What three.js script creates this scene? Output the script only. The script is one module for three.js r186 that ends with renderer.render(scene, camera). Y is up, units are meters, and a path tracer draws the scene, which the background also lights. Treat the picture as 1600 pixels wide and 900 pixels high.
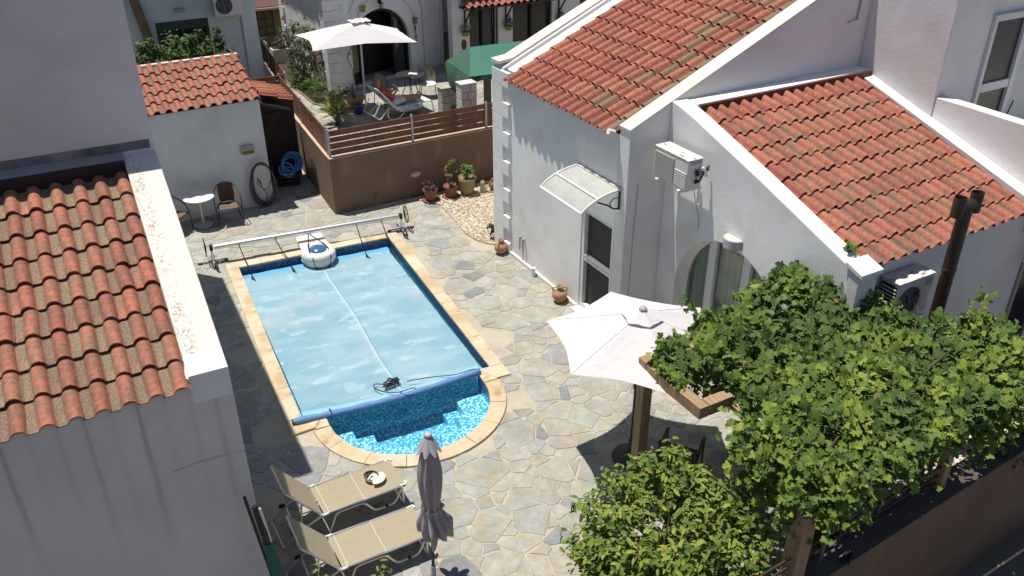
import * as THREE from 'three';
import { mergeGeometries } from 'three/addons/utils/BufferGeometryUtils.js';
import { RoundedBoxGeometry } from 'three/addons/geometries/RoundedBoxGeometry.js';
import { MarchingCubes } from 'three/addons/objects/MarchingCubes.js';

// ------------------------------------------------------------------ camera, sky, sun, exposure
const scene = new THREE.Scene();
const camera = new THREE.PerspectiveCamera(36.98, 16 / 9, 0.1, 600);
camera.position.set(0, 8.5, 0);
camera.rotation.order = 'YXZ';
camera.rotation.set(-29.84 * Math.PI / 180, -29.4 * Math.PI / 180, -0.2135 * Math.PI / 180);
const SUN = new THREE.Vector3(-0.15, 0.98, -0.175).normalize();
{ // clear summer sky: paler towards the horizon, a soft glow round the sun
  const w = 256, h = 128, d = new Float32Array(w * h * 4), v = new THREE.Vector3();
  for (let y = 0; y < h; y++) for (let x = 0; x < w; x++) {
    const lat = ((y + 0.5) / h - 0.5) * Math.PI, lon = ((x + 0.5) / w - 0.5) * 2 * Math.PI; v.set(Math.cos(lat) * Math.cos(lon), Math.sin(lat), Math.cos(lat) * Math.sin(lon));
    const up = Math.max(0, v.y), hz = Math.pow(1 - up, 3), glow = Math.pow(Math.max(0, v.dot(SUN)), 12), i = (y * w + x) * 4;
    d[i] = 0.088 + 0.115 * hz + 0.20 * glow; d[i + 1] = 0.125 + 0.118 * hz + 0.20 * glow; d[i + 2] = 0.222 + 0.125 * hz + 0.2 * glow; d[i + 3] = 1;
  }
  const t = new THREE.DataTexture(d, w, h, THREE.RGBAFormat, THREE.FloatType); t.mapping = THREE.EquirectangularReflectionMapping; t.magFilter = THREE.LinearFilter; t.minFilter = THREE.LinearFilter; t.needsUpdate = true;
  scene.background = t; scene.environment = t;
}
const sun = new THREE.DirectionalLight(new THREE.Color(1, 0.955, 0.88), 4.6);
sun.position.copy(SUN).multiplyScalar(60).add(new THREE.Vector3(6, 0, -14));
sun.target.position.set(6, 0, -14);
sun.castShadow = true;
Object.assign(sun.shadow.camera, { left: -30, right: 30, top: 30, bottom: -30, near: 1, far: 150 });
sun.shadow.mapSize.set(4096, 4096);
scene.add(sun, sun.target);
const renderer = new THREE.WebGLRenderer({ antialias: true });
renderer.toneMapping = THREE.LinearToneMapping;
renderer.toneMappingExposure = 1.2;
renderer.shadowMap.enabled = true;

// ------------------------------------------------------------------ helpers
let seed = 12345;
function rnd() { seed |= 0; seed = seed + 0x6D2B79F5 | 0; let t = Math.imul(seed ^ seed >>> 15, 1 | seed); t = t + Math.imul(t ^ t >>> 7, 61 | t) ^ t; return ((t ^ t >>> 14) >>> 0) / 4294967296; }
const R = (a, b) => a + (b - a) * rnd();
const pick = (a) => a[Math.floor(rnd() * a.length)];
const V = (x, y, z) => new THREE.Vector3(x, y, z);
const used = new Map();
function numbered(n) { const k = used.get(n) || 0; used.set(n, k + 1); return k ? n + '_' + String(k).padStart(3, '0') : n; }
function shade(o) { o.castShadow = true; o.receiveShadow = true; return o; }
function tag(o, label, category, group, kind) {
  o.userData = { label, category };
  if (group) o.userData.group = group;
  if (kind) o.userData.kind = kind;
  return o;
}
function thing(name, label, category, p = [0, 0, 0], turn = 0, group) {
  const o = new THREE.Group(); o.name = numbered(name); scene.add(o);
  o.position.set(...p); o.rotation.y = turn; tag(o, label, category, group);
  return o;
}
function struct(name, parent) { const o = new THREE.Group(); o.name = numbered(name); o.userData = { kind: 'structure' }; (parent || scene).add(o); return o; }
function pgroup(name, parent) { const o = new THREE.Group(); o.name = name; parent.add(o); return o; }
function obj(name, geoms, mat, parent) {
  const g = Array.isArray(geoms) ? merge(geoms) : geoms;
  const m = shade(new THREE.Mesh(g, mat)); m.name = parent === scene ? numbered(name) : name; parent.add(m); return m;
}
function merge(list) {
  const l = list.map((g) => { const h = g.index ? g.toNonIndexed() : g; const c = new THREE.BufferGeometry();
    c.setAttribute('position', h.attributes.position); c.setAttribute('normal', h.attributes.normal);
    c.setAttribute('uv', h.attributes.uv || new THREE.BufferAttribute(new Float32Array(h.attributes.position.count * 2), 2)); return c; });
  return l.length === 1 ? l[0] : mergeGeometries(l);
}
// uv in metres from the dominant direction of each face
function metreUV(g0, s = 1) {
  const g = g0.index ? g0.toNonIndexed() : g0, p = g.attributes.position, uv = new Float32Array(p.count * 2), a = V(), b = V(), c = V();
  for (let i = 0; i < p.count; i += 3) {
    a.fromBufferAttribute(p, i); b.fromBufferAttribute(p, i + 1); c.fromBufferAttribute(p, i + 2);
    const n = b.clone().sub(a).cross(c.clone().sub(a)), x = Math.abs(n.x), y = Math.abs(n.y), z = Math.abs(n.z);
    [a, b, c].forEach((q, k) => {
      const [u, v] = y >= x && y >= z ? [q.x, q.z] : x >= z ? [q.z, q.y] : [q.x, q.y];
      uv[(i + k) * 2] = u * s; uv[(i + k) * 2 + 1] = v * s;
    });
  }
  g.setAttribute('uv', new THREE.BufferAttribute(uv, 2));
  return g;
}
function box(w, h, d, x = 0, y = 0, z = 0, r = 0.006) {          // centre at x, y, z
  r = Math.min(r, w / 2.1, h / 2.1, d / 2.1);
  const g = new RoundedBoxGeometry(w, h, d, 1, r); g.translate(x, y, z); return metreUV(g);
}
const bx = (x0, x1, y0, y1, z0, z1, r) => box(x1 - x0, y1 - y0, z1 - z0, (x0 + x1) / 2, (y0 + y1) / 2, (z0 + z1) / 2, r);
// extruded outline: axis 'x' takes points (z, y), 'y' takes (x, z), 'z' takes (x, y); from a to b
function prism(pts, axis, a, b, holes = [], bevel = 0) {
  const s = new THREE.Shape(pts.map((p) => new THREE.Vector2(p[0], p[1])));
  for (const h of holes) s.holes.push(new THREE.Path(h.map((p) => new THREE.Vector2(p[0], p[1]))));
  const g = new THREE.ExtrudeGeometry(s, { depth: b - a - 2 * bevel, bevelEnabled: bevel > 0, bevelThickness: bevel, bevelSize: bevel, bevelOffset: -bevel, bevelSegments: 2, curveSegments: 12 });
  g.translate(0, 0, bevel);
  const m = new THREE.Matrix4();
  if (axis === 'z') m.makeTranslation(0, 0, a);
  else if (axis === 'x') m.makeBasis(V(0, 0, 1), V(0, 1, 0), V(-1, 0, 0)).setPosition(b, 0, 0);
  else m.makeBasis(V(1, 0, 0), V(0, 0, 1), V(0, -1, 0)).setPosition(0, b, 0);
  g.applyMatrix4(m);
  return metreUV(g);
}
function tube(pts, r, seg = 24, rad = 7, closed = false) {
  const c = new THREE.CatmullRomCurve3(pts.map((p) => Array.isArray(p) ? V(...p) : p), closed, 'catmullrom', 0.5);
  return new THREE.TubeGeometry(c, seg, r, rad, closed);
}
// straight bars through points with rounded bends
function bent(pts, r, bend = 0.06, rad = 7) {
  const P = pts.map((p) => V(...p)), path = new THREE.CurvePath();
  let prev = P[0];
  for (let i = 1; i < P.length - 1; i++) {
    const d0 = P[i].clone().sub(P[i - 1]), d1 = P[i + 1].clone().sub(P[i]);
    const k = Math.min(bend, d0.length() * 0.45, d1.length() * 0.45);
    const a = P[i].clone().addScaledVector(d0.normalize(), -k), b = P[i].clone().addScaledVector(d1.normalize(), k);
    path.add(new THREE.LineCurve3(prev, a)); path.add(new THREE.QuadraticBezierCurve3(a, P[i], b)); prev = b;
  }
  path.add(new THREE.LineCurve3(prev, P[P.length - 1]));
  const q = []; const dd = [];
  for (const c of path.curves) { const n = c.isLineCurve3 ? 1 : 4; for (let i = 0; i < n; i++) q.push(c.getPoint(i / n)); }
  q.push(P[P.length - 1]);
  return rod(q, r, rad);
}
// tube through a polyline, one ring per point, closed ends
function rod(q0, r, rad = 7) {
  const q = q0.map((p) => Array.isArray(p) ? V(...p) : p), pos = [], idx = [], uv = [];
  let n = V(0, 1, 0); const t0 = q[1].clone().sub(q[0]).normalize(); if (Math.abs(t0.y) > 0.9) n.set(1, 0, 0);
  let len = 0;
  q.forEach((p, i) => {
    const t = (q[i + 1] || p).clone().sub(q[i - 1] || p).normalize();
    n = n.clone().addScaledVector(t, -n.dot(t)).normalize(); const b = t.clone().cross(n);
    if (i) len += p.distanceTo(q[i - 1]);
    const rr = Array.isArray(r) ? r[i] : r;
    for (let k = 0; k <= rad; k++) { const a = k / rad * Math.PI * 2; const v = p.clone().addScaledVector(n, Math.cos(a) * rr).addScaledVector(b, Math.sin(a) * rr); pos.push(v.x, v.y, v.z); uv.push(k / rad * 0.2, len); }
  });
  const w = rad + 1;
  for (let i = 0; i < q.length - 1; i++) for (let k = 0; k < rad; k++) { const a = i * w + k; idx.push(a, a + w, a + 1, a + 1, a + w, a + w + 1); }
  for (const i of [0, q.length - 1]) { const c = pos.length / 3; pos.push(q[i].x, q[i].y, q[i].z); uv.push(0, 0); for (let k = 0; k < rad; k++) i ? idx.push(c, i * w + k + 1, i * w + k) : idx.push(c, k, k + 1); }
  const g = new THREE.BufferGeometry(); g.setAttribute('position', new THREE.Float32BufferAttribute(pos, 3)); g.setAttribute('uv', new THREE.Float32BufferAttribute(uv, 2)); g.setIndex(idx); g.computeVertexNormals(); return g;
}
const cyl = (r0, r1, h, x = 0, y = 0, z = 0, n = 20) => { const g = new THREE.CylinderGeometry(r1, r0, h, n); g.translate(x, y + h / 2, z); return g; };
const lathe = (pts, n = 24) => new THREE.LatheGeometry(pts.map((p) => new THREE.Vector2(p[0], p[1])), n);
const place = (g, x, y, z, ry = 0, rx = 0, rz = 0) => { g.applyMatrix4(new THREE.Matrix4().makeRotationFromEuler(new THREE.Euler(rx, ry, rz, 'YXZ')).setPosition(x, y, z)); return g; };
// grid surface f(u, v) -> [x, y, z]
function surf(nu, nv, f, su = 1, sv = 1) {
  const pos = [], uv = [], idx = [];
  for (let j = 0; j <= nv; j++) for (let i = 0; i <= nu; i++) { const p = f(i / nu, j / nv); pos.push(...p); uv.push(i / nu * su, j / nv * sv); }
  for (let j = 0; j < nv; j++) for (let i = 0; i < nu; i++) { const a = j * (nu + 1) + i, b = a + nu + 1; idx.push(a, b, a + 1, a + 1, b, b + 1); }
  const g = new THREE.BufferGeometry(); g.setAttribute('position', new THREE.Float32BufferAttribute(pos, 3)); g.setAttribute('uv', new THREE.Float32BufferAttribute(uv, 2)); g.setIndex(idx); g.computeVertexNormals(); return g;
}

// ------------------------------------------------------------------ noise and textures
const perm = new Uint8Array(512); { const a = [...Array(256).keys()]; for (let i = 255; i > 0; i--) { const j = Math.floor(rnd() * (i + 1)); [a[i], a[j]] = [a[j], a[i]]; } for (let i = 0; i < 512; i++) perm[i] = a[i & 255]; }
function vnoise(x, y, px, py) {            // periodic value noise, period px, py cells
  const xi = Math.floor(x), yi = Math.floor(y), fx = x - xi, fy = y - yi, sx = fx * fx * (3 - 2 * fx), sy = fy * fy * (3 - 2 * fy);
  const X0 = ((xi % px) + px) % px, X1 = (X0 + 1) % px, Y0 = ((yi % py) + py) % py, Y1 = (Y0 + 1) % py;
  const h = (a, b) => perm[(perm[a & 255] + b) & 255] / 255;
  const a = h(X0, Y0), b = h(X1, Y0), c = h(X0, Y1), d = h(X1, Y1);
  return a + (b - a) * sx + (c - a) * sy + (a - b - c + d) * sx * sy;
}
function fbm(u, v, p, oct = 4, q = p) { let s = 0, a = 0.5, t = 0; for (let i = 0; i < oct; i++) { s += a * vnoise(u * p, v * q, p, q); t += a; a *= 0.5; p *= 2; q *= 2; } return s / t; }
const clamp = (x, a = 0, b = 1) => Math.min(b, Math.max(a, x));
const sm = (a, b, x) => { const t = clamp((x - a) / (b - a)); return t * t * (3 - 2 * t); };
const mix = (a, b, t) => a.map((x, i) => x + (b[i] - x) * t);
function tex(w, h, f, srgb = true, wrap = true) {
  const d = new Uint8Array(w * h * 4);
  for (let y = 0; y < h; y++) for (let x = 0; x < w; x++) { const c = f((x + 0.5) / w, (y + 0.5) / h, x, y), i = (y * w + x) * 4; for (let k = 0; k < 3; k++) d[i + k] = clamp(Array.isArray(c) ? c[k] : c) * 255; d[i + 3] = 255; }
  const t = new THREE.DataTexture(d, w, h); t.magFilter = THREE.LinearFilter; t.minFilter = THREE.LinearFilter;
  if (wrap) t.wrapS = t.wrapT = THREE.RepeatWrapping;
  if (srgb) t.colorSpace = THREE.SRGBColorSpace;
  t.needsUpdate = true; return t;
}
const rep = (t, x, y = x) => { const c = t.clone(); c.repeat.set(x, y); c.needsUpdate = true; return c; };
const std = (color, roughness = 0.85, extra = {}) => new THREE.MeshStandardMaterial({ color, roughness, ...extra });
const lin = (r, g, b) => new THREE.Color().setRGB(r, g, b);
const phys = (o) => new THREE.MeshPhysicalMaterial(o);

const bumpPlaster = tex(512, 512, (u, v) => 0.55 * fbm(u, v, 24, 4) + 0.3 * fbm(u, v, 5, 2) + 0.15 * rnd(), false);
const mottle = tex(512, 512, (u, v) => { const n = fbm(u, v, 4, 5), m = fbm(u + 0.37, v + 0.11, 10, 3); const k = 0.955 + 0.045 * sm(0.3, 0.65, n); return mix([k, k, k], [k * 0.985, k * 0.975, k * 0.955], sm(0.5, 0.75, m)); });
const grain = tex(256, 256, (u, v) => { const k = 0.82 + 0.18 * (0.6 * fbm(u, v, 16, 3) + 0.4 * rnd()); return [k, k, k]; });
function plaster(color, bump = 0.004, map = rep(mottle, 0.31, 0.27)) { return std(color, 0.92, { map, bumpMap: rep(bumpPlaster, 0.9), bumpScale: bump }); }
const M = {};
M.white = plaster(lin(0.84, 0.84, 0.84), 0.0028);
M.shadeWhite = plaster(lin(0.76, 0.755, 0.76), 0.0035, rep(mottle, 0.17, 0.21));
M.cream = plaster(lin(0.72, 0.68, 0.6), 0.003);
M.brightWhite = plaster(lin(0.8, 0.8, 0.79), 0.003);
M.brownWall = std(lin(0.225, 0.152, 0.108), 0.95, { map: rep(tex(512, 512, (u, v) => { const k = 0.80 + 0.2 * fbm(u, v, 4, 5), s = sm(0.56, 0.74, fbm(u + 0.2, v, 14, 3, 4)); return mix([k, k, k], [k * 1.12, k * 1.1, k * 1.08], s).map((q, i) => q * (1 - 0.12 * sm(0.6, 0.8, fbm(u, v + 0.6, 7, 3)))); }), 0.42), bumpMap: rep(bumpPlaster, 1.3), bumpScale: 0.006 });
M.brownCap = std(lin(0.55, 0.42, 0.31), 0.9, { map: rep(mottle, 0.5) });
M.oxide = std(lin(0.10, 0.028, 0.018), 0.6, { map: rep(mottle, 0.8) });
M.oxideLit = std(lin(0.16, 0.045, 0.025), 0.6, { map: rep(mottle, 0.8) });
M.darkBrown = std(lin(0.032, 0.022, 0.018), 0.7);
M.black = std(lin(0.012, 0.012, 0.013), 0.5);
M.rubber = std(lin(0.02, 0.022, 0.024), 0.6);
M.alu = std(lin(0.72, 0.71, 0.69), 0.32, { metalness: 0.85 });
M.whiteMetal = std(lin(0.72, 0.72, 0.71), 0.4);
M.greyMetal = std(lin(0.35, 0.36, 0.37), 0.45);
M.darkGlass = phys({ color: lin(0.02, 0.021, 0.023), roughness: 0.12, metalness: 0 });
M.screen = std(lin(0.045, 0.044, 0.043), 0.7, { map: rep(grain, 3) });
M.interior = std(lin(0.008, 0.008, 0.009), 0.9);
M.pane = phys({ color: 0xffffff, transmission: 1, thickness: 0, roughness: 0.02, ior: 1.45 });
const woodTex = tex(256, 512, (u, v) => { const g = fbm(u, v, 24, 3, 3), f = fbm(u + 0.3, v, 60, 2, 4); const k = 0.7 + 0.25 * g + 0.12 * f; return [k, k * 0.97, k * 0.94]; });
M.slat = std(lin(0.235, 0.105, 0.058), 0.75, { map: rep(woodTex, 1) });
M.slatDark = std(lin(0.19, 0.082, 0.046), 0.75, { map: rep(woodTex, 1.2) });
M.slatWorn = std(lin(0.27, 0.13, 0.075), 0.8, { map: rep(woodTex, 0.9) });
M.timber = std(lin(0.42, 0.30, 0.18), 0.75, { map: rep(woodTex, 1.6, 0.9) });
M.bark = std(lin(0.11, 0.08, 0.055), 0.95, { map: rep(grain, 4), bumpMap: rep(bumpPlaster, 3), bumpScale: 0.012 });
M.clay = std(lin(0.40, 0.225, 0.135), 0.85, { map: rep(mottle, 2.5) });
M.clayDark = std(lin(0.22, 0.095, 0.065), 0.85, { map: rep(mottle, 2.5) });
M.stonePot = std(lin(0.30, 0.23, 0.14), 0.95, { map: rep(mottle, 3), bumpMap: rep(bumpPlaster, 4), bumpScale: 0.01 });
M.soil = std(lin(0.05, 0.035, 0.025), 1);
// ------------------------------------------------------------------ ground
obj('ground', [prism([[-90, -120], [120, -120], [120, 60], [-90, 60]], 'y', -1.4, -0.95)], std(lin(0.17, 0.155, 0.13), 1, { map: rep(mottle, 0.4), bumpMap: rep(bumpPlaster, 2), bumpScale: 0.02 }), scene).userData = { kind: 'structure' };

// ------------------------------------------------------------------ roof tiles
const PITCH = 0.236, EXPO = 0.378;
function tileGeom(L = 0.43, wob = 0) {
  const prof = [[-0.014, 0.012], [-0.002, 0.002], [0.015, -0.001], [0.045, -0.002], [0.07, -0.001], [0.084, 0.005], [0.094, 0.026], [0.110, 0.053], [0.134, 0.071], [0.160, 0.077], [0.186, 0.071], [0.210, 0.053], [0.225, 0.026], [0.235, 0.006], [0.246, 0.004]];
  const n = prof.length, pos = [], uv = [], idx = [];
  const ring = (z, dy, sc, vv) => { prof.forEach(([a, h]) => { pos.push(a + wob * 0.004 * (z > 0 ? 1 : -1), h * sc + dy, z); uv.push(a / PITCH, vv); }); };
  ring(0.02, 0.040, 1.05, 0); ring(-L * 0.5, 0.020, 1.0, 0.5); ring(-L + 0.02, 0.003, 0.92, 1);
  for (let j = 0; j < 2; j++) for (let i = 0; i < n - 1; i++) { const a = j * n + i, b = a + n; idx.push(a, a + 1, b, a + 1, b + 1, b); }
  const o = pos.length / 3;                                          // front lip, 14 mm thick
  ring(0.02, 0.040, 1.05, 0); ring(0.016, 0.020, 0.98, 0.02);
  for (let i = 0; i < n - 1; i++) { const a = o + i, b = a + n; idx.push(a, b, a + 1, a + 1, b, b + 1); }
  const o2 = pos.length / 3;                                         // underside near the lip
  ring(0.016, 0.020, 0.98, 0.02); ring(-L * 0.5, 0.003, 0.92, 0.5);
  for (let i = 0; i < n - 1; i++) { const a = o2 + i, b = a + n; idx.push(a, b, a + 1, a + 1, b, b + 1); }
  const g = new THREE.BufferGeometry(); g.setAttribute('position', new THREE.Float32BufferAttribute(pos, 3)); g.setAttribute('uv', new THREE.Float32BufferAttribute(uv, 2)); g.setIndex(idx); g.computeVertexNormals(); return g;
}
const tileGeoms = [0, 1, -1].map((w) => tileGeom(0.43, w));
// lichen and dust on the clay: more in the pans (u < 0.42) than on the rolls
function tileMaps(amountPan, amountRoll, n) {
  return [...Array(n)].map((_, q) => {
    const ox = q * 0.31, oy = q * 0.57;
    return tex(96, 160, (u, v) => {
      const pan = u < 0.41 || u > 0.99 ? 1 : 0, edge = sm(0.30, 0.42, u) * (1 - sm(0.42, 0.56, u));
      const f = fbm(u * 0.6 + ox, v + oy, 12, 4), g = fbm(u * 0.6 + oy, v + ox, 34, 2), big = fbm(u * 0.4 + oy, v * 0.7 + ox, 4, 3);
      let c = mix([0.715, 0.43, 0.345], [0.645, 0.375, 0.30], sm(0.3, 0.7, f));
      const amt = pan ? amountPan : amountRoll + edge * 0.12;
      const k = sm(0.60 - amt * 0.45, 0.74 - amt * 0.3, 0.35 * f + 0.3 * big + 0.35 * g);
      c = mix(c, mix([0.57, 0.475, 0.385], [0.43, 0.385, 0.32], sm(0.35, 0.7, g)), k * (pan ? 0.92 : 0.6));
      if (g > 0.8 && f > 0.55) c = mix(c, [0.78, 0.68, 0.56], 0.6 * amt);
      const s = 0.96 + 0.06 * rnd();
      return c.map((x) => x * s);
    }, true, true);
  });
}
const mapsOld = tileMaps(0.95, 0.36, 5), mapsMid = tileMaps(0.5, 0.08, 4), mapsNew = tileMaps(0.12, 0.02, 3), mapsMoss = tileMaps(0.95, 0.8, 2);
const tileMat = (maps, tints) => maps.flatMap((map) => tints.map((t) => std(lin(t[0] * 0.97, t[1] * 1.07, t[2] * 1.08), 0.82, { map, bumpMap: rep(grain, 2), bumpScale: 0.002 })));
const tintSet = [[0.82, 0.80, 0.79], [0.90, 0.86, 0.83], [0.76, 0.71, 0.71], [0.87, 0.92, 0.88]];
const TM = { old: tileMat(mapsOld, tintSet), mid: tileMat(mapsMid, tintSet), fresh: tileMat(mapsNew, [[0.84, 0.8, 0.78], [0.95, 0.95, 0.9], [0.77, 0.71, 0.71], [0.7, 0.64, 0.64]]), moss: tileMat(mapsMoss, [[0.9, 0.95, 0.85], [0.78, 0.88, 0.8]]) };
// one roof plane: eave corner at (x, y, z), columns run along local x, the slope falls along local z
function tileRoof(parent, name, x, y, z, turn, slope, cols, rows, choose, hidden) {
  const g = pgroup(name, parent); g.position.set(x, y, z); g.rotation.order = 'YXZ'; g.rotation.set(Math.atan(slope), turn, 0);
  const rest = [];
  for (let j = 0; j < rows; j++) for (let i = 0; i < cols; i++) {
    const geo = pick(tileGeoms), px = i * PITCH + R(-0.004, 0.004), pz = -j * EXPO + R(-0.008, 0.008), ry = R(-0.02, 0.02), rz = R(-0.018, 0.018), py = R(0, 0.008);
    const mat = choose(i, j);
    if (hidden && hidden(i, j)) { const c = geo.clone(); place(c, px, py, pz, ry, 0, rz); rest.push(c); continue; }
    const m = obj('roof_tile', geo, mat, g); m.position.set(px, py, pz); m.rotation.set(0, ry, rz);
  }
  if (rest.length) obj('roof_tiles', rest, TM.fresh[0], g).userData.kind = 'stuff';
  return g;
}

// ------------------------------------------------------------------ left house (the camera hovers over its roof)
{
  const h = thing('white_house', 'white plastered house at left with a stained wall under its tiled eave', 'house', [0.987, 0, -7.45], -2.1 * Math.PI / 180);
  const s = 0.325;
  const stain = tex(1024, 1024, (u, v) => {                       // rust and dirt runs below the tile valleys, u across 3 m, v up 4.5 m
    const x = u * 3.0, y = v * 4.5; const base = 0.9 + 0.1 * fbm(u, v, 6, 4); let c = [base, base * 0.985, base * 0.965];
    const ph = ((x + 0.13 + 0.003 * Math.sin(y * 9)) / PITCH); const i = Math.floor(ph), d = Math.abs(ph - i - 0.5) * PITCH;
    const strength = 0.12 + 0.88 * (perm[(i + 40) & 255] / 255) ** 2, len = 0.9 + 1.3 * perm[(i + 90) & 255] / 255;
    const drop = 3.5 - y, w = 0.018 + 0.012 * drop; const fade = (1 - sm(len * 0.35, len, drop)) * (drop > -0.1 ? 1 : 0);
    const run = Math.exp(-d * d / (w * w)) * fade * strength * (0.55 + 0.6 * fbm(u * 2, v, 40, 3, 6));
    c = mix(c, [0.62, 0.53, 0.46], clamp(run * 0.5));
    const wide = Math.exp(-d * d / 0.0045) * (1 - sm(1.0, 3.2, drop)) * 0.05 * (0.4 + strength); c = mix(c, [0.60, 0.55, 0.50], wide);
    const line = Math.exp(-Math.pow((y - (2.52 + 0.05 * Math.sin(x * 3) + 0.02 * fbm(u, v, 20, 2))) / 0.012, 2)) * sm(0.45, 0.62, fbm(u, v + 0.5, 9, 3)); c = mix(c, [0.62, 0.55, 0.52], line * 0.45);
    const patch = sm(0.55, 0.75, fbm(u + 0.2, v + 0.7, 5, 3)); c = mix(c, [0.93, 0.95, 0.93], patch * 0.35);
    return c;
  });
  stain.wrapS = stain.wrapT = THREE.RepeatWrapping;
  const front = prism([[-3.0, -0.95], [0, -0.95], [0, 3.62], [-0.40, 3.60], [-0.40, 3.50], [-3.0, 3.50]], 'z', -0.25, 0, [], 0.012);
  { const p = front.attributes.position, uv = front.attributes.uv; for (let i = 0; i < p.count; i++) uv.setXY(i, p.getX(i) / 3 + 1, p.getY(i) / 4.5); }
  obj('front_wall', front, std(lin(0.70, 0.70, 0.71), 0.93, { map: stain, bumpMap: rep(bumpPlaster, 2), bumpScale: 0.006 }), h);
  const dirty = tex(512, 1024, (u, v) => { const f = fbm(u, v, 22, 4, 190), b = fbm(u, v, 3, 3, 24); const t = sm(0.50, 0.74, f + 0.35 * (b - 0.5)) * (0.12 + 0.9 * Math.exp(-Math.pow((u - 0.22) / 0.22, 2))); const k = 0.94 + 0.06 * b; return mix([k, k * 0.985, k * 0.96], [0.68, 0.64, 0.58], clamp(t * 0.8)); });
  const parapet = prism([[-0.25, -0.95], [-0.25, 3.62 + 0.25 * s], [-3.42, 3.62 + 3.42 * s], [-3.42, -0.95]], 'x', -0.38, 0, [], 0.012);
  { const p = parapet.attributes.position, uv = parapet.attributes.uv, n = parapet.attributes.normal; for (let i = 0; i < p.count; i++) uv.setXY(i, p.getX(i) / 0.38 + 1, -p.getZ(i) / 3.42); }
  obj('side_parapet', parapet, std(lin(0.74, 0.72, 0.68), 0.92, { map: dirty, bumpMap: rep(bumpPlaster, 1, 5), bumpScale: 0.004 }), h);
  obj('parapet_end', [prism([[0.001, 3.3], [0.001, 3.622], [-0.25, 3.622 + 0.25 * s], [-0.25, 3.3]], 'x', -0.38, -0.002, [], 0.008)], M.shadeWhite, h);
  obj('roof_deck', [prism([[-0.1, 3.46], [-3.42, 3.46 + 3.32 * s], [-3.42, 3.36 + 3.32 * s], [-0.1, 3.36]], 'x', -3.0, -0.39)], M.darkBrown, h);
  const rt = tileRoof(h, 'tiled_roof', -0.385 - 10 * PITCH, 3.478, 0.05, 0, s, 10, 9, (i, j) => pick(rnd() < 0.93 ? TM.old : TM.mid));
  const zu = -3.42;
  obj('upper_wall', [bx(-3.6, 0, 3.2, 6.62, zu - 6.5, zu, 0.012)], plaster(lin(0.66, 0.655, 0.68), 0.005, rep(mottle, 0.2)), h);
  obj('upper_side_wall', [bx(-0.3, 0, -0.95, 3.2, zu - 6.5, zu, 0.01)], M.white, h);
  obj('upper_coping', [bx(-3.62, 0.012, 6.62, 6.68, zu - 6.52, zu + 0.015, 0.01)], M.cream, h);
  const mould = std(lin(0.30, 0.29, 0.29), 0.95, { map: rep(tex(256, 256, (u, v) => { const k = 0.45 + 0.65 * fbm(u, v, 8, 4); return [k, k, k * 1.02]; }), 0.7) });
  obj('wall_ledge', [prism([[zu + 0.004, 4.5], [zu + 0.17, 4.5], [zu + 0.17, 4.735], [zu + 0.004, 4.775]], 'x', -3.0, -0.382, [], 0.01)], std(lin(0.34, 0.33, 0.33), 0.95, { map: rep(mottle, 1.5), bumpMap: rep(bumpPlaster, 2), bumpScale: 0.01 }), h);
  obj('mould_strip', [prism([[zu + 0.001, 4.77], [zu + 0.006, 4.77], [zu + 0.004, 4.875], [zu + 0.001, 4.88]], 'x', -3.0, -0.05)], mould, h);
  obj('back_flashing', [bx(-3.0, -0.384, 4.2, 4.725, zu + 0.172, zu + 0.19)], std(lin(0.022, 0.013, 0.013), 0.7), h);
}

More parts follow.
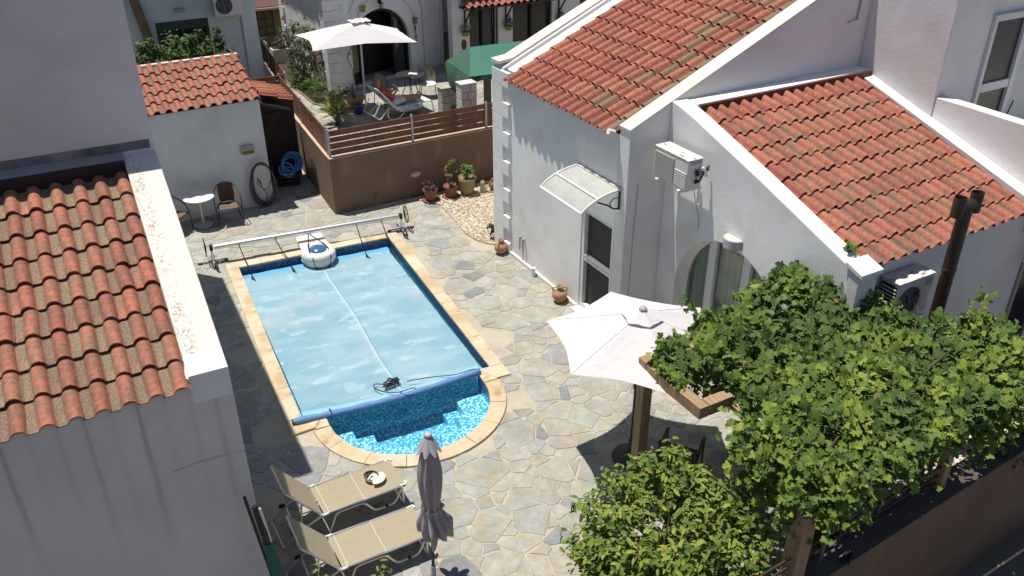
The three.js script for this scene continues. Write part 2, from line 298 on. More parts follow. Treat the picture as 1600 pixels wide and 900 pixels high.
// ------------------------------------------------------------------ air conditioner, outdoor unit: front towards +z, origin at the back bottom centre
const fanTex = M.greyMetal;
function airCon(name, label, w, h, d, p, turn, style) {
  const t = thing(name, label, 'air conditioner', p, turn);
  const casing = std(lin(0.66, 0.65, 0.62), 0.5, { map: rep(mottle, 1.3) });
  obj('casing', [box(w, h, d, 0, h / 2 + 0.04, d / 2, 0.018)], casing, t);
  const topMat = std(lin(0.72, 0.70, 0.65), 0.6, { map: rep(tex(256, 256, (u, v) => { const s = sm(0.6, 0.72, fbm(u, v, 9, 4)); const k = 0.92 + 0.08 * fbm(u, v, 4, 3); return mix([k, k, k], [0.55, 0.42, 0.3], s * 0.7); }), 1.4) });
  obj('top_panel', [box(w + 0.012, 0.02, d + 0.012, 0, h + 0.046, d / 2, 0.006)], topMat, t);
  if (style === 'panel') {                                        // square fan guard and a ribbed side panel
    obj('fan_guard', [box(w * 0.56, h * 0.82, 0.02, -w * 0.17, h / 2 + 0.03, d + 0.008, 0.02)], std(lin(0.45, 0.43, 0.40), 0.7, { map: rep(grain, 6) }), t);
    for (let k = 0; k < 7; k++) obj('rib', [box(w * 0.34, 0.022, 0.016, w * 0.30, 0.10 + k * h * 0.075, d + 0.004, 0.006)], casing, t);
    obj('side_grille', [0, 1, 2, 3, 4].map((k) => box(0.012, 0.05, 0.022, w / 2 + 0.003, h - 0.0, d * 0.22 + k * 0.042, 0.003)), M.greyMetal, t);
    const lab = obj('rating_label', [box(0.006, 0.09, 0.09, w / 2 + 0.003, h * 0.70, d * 0.42, 0.001)], std(lin(0.22, 0.2, 0.18), 0.6), t);
    obj('label_panel', [box(0.004, 0.2, 0.14, w / 2 + 0.002, h * 0.62, d * 0.42, 0.001)], std(lin(0.6, 0.59, 0.57), 0.6), t);
    for (const k of [0, 1]) obj('pipe', rod([[w / 2 - 0.005, 0.16 + k * 0.12, d * 0.45], [w / 2 + 0.05, 0.2 + k * 0.12, d * 0.3], [w / 2 + 0.06, 0.32 + k * 0.05, d * 0.1], [w / 2 + 0.03, 0.36 + k * 0.05, -0.1]], 0.016), M.rubber, t);
    obj('valve', [box(0.05, 0.06, 0.05, w / 2 + 0.02, 0.2, d * 0.42, 0.01), box(0.04, 0.05, 0.04, w / 2 + 0.02, 0.34, d * 0.40, 0.01)], M.black, t);
    obj('pipe_wrap', rod([[w / 2 + 0.05, 0.42, 0.05], [w / 2 + 0.06, 0.35, 0.0], [w / 2 + 0.03, 0.26, -0.06]], 0.03), M.whiteMetal, t);
    obj('drain_hose', rod([[w / 2 - 0.08, 0.1, d * 0.3], [w / 2 - 0.08, -0.2, 0.0], [w / 2 - 0.06, -0.5, -0.09], [w / 2 - 0.06, -0.7, -0.1]], 0.007), M.greyMetal, t);
  } else {
    const cx = -w * 0.14, cy = h / 2 + 0.03, r = Math.min(h * 0.42, w * 0.3);
    const back = new THREE.CylinderGeometry(r, r, 0.01, 32); place(back, cx, cy, d + 0.004, 0, Math.PI / 2, 0);
    obj('fan_recess', back, M.black, t);
    const rings = []; for (let k = 1; k <= 6; k++) { const g = new THREE.TorusGeometry(r * k / 6, 0.004, 5, 32); g.translate(cx, cy, d + 0.02); rings.push(g); }
    for (let k = 0; k < 12; k++) { const a = k / 12 * Math.PI * 2; rings.push(rod([[cx, cy, d + 0.022], [cx + Math.cos(a) * r, cy + Math.sin(a) * r, d + 0.022]], 0.003, 4)); }
    obj('fan_guard', rings, M.greyMetal, t);
    const blades = []; for (let k = 0; k < 4; k++) { const g = box(r * 0.8, 0.12, 0.008, r * 0.45, 0, 0, 0.002); g.rotateX(0.5); g.rotateZ(k * Math.PI / 2 + 0.4); g.translate(cx, cy, d + 0.0135); blades.push(g); }
    obj('fan', blades, std(lin(0.05, 0.05, 0.05), 0.5), t);
    obj('brand_panel', [box(w * 0.2, 0.1, 0.01, w * 0.36, h - 0.06, d + 0.002, 0.004)], M.greyMetal, t);
    for (let k = 0; k < 9; k++) obj('louvre', [box(0.016, 0.022, d * 0.8, -w / 2 - 0.004, 0.12 + k * h * 0.088, d / 2, 0.004)], M.whiteMetal, t);
    obj('louvre_recess', [box(0.006, h * 0.86, d * 0.86, -w / 2 - 0.001, h / 2 + 0.04, d / 2, 0.002)], M.black, t);
  }
  for (const s of [-1, 1]) { obj('bracket', [box(0.035, 0.035, d + 0.14, s * w * 0.33, 0.0, d / 2 - 0.05, 0.004), box(0.035, 0.3, 0.03, s * w * 0.33, -0.12, -0.105, 0.004)], M.whiteMetal, t); obj('foot', [box(0.06, 0.03, 0.05, s * w * 0.33, 0.03, d + 0.03, 0.01)], M.whiteMetal, t); }
  return t;
}

// ------------------------------------------------------------------ right house
const XW = 7.985, XG = 8.76;
{
  const h = thing('white_house', 'white villa at right with two red tiled roofs and an arched window', 'house', [0, 0, 0]);
  const sm_ = 0.44;
  // front wall, with the door opening
  const door = [[-11.62, 0.06], [-10.66, 0.06], [-10.66, 2.12], [-11.62, 2.12]];
  obj('front_wall', [prism([[-14.83, -0.95], [-10.632, -0.95], [-10.632, 3.76], [-14.83, 3.76]], 'x', XW, XW + 0.26, [door], 0.004)], M.white, h);
  obj('plinth', [bx(XW - 0.05, XW + 0.02, -0.2, 0.075, -14.6, -11.66, 0.012)], M.cream, h);
  obj('door_step', [bx(XW - 0.16, XW + 0.2, -0.2, 0.055, -11.66, -10.62, 0.012)], M.brightWhite, h);
  // side door: frame, two panes with fly screen, rail
  const dr = pgroup('door', h);
  obj('frame', [bx(XW + 0.02, XW + 0.12, 0.06, 2.12, -11.62, -11.53), bx(XW + 0.02, XW + 0.12, 0.06, 2.12, -10.72, -10.66), bx(XW + 0.02, XW + 0.12, 2.04, 2.12, -11.53, -10.72), bx(XW + 0.02, XW + 0.12, 0.06, 0.16, -11.53, -10.72)], M.whiteMetal, dr);
  obj('rail', [bx(XW + 0.03, XW + 0.10, 1.14, 1.19, -11.53, -10.72), bx(XW + 0.03, XW + 0.10, 1.07, 1.12, -11.53, -10.72), bx(XW + 0.045, XW + 0.09, 1.12, 1.14, -11.53, -10.72)], M.whiteMetal, dr);
  for (const [a, b] of [[0.16, 1.07], [1.19, 2.04]]) obj('fly_screen', [bx(XW + 0.10, XW + 0.11, a, b, -11.53, -10.72, 0.001)], M.screen, dr);
  for (const [a, b] of [[0.16, 1.07], [1.19, 2.04]]) obj('pane', [bx(XW + 0.115, XW + 0.12, a, b, -11.53, -10.72, 0.001)], M.darkGlass, dr);
  // quoins on the far corner
  const q = pgroup('quoins', h);
  for (let k = 0; k < 13; k++) { const y0 = -0.06 + k * 0.303, wide = k % 2 === 0; obj('quoin', [bx(XW - 0.055, XW + 0.02, y0, y0 + 0.296, -14.86, wide ? -14.20 : -14.44, 0.008)], M.white, q); }
  // gable walls with cream copings
  const gtop = (x) => 3.90 + sm_ * (x - XW);
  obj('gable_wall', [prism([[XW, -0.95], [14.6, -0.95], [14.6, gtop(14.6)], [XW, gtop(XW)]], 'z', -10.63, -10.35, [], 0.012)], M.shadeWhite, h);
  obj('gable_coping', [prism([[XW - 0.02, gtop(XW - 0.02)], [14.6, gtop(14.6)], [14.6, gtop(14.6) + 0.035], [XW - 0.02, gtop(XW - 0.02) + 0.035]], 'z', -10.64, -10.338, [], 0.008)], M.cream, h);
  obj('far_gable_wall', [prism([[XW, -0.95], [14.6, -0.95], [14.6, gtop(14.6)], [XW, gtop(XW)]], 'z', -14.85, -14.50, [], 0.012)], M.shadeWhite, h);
  obj('far_coping', [prism([[XW - 0.06, 3.97], [XW + 0.25, 4.0], [14.6, gtop(14.6)], [14.6, gtop(14.6) + 0.03], [XW + 0.25, 4.06], [XW - 0.06, 4.03]], 'z', -14.88, -14.56, [], 0.008)], M.cream, h);
  obj('far_ledge', [prism([[XW + 0.1, 3.83 + 0.1 * sm_], [14.6, 3.83 + sm_ * (14.6 - XW)], [14.6, 3.0], [XW + 0.1, 3.0]], 'z', -14.56, -14.22, [], 0.008)], M.brightWhite, h);
  obj('roof_deck', [prism([[XW + 0.02, 3.70], [14.6, 3.70 + sm_ * (14.6 - XW)], [14.6, 3.76 + sm_ * (14.6 - XW)], [XW + 0.02, 3.76]], 'z', -14.5, -10.63)], M.darkBrown, h);
  tileRoof(h, 'main_roof', XW - 0.13, 3.745, -14.205, -Math.PI / 2, sm_, 15, 15, (i, j) => pick(i === 14 || (i > 9 && rnd() < 0.25) ? TM.moss : rnd() < 0.8 ? TM.fresh : TM.mid), (i, j) => j > 11);
  obj('end_mortar', [place(cyl(0.05, 0.05, 0.12, 0, 0, 0, 12), XW - 0.10, 3.80, -10.66, 0, 0, Math.PI / 2 - 0.4)], M.shadeWhite, h);
  obj('back_wall', [bx(18.2, 18.5, -0.95, 5.5, -14.85, -6.3)], M.white, h);

  // wing with the arch
  const top = [[-10.349, 4.27], [-10.15, 4.235], [-9.8, 4.145], [-8.3, 3.68], [-6.75, 3.17], [-6.46, 3.075]];
  const arch = []; const az = -8.65, ay = 1.2, ar = 1.22;
  for (let k = 0; k <= 24; k++) { const a = Math.PI - k / 24 * Math.PI; arch.push([az + Math.cos(a) * ar, ay + Math.sin(a) * ar]); }
  arch.push([az + ar, 0.05], [az - ar, 0.05]);
  obj('wing_wall', [prism([[-10.349, -0.95], [-6.46, -0.95], ...[...top].reverse()], 'x', XG, XG + 0.30, [arch], 0.014)], M.white, h);
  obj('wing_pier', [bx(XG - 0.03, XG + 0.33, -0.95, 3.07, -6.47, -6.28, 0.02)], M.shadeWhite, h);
  obj('pier_cap', [prism([[-6.53, 3.10], [-6.24, 3.02], [-6.24, 3.08], [-6.53, 3.17]], 'x', XG - 0.05, XG + 0.36, [], 0.008)], M.brightWhite, h);
  // arched window: frames, panes, curtains behind
  const wn = pgroup('arched_window', h); const fx = XG + 0.22;
  const ring = (r0, r1, x0, x1) => { const o = [], i = []; for (let k = 0; k <= 24; k++) { const a = Math.PI - k / 24 * Math.PI; o.push([az + Math.cos(a) * r1, ay + Math.sin(a) * r1]); i.push([az + Math.cos(a) * r0, ay + Math.sin(a) * r0]); } return prism([[az - r1, 0.05], ...o, [az + r1, 0.05], [az + r0, 0.05], ...i.reverse(), [az - r0, 0.05]], 'x', x0, x1); };
  obj('frame', [ring(1.16, 1.219, fx, fx + 0.07)], M.whiteMetal, wn);
  for (const z of [-9.30, -9.20, -8.52, -8.42, -7.78]) obj('post', [bx(fx - (Math.abs(z + 9.2) < 0.02 || Math.abs(z + 8.42) < 0.02 ? 0.025 : 0), fx + 0.07, 0.05, ay + Math.sqrt(Math.max(0.01, 1.17 * 1.17 - (z - az) ** 2)), z - 0.045, z + 0.045)], M.whiteMetal, wn);
  const pg = []; for (let k = 0; k <= 24; k++) { const a = Math.PI - k / 24 * Math.PI; pg.push([az + Math.cos(a) * 1.165, ay + Math.sin(a) * 1.165]); }
  obj('pane', [prism([[az - 1.165, 0.06], ...pg, [az + 1.165, 0.06]], 'x', fx + 0.03, fx + 0.036)], phys({ color: lin(0.8, 0.86, 0.84), transmission: 1, thickness: 0, roughness: 0.03, ior: 1.5 }), wn);
  obj('curtain', [surf(160, 1, (u, v) => [fx + 0.15 + 0.03 * Math.sin(u * 90) + 0.012 * Math.sin(u * 37), 0.06 + v * 2.4, az - 1.25 + u * 2.5], 1, 1)], std(lin(0.50, 0.51, 0.47), 0.95), wn);
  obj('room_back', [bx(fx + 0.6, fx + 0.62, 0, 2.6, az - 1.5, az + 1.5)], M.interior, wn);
  // wing roof
  const sw = 0.318, ze = -6.50, ye = 2.985;
  obj('wing_deck', [prism([[ze - 0.12, ye], [-10.05, ye - 0.03 + (10.05 + ze) * sw], [-10.05, ye - 0.2 + (10.05 + ze) * sw], [ze - 0.12, ye - 0.2]], 'x', XG + 0.3, 13.0)], M.darkBrown, h);
  tileRoof(h, 'wing_roof', XG + 0.315, ye, ze + 0.06, 0, sw, 15, 10, (i, j) => pick(j === 9 || i === 14 || i === 0 ? TM.fresh.slice(4, 8) : rnd() < 0.85 ? TM.mid : TM.old));
  const y2 = (z, d) => ye + d + (ze - z) * sw;
  obj('left_flashing', [prism([[-6.47, y2(-6.47, -0.02)], [-9.97, y2(-9.97, -0.02)], [-9.97, y2(-9.97, 0.06)], [-6.47, y2(-6.47, 0.05)]], 'x', XG + 0.295, XG + 0.312)], M.oxideLit, h);
  obj('top_flashing', [bx(XG + 0.3, 12.95, 3.6, 4.245, -10.06, -10.0), bx(XG + 0.3, 12.95, 3.6, 4.12, -10.0, -9.96)], M.oxide, h);
  obj('top_ledge', [bx(XG + 0.3, 13.0, 3.6, 4.25, -10.349, -10.062, 0.01)], M.brightWhite, h);
  obj('right_flashing', [prism([[-6.46, y2(-6.46, 0)], [-9.96, y2(-9.96, 0)], [-9.96, y2(-9.96, 0.07)], [-6.46, y2(-6.46, 0.05)]], 'x', 12.63, 12.66), prism([[-6.46, y2(-6.46, 0)], [-9.96, y2(-9.96, 0)], [-9.96, y2(-9.96, 0.03)], [-6.46, y2(-6.46, 0.01)]], 'x', 12.66, 12.76)], M.oxideLit, h);
  obj('right_parapet', [prism([[-6.3, 2.6], [-10.06, 2.6], [-10.06, y2(-10.06, 0.06)], [-6.3, y2(-6.3, 0.11)]], 'x', 12.76, 13.02, [], 0.008)], M.brightWhite, h);
  obj('wing_front_wall', [prism([[XG + 0.29, -0.95], [13.05, -0.95], [13.05, 0.35], [13.02, 0.35], [13.02, ye - 0.08], [XG + 0.29, ye - 0.08]], 'z', -6.85, -6.56)], plaster(lin(0.70, 0.71, 0.72), 0.004), h);
  // dark sliding window at the right end
  const w2 = pgroup('sliding_window', h);
  obj('frame', [bx(13.05, 13.12, 0.35, 2.3, -6.6, -6.53), bx(13.78, 13.84, 0.35, 2.3, -6.6, -6.53), bx(13.05, 15.5, 0.27, 0.35, -6.62, -6.50)], M.greyMetal, w2);
  obj('pane', [bx(13.12, 15.5, 0.35, 2.3, -6.6, -6.59, 0.001)], M.darkGlass, w2);
  obj('lintel_wall', [bx(13.02, 18.2, 2.3, ye - 0.09, -6.85, -6.56)], M.white, h);
  obj('sill_wall', [bx(13.05, 18.2, -0.95, 0.27, -6.85, -6.56)], M.white, h);

  // upper storey on the right, balcony niche
  obj('upper_wall', [bx(13.0, 18.2, 3.4, 8.0, -10.348, -8.72, 0.012)], plaster(lin(0.72, 0.71, 0.73), 0.0035, rep(mottle, 0.25)), h);
  obj('upper_block', [bx(14.6, 18.2, 2.0, 8.0, -14.84, -10.35, 0.012)], M.white, h);
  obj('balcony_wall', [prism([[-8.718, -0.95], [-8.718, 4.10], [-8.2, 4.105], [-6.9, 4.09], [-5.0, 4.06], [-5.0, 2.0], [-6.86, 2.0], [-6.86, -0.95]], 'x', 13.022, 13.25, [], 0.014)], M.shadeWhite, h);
  obj('balcony_floor', [bx(13.25, 18.2, 2.9, 3.05, -8.72, -5.0)], M.cream, h);
  const bd = pgroup('balcony_door', h);
  obj('frame', [bx(14.02, 14.10, 3.05, 5.30, -8.716, -8.66), bx(14.10, 14.88, 5.22, 5.30, -8.716, -8.66), bx(14.86, 14.98, 3.05, 5.30, -8.716, -8.64), bx(14.10, 14.86, 4.02, 4.17, -8.716, -8.655), bx(14.98, 16, 5.22, 5.3, -8.716, -8.66)], std(lin(0.60, 0.62, 0.66), 0.5), bd);
  obj('shutter_box', [bx(14.0, 16, 5.305, 5.33, -8.716, -8.65)], M.whiteMetal, bd);
  for (const [a, b] of [[3.05, 4.02], [4.17, 5.22]]) obj('pane', [bx(14.10, 14.86, a, b, -8.715, -8.70, 0.001)], std(lin(0.028, 0.028, 0.032), 0.35), bd);
  obj('side_shutter', [bx(14.98, 16, 3.05, 5.22, -8.714, -8.68)], std(lin(0.50, 0.52, 0.55), 0.6), bd);
  obj('cable', [rod([[14.98, 3.2, -8.63], [15.0, 3.55, -8.60], [15.1, 3.75, -8.62]], 0.012)], M.black, bd);
  // hairline cable on the gable return
  obj('cable', [rod([[8.20, 2.98, -10.343], [8.18, 2.3, -10.342], [8.17, 1.6, -10.342], [8.15, 0.3, -10.342]], 0.006, 5)], M.greyMetal, h);
  obj('wall_hook', [rod([[12.72, 5.6, -10.33], [12.70, 5.10, -10.33], [12.45, 5.08, -10.30]], 0.014, 6)], M.greyMetal, h);
}
airCon('air_conditioner', 'beige air conditioner unit on white wall above the arched window', 0.82, 0.50, 0.29, [8.62, 3.13, -9.74], -Math.PI / 2, 'panel');
airCon('air_conditioner', 'white air conditioner with rusty top under the eave by the dark flue', 0.73, 0.60, 0.30, [9.90, 2.07, -6.53], 0, 'fan');

// wall lamp, half-round
{ const t = thing('wall_lamp', 'half round grey lamp on the wall over the arched window', 'lamp', [XG, 2.46, -8.60]);
  const half = (r, y0, y1, closed) => { const p = []; for (let k = 0; k <= 16; k++) { const a = Math.PI / 2 + k / 16 * Math.PI; p.push([Math.cos(a) * r, Math.sin(a) * r]); } return prism(p, 'y', y0, y1, [], 0.004); };
  obj('shade', half(0.17, 0, 0.15), std(lin(0.45, 0.45, 0.46), 0.6), t); obj('top_lens', half(0.15, 0.148, 0.158), std(lin(0.7, 0.62, 0.5), 0.5), t);
  obj('wall_plate', [bx(-0.004, 0.002, 0.01, 0.14, -0.19, 0.19, 0.001)], M.greyMetal, t);
}
// door awning
{ const t = thing('door_awning', 'curved clear awning with white frame over the side door', 'awning', [XW, 0, 0]);
  const z0 = -11.76, z1 = -10.49, f = (u) => { const a = u * 1.05; return [-0.0 - 0.79 * Math.sin(a) / Math.sin(1.05), 2.86 - 0.27 * (1 - Math.cos(a)) / (1 - Math.cos(1.05)) + 0.0]; };
  obj('panel', [surf(14, 1, (u, v) => { const p = f(0.02 + u * 0.96); return [p[0], p[1], z0 + v * (z1 - z0)]; })], phys({ color: lin(0.72, 0.74, 0.68), transmission: 0.6, thickness: 0, roughness: 0.75, map: rep(mottle, 2) }), t);
  const rib = (z) => rod([...Array(15)].map((_, k) => { const p = f(k / 14); return [p[0], p[1] + 0.008, z]; }), 0.02, 8);
  obj('end_rib', rib(z0), M.whiteMetal, t); obj('end_rib', rib(z1), M.whiteMetal, t);
  for (const u of [0.995, 0.52]) { const p = f(u); obj('bar', [box(0.045, 0.03, z1 - z0, p[0], p[1] + 0.014, (z0 + z1) / 2, 0.008)], M.whiteMetal, t); }
  obj('wall_bar', [bx(-0.05, -0.003, 2.85, 2.89, z0, z1, 0.008)], M.cream, t);
  for (const z of [z0 + 0.06, z1 - 0.03]) obj('bracket', [rod([[-0.02, 2.84, z], [-0.02, 2.50, z]], 0.018, 6), rod([[-0.02, 2.52, z], [-0.12, 2.53, z], [-0.24, 2.62, z], [-0.45, 2.72, z]], 0.014, 6), rod([[-0.18, 2.56, z], [-0.2, 2.66, z], [-0.13, 2.72, z], [-0.05, 2.72, z]], 0.01, 6)], M.rubber, t);
}
// dark flue with a T top
{ const t = thing('flue_pipe', 'dark brown flue pipe with a T shaped double end beside the wing roof', 'flue', [10.16, -0.2, -6.0], 0);
  const fm = std(lin(0.045, 0.026, 0.02), 0.45, { map: rep(mottle, 2) });
  obj('pipe', [rod([[0, 0, 0], [0, 4.02, 0]], 0.088, 18)], fm, t);
  for (const y of [1.6, 2.35, 3.1]) obj('collar', [cyl(0.094, 0.094, 0.035, 0, y, 0, 18)], std(lin(0.09, 0.06, 0.045), 0.4, { metalness: 0.4 }), t);
  obj('cross_arm', [rod([[-0.17, 4.05, 0], [0.17, 4.05, 0]], 0.075, 16)], fm, t);
  for (const s of [-1, 1]) { const g = lathe([[0.07, 0], [0.082, 0], [0.082, 0.27], [0.068, 0.27], [0.068, 0.02], [0, 0.02]], 20); g.translate(s * 0.17, 3.93, 0); obj('end_cap', g, fm, t); }
  obj('wall_strap', [bx(-0.1, 0.1, 2.0, 2.04, -0.55, -0.06)], M.black, t);
}
// stub pipe, hooks
{ const t = thing('drain_stub', 'short white drain stub standing against the plinth below the front wall', 'pipe', [XW - 0.1, 0, -13.1]);
  obj('stub', [cyl(0.04, 0.04, 0.17, 0, 0, 0, 14)], M.whiteMetal, t); obj('stub_cap', [cyl(0.046, 0.046, 0.03, 0, 0.17, 0, 14)], M.whiteMetal, t); }
{ const t = thing('wall_tap', 'pair of small dark taps low on the front wall near the corner', 'tap', [XW, 0.42, -13.76]);
  for (const k of [0, 1]) obj('tap_body', [rod([[-0.005, 0.16, k * 0.14], [-0.04, 0.16, k * 0.14], [-0.045, -0.1, k * 0.14]], 0.016, 7), box(0.05, 0.05, 0.05, -0.04, 0.17, k * 0.14, 0.01)], M.greyMetal, t);
  obj('feed_pipe', [rod([[-0.012, 0, 0.07], [-0.012, -0.34, 0.07]], 0.008, 6)], M.whiteMetal, t); }
// ------------------------------------------------------------------ pool frame: local x across, local z towards the viewer
const PT = -4.2 * Math.PI / 180, PO = [2.752, 0, -16.422], PW = 3.27, PL = 5.55;
const pw = (s, t) => [PO[0] + s * Math.cos(PT) + t * Math.sin(PT), PO[2] - s * Math.sin(PT) + t * Math.cos(PT)];
const pl = (x, z) => { const a = x - PO[0], b = z - PO[2]; return [a * Math.cos(PT) - b * Math.sin(PT), a * Math.sin(PT) + b * Math.cos(PT)]; };
const EC = [1.68, 5.86], EA = 1.32, EB = 1.26;
function romanArc(da, n = 28) { const a = []; for (let k = 0; k <= n; k++) { const q = k / n * Math.PI; a.push([EC[0] + Math.cos(q) * (EA + da), EC[1] + Math.sin(q) * (EB + da)]); } return a; }   // from right to left
const poolInner = [[0, 0], [PW, 0], [PW, PL], [EC[0] + EA, PL], ...romanArc(0), [EC[0] - EA, PL], [0, PL]];

// ------------------------------------------------------------------ patio of crazy paving: one mesh per stone
const gravelPoly = [[7.30, -17.85], [7.72, -17.25], [7.70, -16.75], [7.62, -16.1], [7.56, -15.55], [7.62, -15.1], [7.80, -14.78], [8.1, -14.6], [10.6, -14.6], [10.6, -17.9]];
const inside = (p, poly) => { let c = false; for (let i = 0, j = poly.length - 1; i < poly.length; j = i++) if ((poly[i][1] > p[1]) !== (poly[j][1] > p[1]) && p[0] < (poly[j][0] - poly[i][0]) * (p[1] - poly[i][1]) / (poly[j][1] - poly[i][1]) + poly[i][0]) c = !c; return c; };
function clipHalf(poly, nx, ny, d) {           // keep nx x + ny y <= d
  const o = [];
  for (let i = 0; i < poly.length; i++) { const a = poly[i], b = poly[(i + 1) % poly.length], da = nx * a[0] + ny * a[1] - d, db = nx * b[0] + ny * b[1] - d;
    if (da <= 0) o.push(a); if ((da < 0) !== (db < 0)) { const t = da / (da - db); o.push([a[0] + (b[0] - a[0]) * t, a[1] + (b[1] - a[1]) * t]); } }
  return o;
}
function crazyPaving(x0, x1, z0, z1, keep, spacing, joint, clip) {
  const bounds = [[1, 0, x1], [-1, 0, -x0], [0, 1, z1], [0, -1, -z0]];
  const pts = [];
  for (let tries = 0; tries < 60000 && pts.length < 1400; tries++) { const p = [R(x0, x1), R(z0, z1)], r = spacing * (0.42 + 0.85 * Math.pow(rnd(), 1.3)) * 1.12; p[2] = r;
    if (pts.every((q) => (q[0] - p[0]) ** 2 + (q[1] - p[1]) ** 2 > (Math.min(q[2], r) * 0.62 + Math.max(q[2], r) * 0.33) ** 2)) pts.push(p); }
  const cells = [];
  for (const p of pts) {
    if (!keep(p)) continue;
    let c = [[p[0] - 1, p[1] - 1], [p[0] + 1, p[1] - 1], [p[0] + 1, p[1] + 1], [p[0] - 1, p[1] + 1]];
    for (const q of pts) { if (q === p) continue; const dx = q[0] - p[0], dy = q[1] - p[1], d2 = dx * dx + dy * dy; if (d2 > 2) continue; const d = Math.sqrt(d2), w = clamp(0.5 + (p[2] - q[2]) * 0.5 / d, 0.24, 0.76); c = clipHalf(c, dx / d, dy / d, (p[0] * dx + p[1] * dy) / d + d * w - joint); if (!c.length) break; }
    for (const [a, b, d] of bounds) if (c.length) c = clipHalf(c, a, b, d);
    if (clip && c.length) c = clip(c, p);
    // drop tiny edges, knock some corners off
    let o = c.filter((v, i) => { const w = c[(i + 1) % c.length]; return Math.hypot(v[0] - w[0], v[1] - w[1]) > 0.035; });
    if (o.length < 3) continue;
    let ar = 0; o.forEach((v, i) => { const w = o[(i + 1) % o.length]; ar += v[0] * w[1] - w[0] * v[1]; }); ar /= 2;
    if (Math.abs(ar) < 0.006) continue;
    const rough = []; o.forEach((v, i) => { const w = o[(i + 1) % o.length], L = Math.hypot(w[0] - v[0], w[1] - v[1]); rough.push(v); if (L > 0.16) { const t = R(0.3, 0.7), k = R(-0.012, 0.008) * Math.sign(ar); rough.push([v[0] + (w[0] - v[0]) * t - (w[1] - v[1]) / L * -k, v[1] + (w[1] - v[1]) * t + (w[0] - v[0]) / L * -k]); } });
    cells.push({ poly: rough, area: Math.abs(ar), c: p });
  }
  return cells;
}
function stoneGeom(poly, c, y, tiltX, tiltZ) {
  let ar = 0; poly.forEach((v, i) => { const w = poly[(i + 1) % poly.length]; ar += v[0] * w[1] - w[0] * v[1]; });
  const P = ar > 0 ? [...poly].reverse() : poly, n = P.length, pos = [], uv = [], idx = [];
  const h = (x, z) => y + (x - c[0]) * tiltX + (z - c[1]) * tiltZ, ou = R(0, 9), ov = R(0, 9), ca = R(0, 6.28), cs = Math.cos(ca), sn = Math.sin(ca);
  const put = (x, yy, z) => { pos.push(x, yy, z); const a = x - c[0], b = z - c[1]; uv.push(a * cs - b * sn + ou, a * sn + b * cs + ov); };
  const inset = (v, d) => { const dx = c[0] - v[0], dz = c[1] - v[1], l = Math.hypot(dx, dz); return [v[0] + dx / l * d, v[1] + dz / l * d]; };
  put(c[0], h(c[0], c[1]), c[1]);
  for (const v of P) { const q = inset(v, 0.010); put(q[0], h(q[0], q[1]), q[1]); }
  for (const v of P) put(v[0], h(v[0], v[1]) - 0.006, v[1]);
  for (const v of P) put(v[0], -0.004, v[1]);
  for (let i = 0; i < n; i++) { const j = (i + 1) % n; idx.push(0, 1 + i, 1 + j); for (const o of [1, 1 + n]) idx.push(o + i, o + n + i, o + j, o + j, o + n + i, o + n + j); }
  const g = new THREE.BufferGeometry(); g.setAttribute('position', new THREE.Float32BufferAttribute(pos, 3)); g.setAttribute('uv', new THREE.Float32BufferAttribute(uv, 2)); g.setIndex(idx);
  const f = g.toNonIndexed(); f.computeVertexNormals(); return f;
}
const slateTex = tex(512, 512, (u, v) => { const f = fbm(u, v, 5, 5), g = fbm(u + 0.3, v, 30, 3, 12), d = fbm(u, v + 0.4, 3, 3); const k = 0.74 + 0.26 * (0.6 * f + 0.4 * g); return mix([k, k, k], [k * 1.0, k * 0.93, k * 0.82], 0.6 * sm(0.52, 0.72, d)); });
const slateBump = tex(256, 256, (u, v) => 0.6 * fbm(u, v, 8, 4) + 0.4 * fbm(u, v, 40, 2), false);
const stoneTones = [[0.42, 0.405, 0.325], [0.45, 0.425, 0.34], [0.42, 0.42, 0.35], [0.46, 0.445, 0.385], [0.43, 0.42, 0.335], [0.385, 0.375, 0.305], [0.35, 0.345, 0.315], [0.305, 0.305, 0.29], [0.27, 0.27, 0.26], [0.44, 0.40, 0.31], [0.42, 0.38, 0.295], [0.41, 0.365, 0.305], [0.36, 0.315, 0.29], [0.47, 0.44, 0.35], [0.40, 0.395, 0.33], [0.355, 0.345, 0.295]];
const stoneMats = stoneTones.map((t) => std(lin(...[t[0] * 1.07, t[1] * 1.09, t[2] * 1.19]), 0.86, { map: rep(slateTex, 1.1), bumpMap: rep(slateBump, 2.2), bumpScale: 0.006 }));
const mortarMat = std(lin(0.45, 0.405, 0.32), 0.95, { map: rep(mottle, 0.8), bumpMap: rep(bumpPlaster, 3), bumpScale: 0.006 });
const patio = struct('patio');
